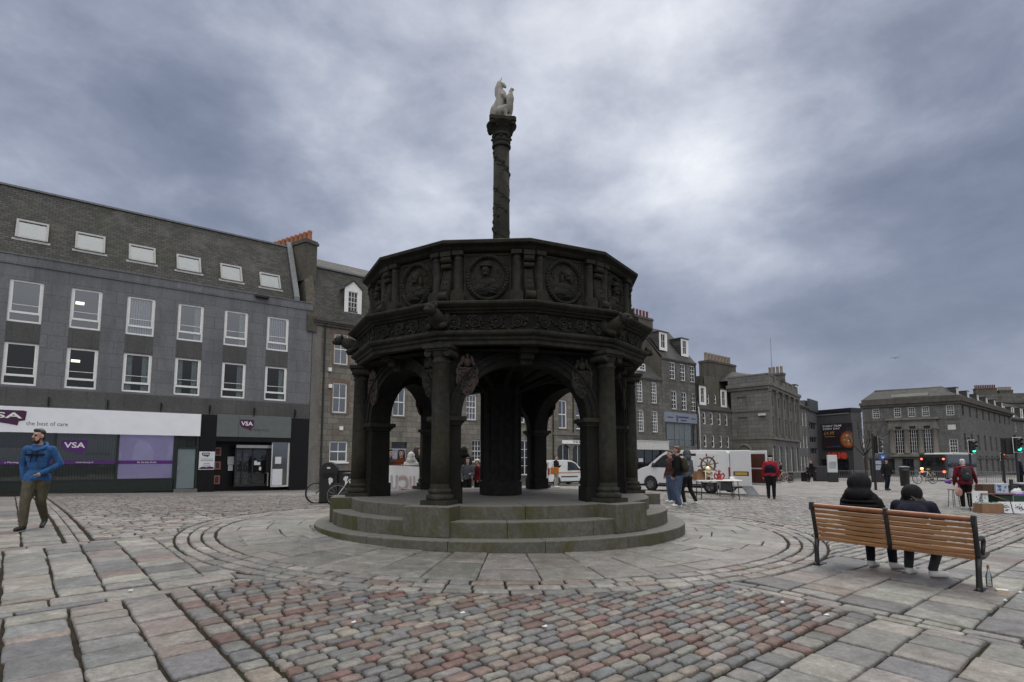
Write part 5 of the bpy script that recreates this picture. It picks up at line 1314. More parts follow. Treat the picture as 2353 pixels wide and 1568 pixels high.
nb = q.rect(1291, 1356, 1012.5, 1020.5); mb = MB(); mb.box(nb[0], nb[1], -.06, -.002, nb[2], nb[3], 0); text(mb, 'THE MERCAT', nb[0] + (nb[1] - nb[0]) * .35, nb[1] - .1, nb[2] + .06, nb[3] - .06, -.064, 1, .02); mb.build('name_board', [MT['white'], MT['letterdark']], s3)
mb = MB()
for i in range(11): x = nb[0] + (nb[1] - nb[0]) * (.38 + i * .06); mb.tube([(x, 0, nb[3] + .1), (x, -.25, nb[3] + .25), (x, -.35, nb[3] + .15)], .02, 5)
mb.build('sign_lamp', MT['black_metal'], s3); downpipe(s3, .08, -.3, ez); downpipe(s3, q.hit(1316, 950)[0], ar[1][3] + 1, ez)
eaves(s3, q.L, ez, MT['trim_dk']); gable_roof(s3, q.L, -.2, 2.6, ez + .22, ez + 2.6, MT['slate'])
# --- three storeys with a white awning
a_, b_ = row_depth(1440), row_depth(1525.5)
q = Facade(a_.x, a_.y, b_.x, b_.y, -.5); s4 = q.root('granite_house', 'three-storey granite house with plain white shop awning just right of the cross')
ez = (q.hit(1462, 868)[1] + q.hit(1522, 876)[1]) / 2
ru_ = even([q.rect(*z1b((88, 132, 595, 752))), q.rect(*z1b((195, 238, 607, 765)))]); rl_ = even([q.rect(*z1b((98, 142, 810, 970))), q.rect(*z1b((203, 245, 822, 978)))])
d_ = ru_[1][0] - ru_[0][0]; ru_.append((ru_[0][0] - d_, ru_[0][1] - d_, ru_[0][2], ru_[0][3])); rl_.append((rl_[0][0] - d_, rl_[0][1] - d_, rl_[0][2], rl_[0][3]))
ru_ = [r for r in ru_ if r[0] > .2]; rl_ = [r for r in rl_ if r[0] > .2]
aw = q.rect(*z1b((95, 300, 1050, 1106))); shop_ = (.3, q.L - .3, .2, aw[2] + .3)
mb = MB(); wall_grid(mb, 0, q.L, -.3, ez, ru_ + rl_ + [shop_], .16); mb.build('wall', MT['gran_mid'], s4)
mb = MB(); mb.box(.01, q.L - .01, .8, 7, -.3, shop_[3] + .3); mb.box(.01, q.L - .01, .17, 7, shop_[3] + .3, ez); mb.build('core', MT['room'], s4)
for w_ in ru_ + rl_: window(s4, w_, 'sash', .09, .085, (3, 3), sill=MT['trim'])
window(s4, shop_, 'grid', .10, .07, (4, 1), frame=MT['stall'], pane=MT['shopglass'])
mb = MB(); mb.ext([(0, 0)] * 3, 0, 0) if False else None
mb.box(.15, q.L + .25, -.45, -.003, aw[2], aw[3] + .05); mb.box(.1, q.L + .3, -.5, -.003, aw[3] + .05, aw[3] + .12); mb.build('awning', MT['offwhite'], s4)
mb = MB(); pp = q.rect(*z1b((105, 137, 1170, 1195))); mb.box(pp[0], pp[1], .06, .09, pp[2], pp[3]); mb.build('notice', MT['paper'], s4)
eaves(s4, q.L, ez, MT['trim_dk'], .16, .14); gable_roof(s4, q.L, -.1, 2.6, ez + .14, ez + 2.7, MT['slate_far'])
dm = q.hit(1472, 846, .6); 
mb = MB(); mb.box(-.55, .55, -.05, .9, -.3, .45); o = mb.build('dormer', MT['white'], s4); o.location = (dm[0], .5, dm[1]); mb = MB(); mb.box(-.65, .65, -.15, 1.1, .45, .55); mb.build('dormer_roof', MT['slate_far'], o); window(o, (-.42, .42, -.2, .35), 'sash', -.11, .05, (2, 1))
# --- tall four-storey house with two dormers
a_, b_ = row_depth(1526), row_depth(1604)
q = Facade(a_.x, a_.y, b_.x, b_.y, -.5); s5 = q.root('tall_granite_house', 'tall four-storey granite house with two white roof dormers and a glazed shop on two floors')
ez = (q.hit(1528, 824)[1] + q.hit(1602, 841)[1]) / 2
r1 = even([q.rect(*z1b(w)) for w in ((332, 372, 455, 578), (408, 447, 475, 600), (480, 518, 490, 612))]); r2 = even([q.rect(*z1b(w)) for w in ((345, 385, 670, 808), (420, 458, 683, 810), (490, 528, 692, 824))])
sg = q.rect(*z1b((308, 560, 838, 912))); gl = q.rect(*z1b((308, 560, 912, 1082))); gl = (.35, q.L - .35, gl[2], gl[3]); lo_ = (.35, q.L - .35, .1, gl[2] - .9)
mb = MB(); wall_grid(mb, 0, q.L, -.3, ez, r1 + r2 + [gl, lo_], .16); mb.build('wall', MT['gran_mid'], s5)
mb = MB(); mb.box(.01, q.L - .01, 2.5, 7, -.3, gl[3] + .3); mb.box(.01, q.L - .01, .17, 7, gl[3] + .2, ez); mb.build('core', MT['room'], s5)
mb = MB(); mb.box(q.L * .2, q.L - .5, .42, .46, gl[2] + .7, gl[3]); mb.box(.4, q.L - .4, .5, .54, gl[2], gl[2] + .65); mb.build('showroom_wall', MT['offwhite'], s5); mb = MB(); mb.box(q.L * .55, q.L * .59, .36, .42, gl[2], gl[3]); mb.box(q.L * .72, q.L * .86, .38, .41, gl[2] + .6, gl[3] - .2); mb.build('showroom_panel', MT['curtain'], s5)
for w_ in r1 + r2: window(s5, w_, 'sash', .09, .085, (2, 2), sill=MT['trim'])
window(s5, gl, 'grid', .10, .05, (3, 1), frame=MT['lead'], pane=MT['shopglass']); window(s5, lo_, 'grid', .10, .05, (3, 1), frame=MT['stall'])
mb = MB(); mb.box(.1, q.L - .1, -.10, -.003, gl[3] + .05, sg[3], 0); mm = (sg[2] + sg[3]) / 2
text(mb, 'FURNISHINGS' if False else '', 0, 1, 0, 1, 0) if False else None
mb.box(q.L * .10, q.L * .26, -.106, -.10, mm - .05, mm + .05, 1); mb.box(q.L * .80, q.L * .94, -.106, -.10, mm - .05, mm + .05, 1); mb.box(q.L * .36, q.L * .40, -.106, -.10, mm - .4, mm + .25, 2); mb.box(q.L * .42, q.L * .72, -.106, -.10, mm + .0, mm + .16, 2); mb.box(q.L * .48, q.L * .66, -.106, -.10, mm - .3, mm - .18, 2)
mb.build('sign_board', [simple('blue_grey_sign', (0.21, 0.23, 0.29), 0.5), MT['letterdark'], simple('navy_lettering', (0.03, 0.04, 0.12), 0.5)], s5)
eaves(s5, q.L, ez, MT['trim_dk'], .16, .14)
zr5 = q.hit(1545, 765, 3.0)[1]; gable_roof(s5, q.L, -.1, 3.2, ez + .14, zr5, MT['slate_far'])
mb = MB()
for x in (0.0, q.L): mb.add([(x, 0, ez), (x, 6.4, ez), (x, 3.1, zr5)], [(0, 1, 2)]); mb.add([(x, 0, 5), (x, 6.8, 5), (x, 6.8, ez), (x, 0, ez)], [(0, 1, 2, 3)])
mb.build('gable', MT['gran_rub'], s5)
for px_, py_ in ((1522.5, 806), (1572, 820)):
    u_, z_ = q.hit(px_, py_, .45); dormer(s5, max(.75, u_), 1.35, .35, z_, 1.85, 1.4, (2, 1), gable=False, rf=MT['slate_far'])
zc = q.hit(1500, 742, 3)[1]; chimney(s5, -1.6, 2.4, 2.6, 3.6, ez + 1.5, zc, MT['gran_rub'], MT['redpot'], 7, 'x', .13, .8)
downpipe(s5, q.L - .05, -.3, ez)
# --- low crowded house with dormers and chimney mass
a_, b_ = row_depth(1604.5), row_depth(1685)
q = Facade(a_.x, a_.y, b_.x, b_.y, -.5); s6 = q.root('narrow_windowed_house', 'dark granite house of small narrow windows between the tall house and the large corner block')
ez = (q.hit(1612, 941)[1] + q.hit(1679, 948)[1]) / 2
r1 = even([q.rect(*z1b(w)) for w in ((577, 599, 825, 915), (632, 652, 833, 920), (690, 710, 840, 925), (740, 760, 845, 930))]); r2 = even([q.rect(*z1b(w)) for w in ((583, 607, 993, 1088), (643, 663, 1000, 1090), (700, 719, 1003, 1090), (752, 772, 1007, 1090))])
mb = MB(); wall_grid(mb, 0, q.L, -.3, ez, r1 + r2, .2); mb.build('wall', MT['gran_mid'], s6); mb = MB(); mb.box(.01, q.L - .01, .21, 7, -.3, ez); mb.build('core', MT['room'], s6)
for w_ in r1 + r2: window(s6, w_, 'sash', .10, .10, (1, 1))
eaves(s6, q.L, ez, MT['trim_dk'], .14, .12); z6 = q.hit(1640, 890, 1.6)[1]
mb = MB(); mb.add([(0, -.05, ez + .12), (q.L, -.05, ez + .12), (q.L, 1.7, z6), (0, 1.7, z6)], [(0, 1, 2, 3)]); mb.box(0, q.L, 1.7, 5, ez, z6); mb.build('roof', MT['slate_far'], s6)
for px_, py_ in ((1613.5, 932), (1662, 939)): u_, z_ = q.hit(px_, py_, .3); dormer(s6, max(.8, u_), 1.35, .2, z_, 2.1, 1.2, (2, 1), gable=False)
mb = MB(); r3 = [q.rect(*z1b(w)) for w in ((622, 640, 695, 765), (675, 692, 700, 765))]; zt6 = q.hit(1640, 868, .5)[1]; wall_grid(mb, r3[0][0] - .5, r3[1][1] + .6, ez, zt6, r3, .15, 0, .25); mb.box(r3[0][0] - .5, r3[1][1] + .6, .42, 3, ez, zt6); mb.build('attic_gable', MT['gran_rub'], s6)
for w_ in r3: window(s6, w_, 'sash', .34, .08, (1, 1))
zc = q.hit(1660, 840, 3)[1]; uc0 = q.hit(1624, 850, 3)[0]; uc1 = q.hit(1684, 850, 3)[0]; chimney(s6, uc0, uc1, 2.6, 4.0, ez, zc, MT['gran_rub'], MT['buffpot'], 8, 'x', .2, 1.0)
mb = MB(); dp = q.hit(1618, 945)[0]; mb.tube([(.3, -.1, 0), (.3, -.12, ez - .8), (.15, -.12, ez + .2)], .07, 6); mb.build('downpipe', MT['offwhite'], s6)
# --- classical corner block: blind flank, columned front, parapet
MT['gran_flank'] = ashlar('flank_granite_ashlar', (0.215, 0.212, 0.202), (0.160, 0.158, 0.152), (0.09, 0.088, 0.085), 0.9, 0.42, 0.02, (0.07, 0.068, 0.065), 0.35, 0.9, 0.4)
a_ = row_depth(1685); sdir = Vector((.655, -.756, 0)); c_ = a_ + sdir * 4.25
fl = Facade(a_.x, a_.y, c_.x, c_.y, -.6); s7 = fl.root('classical_corner_block', 'large grey ashlar corner block with pilasters, parapet and blind panels on its flank')
zp = (fl.hit(1690, 865)[1] + fl.hit(1766, 857)[1]) / 2; zcn = fl.hit(1755, 887)[1]; zb1 = fl.hit(1730, 1010)[1]
bp = [fl.rect(*z1b((828, 900, 715, 800))), fl.rect(*z1b((836, 905, 866, 1005)))]
fx = FP(1768, c_.y, 1839, 75.0, -.6); fx = Facade(c_.x, c_.y, fx.o.x + fx.d.x * fx.L, 75.0, -.6)
mb = MB(); wall_grid(mb, 0, fl.L, -.5, zcn, bp, .10); 
for h_ in bp: mb.box(h_[0], h_[1], .10, .12, h_[2], h_[3])
mb.build('flank_wall', MT['gran_flank'], s7)
mb = MB(); mb.box(-.2, fl.L + .06, -.06, .01, -.5, zb1); 
for i in range(7): z_ = zb1 * (i + .5) / 7; mb.box(-.2, fl.L + .09, -.10, -.06, z_, z_ + zb1 / 7 * .8)
mb.box(-.2, fl.L + .2, -.22, .02, zb1, zb1 + .25); mb.box(-.2, fl.L + .1, -.10, .02, fl.hit(1720, 946)[1], fl.hit(1720, 946)[1] + .25)
for h_ in bp:
    for (x0, x1, z0_, z1_) in ((h_[0] - .12, h_[0], h_[2] - .12, h_[3] + .12), (h_[1], h_[1] + .12, h_[2] - .12, h_[3] + .12), (h_[0], h_[1], h_[3], h_[3] + .12), (h_[0], h_[1], h_[2] - .12, h_[2])): mb.box(x0, x1, -.05, .02, z0_, z1_)
rr_ = fl.rect(1695, 1728, 1024, 1040); xm = (rr_[0] + rr_[1]) / 2; R__ = (rr_[1] - rr_[0]) / 2
mb.tube([(xm - R__ * math.cos(t), -.12, rr_[2] + R__ * math.sin(t)) for t in [PI * i / 12 for i in range(13)]], .16, 6)
mb.build('flank_moulding', MT['trim'], s7)
mb = MB(); mb.box(-.3, fl.L + .30, -.45, .5, zcn, zcn + .35); mb.box(-.3, fl.L + .15, -.25, .5, zcn - .3, zcn); mb.box(-.3, fl.L + .02, -.02, .6, zcn + .35, zp - .15); mb.box(-.3, fl.L + .08, -.08, .66, zp - .15, zp); mb.build('flank_parapet', MT['gran_flank'], s7)
fr7 = thing('front_range', '', '', (0, 0, 0)); bpy.data.objects.remove(fr7)
def under(root, fa, fb):
    """Empty-free helper: matrix that carries facade fb coordinates into facade fa's root"""
    A = Matrix.Translation((fa.o.x, fa.o.y, fa.z0)) @ Matrix.Rotation(fa.rz, 4, 'Z'); B = Matrix.Translation((fb.o.x, fb.o.y, fb.z0)) @ Matrix.Rotation(fb.rz, 4, 'Z')
    return A.inverted() @ B
M7 = under(s7, fl, fx)
def put(mb, name, mat_, root, M):
    o = mb.build(name, mat_, root); o.matrix_local = M; return o
class Sub:      # lets window() drop its frames straight under the thing, set in the second front's frame
    def __init__(s, root, M): s.root = root; s.M = M
zpf = fx.hit(1772, 857)[1]; 
zpf = zp; 
r1 = even([fx.rect(*z1b(w)) for w in ((1070, 1088, 715, 785), (1113, 1130, 720, 795), (1158, 1174, 740, 805), (1199, 1213, 755, 815), (1238, 1252, 765, 825))]); r2 = even([fx.rect(*z1b(w)) for w in ((1078, 1098, 865, 1000), (1126, 1144, 875, 1005), (1169, 1185, 885, 1010), (1210, 1225, 893, 1012), (1248, 1262, 903, 1012))]); r3 = even([fx.rect(*z1b(w)) for w in ((1100, 1125, 1085, 1270), (1150, 1170, 1087, 1268), (1195, 1212, 1085, 1260), (1232, 1250, 1085, 1260), (1268, 1284, 1085, 1255))])
stp = fx.L / 5; r1 = [(stp * (i + .5) - .45, stp * (i + .5) + .45, r1[0][2], r1[0][3]) for i in range(5)]; r2 = [(stp * (i + .5) - .55, stp * (i + .5) + .55, r2[0][2], r2[0][3]) for i in range(5)]; r3 = [(stp * (i + .5) - .7, stp * (i + .5) + .7, .5, r3[0][3]) for i in range(5)]
mb = MB(); wall_grid(mb, 0, fx.L, -.5, zcn, r1 + r2 + r3, .35); put(mb, 'front_wall', MT['gran_far'], s7, M7)
mb = MB(); mb.box(4.0, fx.L, .40, 3.0, -.5, zp - .3); put(mb, 'core', MT['room'], s7, M7)
for w_ in r1 + r2 + r3:
    o = window(s7, w_, 'sash', .2, .10, (2, 2)); o.matrix_local = M7
mb = MB()
for i in range(6):
    x = min(max(stp * i, .25), fx.L - .25); mb.box(x - .25, x + .25, -.22, .01, zb1 + .25, zcn - .3); mb.box(x - .33, x + .33, -.3, .01, zcn - .6, zcn - .3); mb.box(x - .33, x + .33, -.3, .01, zb1 + .25, zb1 + .5)
put(mb, 'pilaster', MT['trim'], s7, M7)
mb = MB(); mb.box(.0, fx.L, -.22, .02, zb1, zb1 + .25); mb.box(0, fx.L + .3, -.45, .5, zcn + .001, zcn + .349); mb.box(0, fx.L + .2, -.3, .5, zcn - .3, zcn - .001); mb.box(.02, fx.L, -.02, .5, zcn + .35, zp - .15); mb.box(.02, fx.L + .08, -.09, .5, zp - .15, zp - .002)
for i in range(6): x = min(max(stp * i, .4), fx.L - .4); mb.box(x - .35, x + .35, -.12, .3, zcn + .35, zp - .1)
put(mb, 'entablature', MT['trim'], s7, M7)
mb = MB(); mb.add([(-3, 2.0, zp - .1), (fl.L - 2.2, 2.4, zp - .1), (fl.L - 6.0, 12, zp - .1), (-4, 12, zp - .1), (-1.8, 4, zp + 1.2), (fl.L - 5.5, 9, zp + 1.2)], [(0, 1, 4), (1, 2, 5, 4), (2, 3, 5), (3, 0, 4, 5)]); mb.build('roof', MT['slate_far'], s7)
mb = MB(); mb.cone((0, 0, 0), (0, 0, 4.9), .04, .02, 6); o = mb.build('flagpole', MT['lead'], s7); u_, z_ = fl.hit(1774, 862, 4); o.location = (u_, 4, zp - .3)
ch_u = fl.hit(1779, 860, 6)[0]; chimney(s7, ch_u - .9, ch_u + .9, 6, 6.8, zp - .3, zp + .5, MT['gran_far'], MT['buffpot'], 4, 'x', .16, .8)
mb = MB(); lm = fl.hit(1753, 953); mb.box(-.35, .35, -.4, 0, -.12, .12); o = mb.build('wall_lamp', MT['offwhite'], s7); o.location = (lm[0], 0, lm[1])
# --- three-storey grey house and modern banded block beyond
q = FP(1837, 77.5, 1862, 83, -.7); s8 = q.root('grey_terrace_house', 'distant grey house with one white dormer between the classical block and the banded modern block')
ez = q.hit(1850, 938)[1]; cols = [q.L * t for t in (.2, .5, .8)]; hs = []
for (a, b) in ((948, 980), (1002, 1030), (1050, 1085)):
    za, zb = q.hit(1850, b)[1], q.hit(1850, a)[1]; hs += [(c_ - .5, c_ + .5, za, zb) for c_ in cols]
mb = MB(); wall_grid(mb, 0, q.L, -.5, ez, hs, .2); mb.build('wall', MT['gran_far'], s8); mb = MB(); mb.box(.02, q.L, .21, 6, -.5, ez); mb.build('core', MT['room'], s8)
for h_ in hs: window(s8, h_, 'sash', .1, .12, (1, 1))
eaves(s8, q.L, ez, MT['trim_dk'], .3, .25); gable_roof(s8, q.L, -.1, 2.0, ez + .25, ez + 1.6, MT['slate_far']); dormer(s8, 1.0, 1.5, .1, ez + .4, 2.4, 1.4, (2, 1), gable=False)
q = FP(1862.5, 83, 1882, 87, -.7); s9 = q.root('banded_modern_block', 'distant modern block with dark window bands beside the cinema')
ez = q.hit(1872, 925)[1]; mb = MB(); bands = []
for (a, b) in ((972, 988), (1005, 1018), (1030, 1044)): bands.append((.3, q.L - .3, q.hit(1872, b)[1], q.hit(1872, a)[1]))
wall_grid(mb, 0, q.L, -.5, ez, bands, .3); mb.box(0, q.L, .31, 8, -.5, ez); mb.build('wall', simple('grey_cladding', (0.10, 0.10, 0.105), .6, 0, .15, 1), s9)
for b_ in bands: window(s9, b_, 'grid', .15, .08, (3, 1), frame=MT['lead'])
mb = MB(); z_ = q.hit(1872, 948)[1]; mb.box(-.1, q.L + .1, -.25, .02, z_, ez + .2); mb.build('parapet', simple('dark_panel_cladding', (0.055, 0.06, 0.06), .5, 0, .15, 1), s9)
# --- cinema with its billboard
q = FP(1881.5, 88, 1962, 83, -.8); s10 = q.root('cinema', 'dark cinema front with a film price billboard and red letters over the door')
ez = q.hit(1930, 948)[1]; mb = MB(); mb.box(0, q.L, 0, 2.2, -.6, ez); mb.build('wall', simple('dark_render', (0.060, 0.060, 0.062), .7, 0, .15, 1), s10)
mb = MB(); mb.box(-.1, q.L + .1, -.15, 2.3, ez, ez + .55); mb.build('roof_edge', MT['black_metal'], s10); mb = MB(); z_ = ez - .28; mb.box(.1, q.L - .3, -.12, .0, z_, z_ + .16); mb.build('roof_trim', MT['lead'], s10)
bb = q.rect(*z2b((240, 560, 640, 905))); mb = MB(); mb.box(bb[0], bb[1], -.25, -.01, bb[2], bb[3], 0); W_ = bb[1] - bb[0]; Hh = bb[3] - bb[2]
def bt(body, x0, x1, y0, y1, mi): text(mb, body, bb[0] + W_ * x0, bb[0] + W_ * x1, bb[2] + Hh * y0, bb[2] + Hh * y1, -.262, mi, .012)
bt('EVERY FILM', .05, .66, .875, .95, 1); bt('EVERY DAY', .06, .62, .765, .84, 1); bt('\u00a34.99', .08, .42, .56, .70, 2)
mb.box(bb[0] + W_ * .10, bb[0] + W_ * .44, -.26, -.25, bb[2] + Hh * .48, bb[2] + Hh * .50, 2); mb.box(bb[0] + W_ * .28, bb[0] + W_ * .60, -.26, -.25, bb[2] + Hh * .07, bb[2] + Hh * .12, 3); bt('vue', .12, .25, .06, .12, 4)
# round picture of a bowl of food on the poster
ccx, ccz, cr = bb[0] + W_ * .86, bb[2] + Hh * .36, Hh * .33
def disc(r, y, mi, sq=1.0, n=28): mb.ext([(min(bb[1] - .02, ccx + r * math.cos(2 * PI * i / n)), ccz + r * sq * math.sin(2 * PI * i / n)) for i in range(n)], y, y + .004, mi)
disc(cr, -.262, 4); disc(cr * .80, -.267, 5); r_ = random.Random(9)
for i in range(70):
    a = r_.uniform(0, 2 * PI); rr = cr * .66 * math.sqrt(r_.random()); x = ccx + rr * math.cos(a); 
    if x > bb[1] - .25: continue
    z = ccz + rr * math.sin(a); d1, d2 = r_.uniform(.06, .22), r_.uniform(.05, .14); an = r_.uniform(0, PI)
    mb.add([(x + d1 * math.cos(an), -.272 - i * .0002, z + d1 * math.sin(an)), (x - d2 * math.sin(an), -.272 - i * .0002, z + d2 * math.cos(an)), (x - d1 * math.cos(an), -.272 - i * .0002, z - d1 * math.sin(an)), (x + d2 * math.sin(an), -.272 - i * .0002, z - d2 * math.cos(an))], [(0, 1, 2, 3)], r_.choice((2, 1, 6, 2, 5)))
mb.build('billboard', [simple('billboard_black', (0.018, 0.014, 0.020), .5, 0, .1), MT['letterwhite'], simple('gold_lettering', (0.42, 0.22, 0.07), .5, 0, .1), simple('blue_strip', (0.05, 0.06, 0.10), .5), simple('poster_red', (0.30, 0.035, 0.02), .5, 0, .15), simple('poster_orange', (0.40, 0.16, 0.05), .5), simple('poster_green', (0.10, 0.13, 0.04), .5)], s10)
vq = q.rect(*z2b((300, 508, 940, 1010))); mb = MB(); text(mb, 'vue', vq[0], vq[1], vq[2], vq[3], -.3, 0, .05)
mb.build('letters', simple('red_sign_letters', (0.45, 0.05, 0.03), .5, emit=(.9, .10, .05), estr=.06), s10)
en = q.rect(*z2b((400, 580, 1040, 1185))); mb = MB(); mb.box(q.L * .12, q.L * .86, -.06, -.005, .1, vq[2] - .15); mb.build('entrance', MT['dglass'], s10)
mb = MB(); x0 = q.L * .12
for i in range(7): x = x0 + q.L * .74 * i / 6; mb.box(x - .05, x + .05, -.12, -.06, .1, vq[2] - .15)
mb.box(x0, q.L * .86, -.5, -.062, vq[2] - .15, vq[2] - .02); mb.build('mullion', MT['black_metal'], s10)
# --- big corner building with mansard, order of columns and long return front
fa = FP(1988, 100, 2213, 91, -1.3); s11 = fa.root('corner_building', 'big granite corner building with mansard roof and four half columns between tall windows')
zc0 = (fa.hit(1990, 935)[1] + fa.hit(2208, 919)[1]) / 2
at_ = even([fa.rect(*z2b(w)) for w in ((757, 830, 488, 590), (980, 1057, 475, 578), (1125, 1205, 467, 568), (1270, 1355, 457, 563), (1525, 1610, 440, 550))])
big_ = even([fa.rect(*z2b(w)) for w in ((990, 1095, 700, 955), (1140, 1245, 700, 955), (1285, 1395, 695, 950))]); rw = fa.rect(*z2b((1560, 1655, 800, 948))); lw = (at_[0][0], at_[0][1] + .2, rw[2], rw[3])
lo_ = [(fa.L * t, fa.L * t + fa.L * .12, .3, 3.2) for t in (.05, .20, .40, .58, .80)]
mb = MB(); wall_grid(mb, 0, fa.L, -1, zc0, at_ + big_ + [rw, lw] + lo_, .3); mb.build('wall', MT['gran_far'], s11)
for w_ in at_: window(s11, w_, 'sash', .15, .13, (3, 2), frame=MT['offwhite'])
for w_ in big_: window(s11, w_, 'grid', .15, .10, (4, 6), frame=MT['offwhite'])
window(s11, rw, 'sash', .15, .15, (3, 2), frame=MT['offwhite']); window(s11, lw, 'sash', .15, .15, (3, 2), frame=MT['offwhite'])
for w_ in lo_: window(s11, w_, 'grid', .15, .10, (3, 1), frame=MT['black_metal'])
ent = fa.rect(*z2b((920, 1436, 580, 668))); mb = MB(); mb.box(ent[0], ent[1], -.55, .02, ent[2], ent[2] + (ent[3] - ent[2]) * .4); mb.box(ent[0] + .1, ent[1] - .1, -.42, .02, ent[2] + (ent[3] - ent[2]) * .4, ent[3] - .35); mb.box(ent[0] - .25, ent[1] + .25, -.85, .02, ent[3] - .35, ent[3]); mb.build('entablature', MT['trim'], s11); mb = MB(); mb.box(ent[0], ent[1], -.5, .02, big_[0][2] - .5, big_[0][2] - .05); mb.build('balcony_sill', MT['trim'], s11)
gapx = (big_[1][0] - big_[0][1]); 
for x in (big_[0][0] - gapx / 2, (big_[0][1] + big_[1][0]) / 2, (big_[1][1] + big_[2][0]) / 2, big_[2][1] + gapx / 2):
    mb = MB(); z0_, z1_ = big_[0][2] - .05, ent[2]; mb.lathe([(0, z0_), (.50, z0_), (.46, z0_ + .25), (.42, z0_ + .3), (.40, z0_ + 2), (.34, z1_ - .55), (.46, z1_ - .45), (.46, z1_ - .3), (0, z1_ - .3)], 14, c=(x, -.15)); mb.box(x - .52, x + .52, -.6, .01, z1_ - .3, z1_ - .002)
    for sx in (-1, 1): mb.cone((x + sx * .42, -.58, z1_ - .45), (x + sx * .42, -.2, z1_ - .45), .18, .18, 10)
    mb.build('column', MT['trim'], s11)
pq = fa.rect(*z2b((1545, 1628, 652, 703))); mb = MB(); mb.box(pq[0], pq[1], -.06, -.003, pq[2], pq[3]); mb.build('plaque', MT['offwhite'], s11)
zst = fa.hit(2100, 962)[1]; zl2 = fa.hit(2100, 1052)[1]
mb = MB(); mb.box(-.3, fa.L + .35, -.55, .3, zc0, zc0 + .45); mb.box(-.2, fa.L + .2, -.3, .3, zc0 - .4, zc0); mb.box(-.02, fa.L + .05, -.10, .3, zc0 + .45, zc0 + 1.0); mb.build('cornice', MT['trim_dk'], s11)
mb = MB(); mb.box(0, fa.L + .1, -.12, .02, zl2 - .2, zl2 + .15); mb.build('string_course', MT['trim_dk'], s11); mb = MB(); mb.box(0, fa.L + .06, -.06, .02, at_[0][2] - .65, at_[0][2] - .45); mb.build('string_course', MT['trim_dk'], s11)
fb_ = FP(2213, 91, 2332, 121, -1.3); M11 = under(s11, fa, fb_); LB = fb_.L
cw = 9; hs = []
for i in range(cw):
    x = LB * (i + .5) / cw
    for (z0_, z1_) in ((at_[0][2], at_[0][3]), (big_[0][2] + .6, big_[0][3] - .8), (.4, 3.4)): hs.append((x - .65, x + .65, z0_, z1_))
mb = MB(); wall_grid(mb, 0, LB, -1, zc0, hs, .25); put(mb, 'return_wall', MT['gran_far'], s11, M11)
for h_ in hs: o = window(s11, h_, 'sash', .15, .10, (2, 2), frame=MT['trim_dk']); o.matrix_local = M11
mb = MB(); mb.box(.36, LB + .3, -.55, .3, zc0 + .002, zc0 + .449); mb.box(.22, LB, -.3, .3, zc0 - .4, zc0 - .002); mb.box(.11, LB, -.10, .3, zc0 + .45, zc0 + .99); mb.box(.08, LB, -.12, .02, zl2 - .2, zl2 + .148); put(mb, 'return_cornice', MT['trim_dk'], s11, M11)
zm_ = fa.hit(2160, 890, 2.2)[1]; zm_ = fa.hit(2100, 893, 2.4)[1]
Cb = [M11 @ Vector((LB, 0, 0)), M11 @ Vector((LB, 2.4, 0))]
nB = (M11.to_3x3() @ Vector((0, 1, 0)))
P0 = Vector((0, .2, zc0 + 1)); P1 = Vector((fa.L, .2, zc0 + 1)) + nB * .2; P2 = M11 @ Vector((LB, .2, 0)); P2.z = zc0 + 1
Q0 = Vector((1.6, 2.4, zm_)); Q1 = Vector((fa.L, 2.4, zm_)) + nB * 2.4; Q1.z = zm_; Q2 = M11 @ Vector((LB, 2.4, 0)); Q2.z = zm_
P3 = Vector((0, 14, zc0 + 1)); Q3 = Vector((1.6, 14, zm_))
mb = MB(); mb.add([P0, P1, P2, Q0, Q1, Q2, P3, Q3], [(0, 1, 4, 3), (1, 2, 5, 4), (6, 0, 3, 7), (3, 4, 5, 7)]); rf = mb.build('roof', MT['slate_far'], s11)
mb = MB(); mb.tube([Q0, Q1, Q2], .14, 5); mb.build('ridge', MT['lead'], rf)
sk = fa.rect(*z2b((960, 1345, 330, 392)), 1.0); mb = MB(); mb.box(sk[0], sk[1], .55, 1.3, sk[2], sk[3]); mb.build('roof_light', simple('weathered_cream_board', (0.36, 0.36, 0.32), .7, 0, .15, 1), s11)
for i in range(6): d_ = dormer(s11, 0, 1.35, 0, 0, 1.35, 1.3, (2, 2), gable=False, rf=MT['slate_far']); d_.matrix_local = M11 @ tr(2.2 + i * (LB - 4) / 5.5, .45, zc0 + .95)
mb = MB(); mb.box(.3, fa.L - .3, .35, 12, -1, zc0 + .5); mb.build('core', MT['room'], s11)
# --- terrace with a line of attic dormers, and the tall chimneyed block behind it
q = FP(2286, 118, 2640, 205, -1.5); s12 = q.root('dormered_terrace', 'distant granite terrace with a line of white attic dormers at the right edge'); ez = q.hit(2305, 962)[1]
hs = []
for i in range(26):
    x = q.L * (i + .5) / 26
    for (z0_, z1_) in ((ez - 2.6, ez - .6), (ez - 5.9, ez - 3.6), (.5, 3.6)): hs.append((x - .7, x + .7, z0_, z1_))
mb = MB(); wall_grid(mb, 0, q.L, -1, ez, hs, .2); mb.build('wall', MT['gran_far'], s12); mb = MB(); mb.box(.02, q.L, .21, 8, -1, ez); mb.build('core', MT['room'], s12)
for h_ in hs: window(s12, h_, 'sash', .1, .12, (2, 2), frame=MT['offwhite'])
eaves(s12, q.L, ez, MT['trim_dk'], .4, .3); gable_roof(s12, q.L, 0, 3.5, ez + .3, ez + 4.2, MT['slate_far'])
for i in range(26): dormer(s12, q.L * (i + .5) / 26, 1.9, .3, ez + .5, 2.3, 2.0, (2, 1), gable=False, rf=MT['slate_far'])
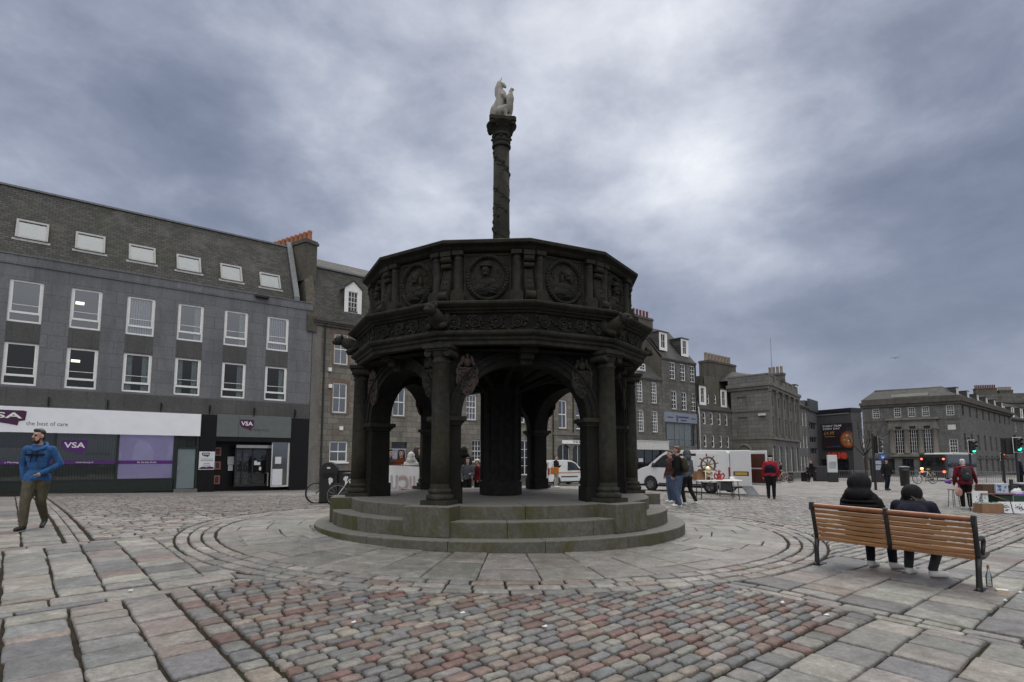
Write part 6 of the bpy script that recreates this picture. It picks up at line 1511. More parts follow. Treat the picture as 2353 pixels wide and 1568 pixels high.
q = FP(2252, 140, 2420, 136, -1.5); s13 = q.root('tall_chimneyed_block', 'tall dark granite block behind the terrace with long rows of chimney pots'); ez = q.hit(2290, 905)[1]
mb = MB(); mb.box(0, q.L, 0, 8, -1, ez); mb.build('wall', MT['gran_mid'], s13)
z_ = q.hit(2280, 889)[1]; chimney(s13, .4, q.L * .33, .2, 1.6, ez - .1, z_ - .5, MT['gran_rub'], MT['redpot'], 12, 'x', .15, .8); chimney(s13, q.L * .36, q.L * .55, .2, 1.6, ez - .1, z_ - 1.1, MT['gran_rub'], MT['buffpot'], 8, 'x', .15, .8)
mb = MB(); mb.box(q.L * .3, q.L, -.3, 0, ez - 2.4, ez - 2.0); mb.build('cornice', MT['trim_dk'], s13)
hs13 = [(q.L * (.36 + .07 * i), q.L * (.36 + .07 * i) + 1.3, ez - 5.5 - 3.4 * j, ez - 3.3 - 3.4 * j) for i in range(9) for j in range(3)]
for h_ in hs13: window(s13, h_, 'sash', -.04, .12, (2, 2), frame=MT['trim_dk'])
# ------------------------------------------------------------------ people
MT['hoodie'] = cloth('blue_hoodie', (0.030, 0.088, 0.215)); MT['olive'] = cloth('olive_trousers', (0.085, 0.076, 0.052)); MT['blacksh'] = simple('black_trainers', (0.007, 0.007, 0.008), .6); MT['whitesh'] = simple('white_trainers', (0.62, 0.62, 0.60), .6)
MT['puffer'] = cloth('black_puffer', (0.011, 0.011, 0.013)); MT['navy'] = cloth('dark_navy_cloth', (0.012, 0.013, 0.024)); MT['jeans'] = cloth('blue_jeans', (0.075, 0.105, 0.165)); MT['blackcl'] = cloth('black_cloth', (0.010, 0.010, 0.011)); MT['greyjk'] = cloth('grey_jacket', (0.075, 0.082, 0.092)); MT['redjk'] = cloth('red_jacket', (0.26, 0.015, 0.03)); MT['wine'] = cloth('burgundy_jacket', (0.105, 0.010, 0.018)); MT['brownjk'] = cloth('rust_jacket', (0.12, 0.035, 0.015)); MT['olivebag'] = cloth('olive_bag', (0.038, 0.036, 0.024)); MT['darkgrey'] = cloth('dark_grey_cloth', (0.035, 0.036, 0.04)); MT['orangebag'] = cloth('orange_bag', (0.34, 0.13, 0.02)); MT['cream'] = cloth('cream_fleece', (0.55, 0.54, 0.51)); MT['plaid'] = cloth('maroon_shirt', (0.075, 0.035, 0.035)); MT['pinkbag'] = cloth('pink_bag', (0.42, 0.24, 0.21)); MT['violet'] = cloth('violet_cloth', (0.16, 0.07, 0.30)); MT['lightgrey'] = cloth('pale_trousers', (0.30, 0.29, 0.27))
def person(label, pos, rotz, hgt=1.75, top='blackcl', bot='blackcl', shoe='blacksh', skin='skin', hair='hair_brown', hood=False, pose=None, bulk=1.0, vox=.02, hairstyle='short', beard=False, coat=0.0, group=None, hat=None, leg=1.0, fingers=False, hz=1.0):
    J = dict(pel=(0, 0, .93), chest=(0, 0, 1.28), neck=(0, 0, 1.47), head=(0, -.02, 1.63), tilt=0.0, turn=0.0,
             shL=(.185, 0, 1.40), elL=(.235, .02, 1.13), wrL=(.235, -.08, .90), shR=(-.185, 0, 1.40), elR=(-.235, .02, 1.13), wrR=(-.235, -.08, .90),
             hipL=(.09, 0, .90), knL=(.10, -.02, .50), anL=(.10, .02, .09), hipR=(-.09, 0, .90), knR=(-.10, -.02, .50), anR=(-.10, .02, .09), toL=None, toR=None)
    if pose: J.update(pose)
    k = hgt / 1.75
    V = {n: (Vector(v) * k if isinstance(v, tuple) else v) for n, v in J.items()}
    t = thing('person', label, 'person', pos, rotz, group)
    mats = [MT[top], MT[bot], MT[shoe], MT[skin], MT['eye'], MT[hair], MT['lips']]
    b = Body(); w = bulk * k
    hd = V['head']; Mh = Euler((0, V['tilt'], V['turn'])).to_matrix()
    def hp(x, y, z): return hd + Mh @ (Vector((x, y, z)) * k)
    # torso between hips and shoulders
    up = (V['neck'] - V['pel']); mid = V['pel'] + up * .42; ch = V['chest']
    Mt = (up.normalized().to_track_quat('Z', 'Y')).to_matrix()
    b.egg(ch, (.185 * w, .125 * w, .20 * k), 0, Mt); b.egg(mid, (.165 * w, .125 * w, .19 * k), 0, Mt)
    b.egg(V['pel'] + Vector((0, 0, .06 * k)), (.165 * w, .125 * w, .11 * k), 0); b.egg(V['pel'] - Vector((0, 0, .02 * k)), (.16 * w, .12 * w, .11 * k), 1)
    if coat: b.egg(V['pel'] - Vector((0, 0, coat * .55 * k)), (.178 * w, .142 * w, (.05 + coat * .75) * k), 0)
    n_tor = len(b.p)
    b.limb(V['shL'], V['shR'], .07 * w, .07 * w, 0); b.limb(ch, V['neck'] - Vector((0, 0, .02 * k)), .12 * w, .072 * k, 0)
    b.limb(V['neck'], hd - Vector((0, 0, .04 * k)), .058 * k, .055 * k, 3)
    legs_ = set(range(n_tor))
    for s_ in 'LR':
        b.limb(V['sh' + s_], V['el' + s_], .066 * w, .052 * w, 0); b.limb(V['el' + s_], V['wr' + s_], .052 * w, .042 * w, 0)
        d = (V['wr' + s_] - V['el' + s_]).normalized(); hm = V['wr' + s_] + d * .05 * k
        b.limb(V['wr' + s_] + d * .012, hm, .03 * k, .034 * k, 3); sd = d.orthogonal().normalized(); sx = Vector((0, -1, 0)) - d * d.dot(Vector((0, -1, 0))); sx = sx.normalized() if sx.length > .1 else sd
        fr = .0095 * k if fingers else .013 * k; inn = d.cross(sx) * (1 if s_ == 'L' else -1)
        for i, (o_, L_) in enumerate(((-.026, .062), (-.009, .075), (.009, .070), (.026, .055))):
            a_ = hm + sx * o_ * k; m_ = a_ + (d * .55 + inn * .10) * L_ * k; e_ = m_ + (d * .42 + inn * .35) * L_ * k
            b.limb(a_, m_, fr, fr * .95, 3); b.limb(m_, e_, fr * .95, fr * .8, 3)
        b.limb(V['wr' + s_] + d * .03 * k, V['wr' + s_] + d * .07 * k + sx * .045 * k + inn * .02, .013 * k, .010 * k, 3)
        b.limb(V['hip' + s_], V['kn' + s_], .098 * w * leg, .072 * k * leg, 1); b.limb(V['kn' + s_], V['an' + s_] + Vector((0, 0, .03)), .072 * k * leg, .056 * k * leg, 1)
        legs_ = legs_ | {len(b.p) - 2}
        an = V['an' + s_]; to = V['to' + s_] or an + Vector((0, -.17, -.05)) * k
        b.limb(an + Vector((0, .02, -.035)) * k, to, .048 * k, .040 * k, 2); b.limb(an, an + Vector((0, .01, -.03)) * k, .05 * k, .05 * k, 2)
    # head
    b.egg(hp(0, .012, .025), (.077 * k, .098 * k, .105 * k), 3, Mh); b.egg(hp(0, -.03, -.045), (.058 * k, .062 * k, .075 * k), 3, Mh)
    b.limb(hp(0, -.095, .01), hp(0, -.118, -.022), .012 * k, .016 * k, 3)
    for sx in (-1, 1):
        b.egg(hp(sx * .079, .01, -.005), (.012 * k, .024 * k, .034 * k), 3, Mh); b.egg(hp(sx * .031, -.086, .010), (.011 * k, .010 * k, .005 * k), 4, Mh); b.egg(hp(sx * .032, -.090, .030), (.020 * k, .008 * k, .004 * k), 5, Mh)
    b.egg(hp(0, -.090, -.062), (.026 * k, .012 * k, .008 * k), 6, Mh)
    if beard: b.egg(hp(0, -.038, -.092), (.054 * k, .058 * k, .040 * k), 5, Mh); b.egg(hp(0, -.094, -.043), (.03 * k, .01 * k, .007 * k), 5, Mh); [b.limb(hp(sx * .066, .0, -.02), hp(sx * .046, -.045, -.08), .010 * k, .014 * k, 5) for sx in (-1, 1)]
    hz_ = (V['pel'].z - (.015 + coat) * k) if V['pel'].z > .7 else V['pel'].z - .04
    b.hem = (hz_, legs_, None)
    b.build('body', mats, t, vox, 2)
    h = Body(); tgt = 'hair'; hm_ = [MT[hair]]
    if hat:
        tgt = 'cap'; hm_ = [MT[hat[0]]]; h.egg(hp(0, .012, .075), (.092 * k, .110 * k, .07 * k), 0, Mh)
        if hat[1] == 'peak': h.egg(hp(0, -.115, .055), (.07 * k, .06 * k, .014 * k), 0, Mh); h.egg(hp(0, 0, .10), (.105 * k, .125 * k, .035 * k), 0, Mh)
    elif hood:
        tgt = 'hood'; hm_ = [MT[top]]; h.egg(hp(0, .03, .02), (.125 * hz * k, .13 * hz * k, .155 * hz * k), 0, Mh); h.egg(hp(0, .05, -.09), (.15 * hz * k, .12 * hz * k, .11 * k), 0, Mh); h.limb(hp(-.12, -.0, -.15), hp(.12, -.0, -.15), .07 * k, .07 * k, 0)
    else:
        h.egg(hp(0, .030, .060), (.082 * k, .092 * k, .082 * k), 0, Mh); h.egg(hp(0, .052, .0), (.077 * k, .064 * k, .085 * k), 0, Mh); h.egg(hp(0, -.040, .100), (.060 * k, .048 * k, .038 * k), 0, Mh)
        if hairstyle == 'long':
            for sx in (-1, 1): h.chain([hp(sx * .055, .0, .09), hp(sx * .088, .01, -.02), hp(sx * .085, .0, -.14), hp(sx * .075, -.02, -.24)], [.04 * k, .036 * k, .04 * k, .022 * k], 0)
            h.chain([hp(0, .07, .05), hp(0, .095, -.08), hp(0, .09, -.22)], [.07 * k, .075 * k, .05 * k], 0)
    h.build(tgt, hm_, t, min(vox, .014), 1)
    if hat and hairstyle != 'none':
        h = Body(); h.egg(hp(0, .06, .0), (.076 * k, .055 * k, .06 * k), 0, Mh)
        for sx in (-1, 1): h.egg(hp(sx * .076, .02, .02), (.012 * k, .04 * k, .035 * k), 0, Mh)
        if hairstyle == 'long':
            for sx in (-1, 1): h.chain([hp(sx * .07, .03, .02), hp(sx * .09, .03, -.08), hp(sx * .10, .02, -.18)], [.03, .03, .012], 0)
        h.build('hair', [MT[hair]], t, .014, 1)
    return t, V
def add_child(mb, name, m, t, bevel=0): return mb.build(name, m, t, bevel=bevel)
# man in blue hoodie
p_, V = person('bearded man in a blue hoodie and olive trousers walking towards the viewer', G(76, 1219), R_(14), 1.86, 'hoodie', 'olive', 'blacksh', 'skin', 'hair_soft', False,
    dict(pel=(0, 0, .92), turn=R_(-22), head=(-.012, -.05, 1.625), neck=(0, -.01, 1.46), chest=(0, -.015, 1.26), shL=(.20, .01, 1.39), elL=(.335, .05, 1.14), wrL=(.13, -.155, .985), shR=(-.20, .0, 1.39), elR=(-.285, .07, 1.12), wrR=(-.245, .06, .89),
         hipR=(-.09, -.02, .9), knR=(-.085, -.17, .49), anR=(-.075, -.19, .10), toR=(-.10, -.36, .05), hipL=(.09, .02, .9), knL=(.055, .06, .49), anL=(.015, .33, .17), toL=(.045, .19, .045)), 1.08, .011, 'short', True, .045, leg=1.16, fingers=True)
p_.scale = (.94, .94, 1.0)
mb = MB(); k = 1.86 / 1.75
mb.tube([(-.11 * k, .01, 1.455 * k), (-.10 * k, -.10, 1.41 * k), (0, -.145, 1.375 * k), (.10 * k, -.10, 1.41 * k), (.11 * k, .01, 1.455 * k), (.07, .10, 1.50 * k), (-.07, .10, 1.50 * k)], .036, 8, closed=True); mb.ball((0, .13, 1.42 * k), (.13, .07, .10), 12, 8); add_child(mb, 'hood', MT['hoodie'], p_)
mb = MB(); mb.tube([(-.045, -.165, 1.36 * k), (-.055, -.178, 1.26 * k), (-.06, -.18, 1.17 * k)], .008, 5); mb.tube([(.045, -.165, 1.36 * k), (.04, -.178, 1.28 * k), (.03, -.18, 1.19 * k)], .008, 5); add_child(mb, 'drawstring', MT['navy'], p_)
mb = MB(); r_ = random.Random(2)
for i in range(11): 
    x = -.15 + .03 * i; yy = -.152 - .030 * math.cos(x * 7); mb.box(x - .010, x + .010, yy - .012, yy + .02, 1.285 * k, 1.318 * k)
mb.tube([(x / 100, -.155 - .030 * math.cos(x / 100 * 7), 1.335 * k) for x in range(-17, 18, 3)], .006, 4); add_child(mb, 'chest_print', MT['navy'], p_)
mb = MB()
for a in ('R', 'L'):
    an, to = V['an' + a], V['to' + a]; d = (to - an); d.z = 0; d = d.normalized(); z = min(an.z - .09, to.z - .045); mb.tube([an - d * .05 + Vector((0, 0, -.085)), to + d * .02 + Vector((0, 0, -.035))], .028, 6)
add_child(mb, 'sole', MT['whitesh'], p_)
# three standing by the van: two in front, one half hidden
def foot(px, py): return G(px, py)
p_, V = person('young man in black jacket and blue jeans with an olive rucksack, near the white van', foot(1560, 1166), R_(-118), 1.84, 'blackcl', 'jeans', 'whitesh', 'skin', 'hair_ginger', pose=dict(knL=(.11, -.06, .5), anL=(.12, .05, .09), anR=(-.1, -.06, .09)), leg=1.25, bulk=1.08)
person('man in a maroon shirt and jeans half hidden behind the rucksack wearer', foot(1543, 1156), R_(-70), 1.74, 'plaid', 'jeans', 'whitesh', 'skin', 'hair_brown', leg=1.2)
p2, V2 = person('person in grey hooded jacket and black trousers stepping beside the white van', foot(1581, 1161), R_(-145), 1.74, 'greyjk', 'blackcl', 'whitesh', 'skin', 'hair_brown', True, dict(knL=(.12, -.12, .5), anL=(.14, -.02, .09), knR=(-.10, .03, .5), anR=(-.12, .22, .12), turn=R_(20)), 1.12)
def rucksack(base, rz, m, label, z=1.22, s=1.0):
    t = thing('rucksack', label, 'rucksack', base, rz)
    b = Body(); b.egg((0, .20 * s, z), (.155 * s, .10 * s, .24 * s), 0); b.egg((0, .24 * s, z - .08), (.13 * s, .10 * s, .14 * s), 0); b.egg((0, .18 * s, z + .13), (.13 * s, .08 * s, .10 * s), 0); b.build('pack', [MT[m]], t, .02, 2)
    mb = MB()
    for sx in (-.11, .11): mb.tube([(sx, .12, z + .2), (sx * 1.05, .0, z + .23), (sx * 1.1, -.13, z + .12), (sx * 1.2, -.13, z - .05), (sx * 1.2, .08, z - .2)], .018, 5)
    mb.build('strap', MT['blackcl'], t); mb = MB(); mb.ball((0, .325 * s, z + .02), (.03, .012, .025), 8, 6); mb.build('badge', MT['lead'], t); return t
rucksack(foot(1560, 1166), R_(-118), 'olivebag', 'olive rucksack on the back of the man in jeans', 1.27)
# man in red and dark jacket, flat cap
p_, V = person('older man in red and navy jacket and black flat cap standing by the van doors', foot(1773, 1147), R_(150), 1.74, 'redjk', 'blackcl', 'blacksh', 'skin_pale', 'hair_grey', pose=dict(elR=(-.27, .05, 1.14), wrR=(-.28, -.05, .90), elL=(.26, .03, 1.14), wrL=(.28, -.05, .88), head=(0, -.07, 1.60)), bulk=1.15, hat=('blackcl', 'peak'), leg=1.15)
b = Body(); b.egg((0, .0, 1.13), (.222, .165, .20), 0); b.egg((0, .05, 1.22), (.19, .145, .16), 0); o = b.build('dark_jacket_panel', [MT['navy']], p_, .02, 2)
# far man in dark clothes with cap
person('man in dark hooded coat and blue cap walking towards the viewer beside the litter bin', foot(2040, 1127), R_(10), 1.76, 'blackcl', 'navy', 'blacksh', 'skin', 'hair_black', pose=dict(anL=(.11, .10, .10), knL=(.10, .0, .5), knR=(-.1, -.06, .5), elL=(.28, .03, 1.14), wrL=(.30, -.05, .92), elR=(-.28, .03, 1.14), wrR=(-.30, -.05, .92)), bulk=1.32, coat=.14, hat=('navy', 'peak'))
# stall customer
sp = foot(2222, 1171)
p_, V = person('grey-haired person in a burgundy coat leaning over the stall table', sp, R_(158), 1.72, 'wine', 'blackcl', 'whitesh', 'skin_pale', 'hair_grey', pose=dict(pel=(0, .05, .92), chest=(-.02, -.06, 1.26), neck=(-.03, -.13, 1.42), head=(-.02, -.20, 1.55), shL=(.19, -.07, 1.36), shR=(-.21, -.07, 1.36), elL=(.27, -.02, 1.08), wrL=(.28, -.10, .86), elR=(-.33, -.18, 1.10), wrR=(-.42, -.36, .90)), bulk=1.18, coat=.08, leg=1.1)
rucksack(sp, R_(158), 'darkgrey', 'grey and black rucksack on the burgundy coat', 1.16, 1.0)
t = thing('carrier_bag', 'pink carrier bag hanging from the hand of the stall customer', 'bag', sp + Vector((-.27, -.06, .45)), 0); b = Body(); b.egg((0, 0, .12), (.12, .06, .15), 0); b.egg((0, 0, .05), (.10, .06, .08), 0); b.build('bag', [MT['pinkbag']], t, .015, 2); mb = MB(); mb.tube([(-.06, 0, .25), (-.01, 0, .36), (.06, 0, .25)], .008, 5); mb.build('handle', MT['pinkbag'], t)
t = thing('violet_bundle', 'violet cloth bundle held at the side of the stall customer', 'cloth', sp + Vector((-.42, .2, .84)), .3); b = Body(); b.egg((0, 0, .06), (.14, .06, .06), 0); b.egg((.08, 0, .03), (.08, .05, .05), 0); b.build('bundle', [MT['violet']], t, .015, 2)
# person with orange bag behind the cross, and the group at the banner
p_, V = person('person in a dark coat carrying an orange bag, framed by the right arch', foot(1278, 1121), R_(60), 1.72, 'blackcl', 'lightgrey', 'whitesh', 'skin', 'hair_dark', pose=dict(wrL=(.1, -.22, 1.18), elL=(.25, -.06, 1.12), wrR=(-.1, -.2, 1.2), elR=(-.25, -.06, 1.12)), coat=.05)
t = thing('tote_bag', 'orange tote bag carried by the person beyond the right arch', 'bag', V and p_.location + Vector((-.10, -.32, .72)), R_(10)); mb = MB(); mb.box(-.22, .22, -.07, .07, 0, .38); mb.build('bag', MT['orangebag'], t, bevel=.03); mb = MB(); mb.tube([(-.12, 0, .37), (-.08, 0, .55), (.08, 0, .55), (.12, 0, .37)], .012, 5); mb.build('handle', MT['blackcl'], t)
def behind(px, py_top, Y, hgt): x = ray(px, 1100)[0] * Y; z = at(px, py_top, Y).z - hgt; return Vector((x, Y, gz(x, Y))), z + hgt - gz(x, Y)
pos, h_ = behind(893, 1033, 17.0, 1.7); person('dark-haired person in a grey coat, first behind the white banner', pos, R_(70), h_, 'darkgrey', 'blackcl', 'blacksh', 'skin_pale', 'hair_black', hairstyle='long', bulk=1.1)
pos, h_ = behind(921, 1034, 17.1, 1.7); person('person with long dark hair and rust jacket behind the white banner', pos, R_(15), h_, 'brownjk', 'blackcl', 'blacksh', 'skin_pale', 'hair_dark', hairstyle='long', pose=dict(wrL=(.08, -.2, 1.22), elL=(.25, -.03, 1.14), wrR=(-.08, -.2, 1.22), elR=(-.25, -.03, 1.14)))
pos, h_ = behind(944, 1042, 16.9, 1.6); person('small figure in cream fleece hood behind the white banner', pos, R_(180), h_, 'cream', 'blackcl', 'blacksh', 'skin_pale', 'hair_brown', hood=True)
pos, h_ = behind(958, 1028, 17.6, 1.7); person('person with dark red hair leaning behind the pier by the banner', pos, R_(100), h_, 'blackcl', 'blackcl', 'blacksh', 'skin_pale', 'hair_dark', hairstyle='long', pose=dict(turn=R_(-20)))
pos, h_ = behind(1074, 1052, 19.0, 1.6); person('person in grey top standing beyond the cross beside the central pier', pos, R_(20), h_, 'greyjk', 'blackcl', 'blacksh', 'skin_pale', 'hair_black', hairstyle='long', pose=dict(wrL=(.06, -.2, 1.1), elL=(.24, -.04, 1.1)))
pos, h_ = behind(1097, 1056, 19.6, 1.6); person('person in white hat with a dark red coat beyond the cross beside the central pier', pos, R_(-60), h_, 'wine', 'blackcl', 'blacksh', 'skin', 'hair_brown', hat=('cream', 'peak'), coat=.1)
pos, h_ = behind(1066, 1030, 19.4, 1.8); person('person under a black hood at the edge of the front pier', pos, R_(180), h_, 'blackcl', 'blackcl', 'blacksh', 'skin', 'hair_black', hood=True, coat=.3)
# far walkers
person('distant walker in black striding past the classical block', G(1866, 1109), R_(-85), 1.72, 'blackcl', 'blackcl', 'blacksh', 'skin', 'hair_brown', pose=dict(knL=(.1, -.2, .5), anL=(.1, -.28, .12), knR=(-.1, .1, .5), anR=(-.1, .38, .16), wrL=(.24, .15, .95), wrR=(-.24, -.22, .98)))
person('distant person in a dark coat beside the walker in black', G(1857, 1107), R_(20), 1.62, 'navy', 'blackcl', 'blacksh', 'skin', 'hair_black')
person('distant person in black beside the pink parked bicycle', G(1795, 1108), R_(60), 1.7, 'blackcl', 'blackcl', 'blacksh', 'skin', 'hair_black')
person('person in a dark coat at the right edge beneath the traffic light', G(2348, 1118), R_(80), 1.72, 'navy', 'blackcl', 'blacksh', 'skin', 'hair_black', hood=True, coat=.15)
# ------------------------------------------------------------------ bench and the two sitting on it
MT['teak'] = None
m, nt, bs = nmat('oiled_slats'); MT['teak'] = m; bs.inputs['Roughness'].default_value = .5; bs.inputs['Specular IOR Level'].default_value = .4
co = mapv(nt, objco(nt), (1.5, 20, 20)); k = ramp(nt, noise(nt, co, 3.0, 6, .6, .8), .3, .7, (0.25, 0.118, 0.048), (0.46, 0.26, 0.125)); k = mixc(nt, k, ramp(nt, noise(nt, mapv(nt, objco(nt), (.8, 3, 9)), 2, 2), .35, .65, (.75, .7, .68), (1.1, 1.1, 1.1)), 1, 'MULTIPLY'); nt.links.new(k, bs.inputs['Base Color']); bumpn(nt, bs, noise(nt, co, 6, 4), .2, .004)
MT['teakdark'] = simple('darker_top_rail', (0.20, 0.070, 0.028), .4, 0, .25, 14)
MT['iron'] = simple('black_cast_iron', (0.013, 0.013, 0.014), .45, .0, .3, 20, .2, 60)
bl, br_ = G(1876, 1300), G(2257, 1362); bc = (bl + br_) / 2; ax = (br_ - bl); BL = ax.length; brz = math.atan2(ax.y, ax.x)
bench = thing('park_bench', 'slatted wooden bench with black iron frames seen from behind', 'bench', (bc.x, bc.y, bc.z), brz); bench.rotation_euler = (0, -math.asin(ax.z / BL), brz)
hl = BL / 2
def back_y(z): return -.015 - .15 * max(0, (z - .42) / .46)
for i in range(8):      # back slats
    z = .375 + i * .0645
    if i == 7: continue
    mb = MB(); y = back_y(z + .02); M = tr(0, y, z + .025) @ rot('X', R_(17))
    mb.box(-hl + .04, hl - .04, -.017, .017, -.0245, .0245, 0, M); mb.build('back_slat', MT['teak'], bench, bevel=.006)
mb = MB(); mb.cone((-hl + .03, back_y(.86), .862), (hl - .03, back_y(.86), .862), .034, .034, 12); mb.build('top_rail', MT['teakdark'], bench)
for i in range(6):
    mb = MB(); y = .08 + i * .075; mb.box(-hl + .04, hl - .04, y - .03, y + .03, .405 + .004 * i, .432 + .004 * i); mb.build('seat_slat', MT['teak'], bench, bevel=.006)
def frame(x, mid=False):
    mb = MB(); w = .024 if not mid else .018
    mb.tube([(x, back_y(.90) - .01, .905), (x, back_y(.66) - .012, .66), (x, -.035, .45), (x, .0, .37)], [.030, .028, .03, .034], 8)
    mb.box(x - w, x + w, back_y(.88) - .045, back_y(.88) + .03, .80, .905)
    mb.tube([(x, .0, .39), (x, .25, .375), (x, .48, .40)], .022, 8)
    if not mid:
        mb.tube([(x, -.01, .40), (x, -.03, .25), (x, -.02, .06), (x, -.02, 0.0)], [.036, .030, .034, .042], 8); mb.box(x - .045, x + .045, -.10, .06, 0, .03); mb.ball((x, -.075, .035), (.03, .03, .03), 8, 6)
        mb.box(x - .04, x + .04, .06, .22, 0, .025)
        mb.tube([(x, -.10, .60), (x, .05, .625), (x, .20, .62), (x, .27, .58), (x, .25, .50), (x, .20, .42)], [.022, .026, .028, .028, .024, .022], 8)
    return mb.build('frame' if not mid else 'centre_bar', MT['iron'], bench)
frame(-hl + .02); frame(hl - .02); frame(.0, True)
def benchpt(u, y): d = ax.normalized(); n = Vector((-d.y, d.x, 0)).normalized(); return bc + d * u + n * y
def seat_pose(lean=(0, 0), kneesL=(.13, -.50, .47), kneesR=(-.13, -.50, .47), aL=(.12, -.42, .09), aR=(-.12, -.46, .09), head=(0, -.05, 1.14), **kw):
    d = dict(pel=(0, 0, .50), chest=(lean[0] * .6, lean[1] * .6, .82), neck=(lean[0], lean[1], 1.0), head=head, shL=(.19 + lean[0], lean[1], .93), shR=(-.19 + lean[0], lean[1], .93), elL=(.28 + lean[0], lean[1] - .08, .70), elR=(-.28 + lean[0], lean[1] - .08, .70), wrL=(.12, -.28, .60), wrR=(-.12, -.28, .60), hipL=(.10, -.02, .50), hipR=(-.10, -.02, .50), knL=kneesL, knR=kneesR, anL=aL, anR=aR); d.update(kw); return d
def u_of(px, Yg=None):
    best = None
    for i in range(-60, 61):
        u = i / 60 * hl; p = benchpt(u, .22); e_ = abs(proj(p.x, p.y, p.z + .9)[0] - px)
        if best is None or e_ < best[0]: best = (e_, u)
    return best[1]
b0 = benchpt(u_of(1975), .24)
p_, V = person('person in a black quilted coat with the hood up, left one on the bench', b0, brz + PI, 1.75, 'puffer', 'navy', 'whitesh', 'skin', 'hair_black', True, seat_pose((0, -.05), head=(0, -.06, 1.145), aL=(.0, -.30, .09), knL=(.06, -.48, .47), aR=(-.25, -.38, .09), knR=(-.20, -.5, .47), toL=(-.02, -.47, .045), toR=(-.33, -.52, .045)), 1.22, .015, hz=.9)
mb = MB()
for i, (z, r) in enumerate(((.945, .205), (.885, .218), (.825, .226), (.765, .231), (.705, .233), (.645, .233), (.585, .23))):
    mb.tube([(r * 1.08 * math.cos(t), -.03 + r * .78 * math.sin(t), z) for t in [2 * PI * q / 24 for q in range(24)]], .021, 6, closed=True)
mb.build('quilting', MT['puffer'], p_)
h = Body(); h.egg((0, -.02, 1.19), (.155, .16, .16), 0); h.egg((.0, .03, 1.05), (.185, .15, .11), 0); h.egg((0, -.10, 1.22), (.12, .10, .13), 0); h.limb((-.15, -.02, .985), (.15, -.02, .985), .085, .085, 0); h.build('hood', [MT['puffer']], p_, .014, 3)
b1 = benchpt(u_of(2080), .24)
p_, V = person('person in a black coat and beanie slumped to the right end of the bench', b1, brz + PI, 1.72, 'navy', 'darkgrey', 'whitesh', 'skin', 'hair_dark', False, seat_pose((-.06, -.14), head=(-.02, -.22, 1.06), aL=(.06, -.20, .09), knL=(.10, -.46, .46), aR=(-.22, -.18, .09), knR=(-.26, -.46, .46), toL=(.04, -.36, .045), toR=(-.34, -.30, .045), tilt=R_(-12)), 1.26, .015, hat=('puffer', 'beanie'), hairstyle='long')
h = Body(); h.egg((-.03, -.21, 1.085), (.128, .132, .128), 0, Euler((0, R_(-14), 0)).to_matrix()); h.limb((-.12, -.17, 1.03), (.06, -.15, 1.0), .03, .03, 0); h.build('beanie', [MT['puffer']], p_, .014, 2)
h = Body()
for i in range(7): h.chain([(-.12 + .012 * i, -.22 + .02 * i, 1.06), (-.175 + .012 * i, -.22 + .02 * i, .99), (-.165 + .015 * i, -.20 + .02 * i, .90), (-.13 + .015 * i, -.18 + .02 * i, .86)], [.016, .015, .012, .006], 0)
h.build('long_hair', [MT['hair_dark']], p_, .008, 1)
# ------------------------------------------------------------------ vehicles
MT['vanwhite'] = simple('white_van_paint', (0.60, 0.61, 0.62), .25, 0, .04, 1.5, coat=.5); MT['tyre'] = simple('tyre_rubber', (0.015, 0.015, 0.015), .85); MT['rim'] = simple('wheel_rim', (0.20, 0.20, 0.21), .4, .7); MT['plastic'] = simple('black_plastic', (0.02, 0.02, 0.022), .55); MT['brownply'] = simple('brown_door_lining', (0.075, 0.022, 0.014), .6, 0, .15); MT['plate'] = simple('number_plate', (0.42, 0.28, 0.05), .5, 0, .25, 25)
def lampm(n, c, e, s): return simple(n, c, .3, emit=e, estr=s)
MT['redlamp'] = simple('red_lamp', (0.30, 0.015, 0.018), .2); MT['redlit'] = lampm('red_lit_lamp', (0.6, .05, .03), (1, .10, .04), 5.0); MT['amberlit'] = lampm('amber_lit_lamp', (.7, .4, .05), (1, .55, .08), 5.0); MT['greenlit'] = lampm('green_lit_lamp', (.05, .6, .4), (.05, 1, .58), 5.0); MT['gold'] = simple('gold_paint', (.45, .32, .05), .5)
def wheel(t, x, y, r=.32, w=.20):
    mb = MB(); s_ = 1 if y > 0 else -1; y0 = y - s_ * w
    M = tr(x, 0, r) @ rot('X', PI / 2)
    mb.lathe([(r * .62, -w / 2), (r * .92, -w / 2), (r, -w / 2 + .03), (r, w / 2 - .03), (r * .92, w / 2), (r * .62, w / 2), (r * .62, -w / 2)], 28, 0, M=tr(x, y - s_ * w / 2, r) @ rot('X', PI / 2))
    o = mb.build('wheel', MT['tyre'], t); mb = MB(); Mw = tr(x, y - s_ * .02, r) @ rot('X', PI / 2 * s_)
    mb.lathe([(0, .0), (r * .2, .0), (r * .24, .02), (r * .6, .03), (r * .64, .0)], 20, 0, M=Mw)
    for i in range(6): a = i * PI / 3; mb.box(-.03, .03, r * .18, r * .6, -.03, -.005, 0, Mw @ rot('Z', a))
    mb.build('rim', MT['rim'], o); return o
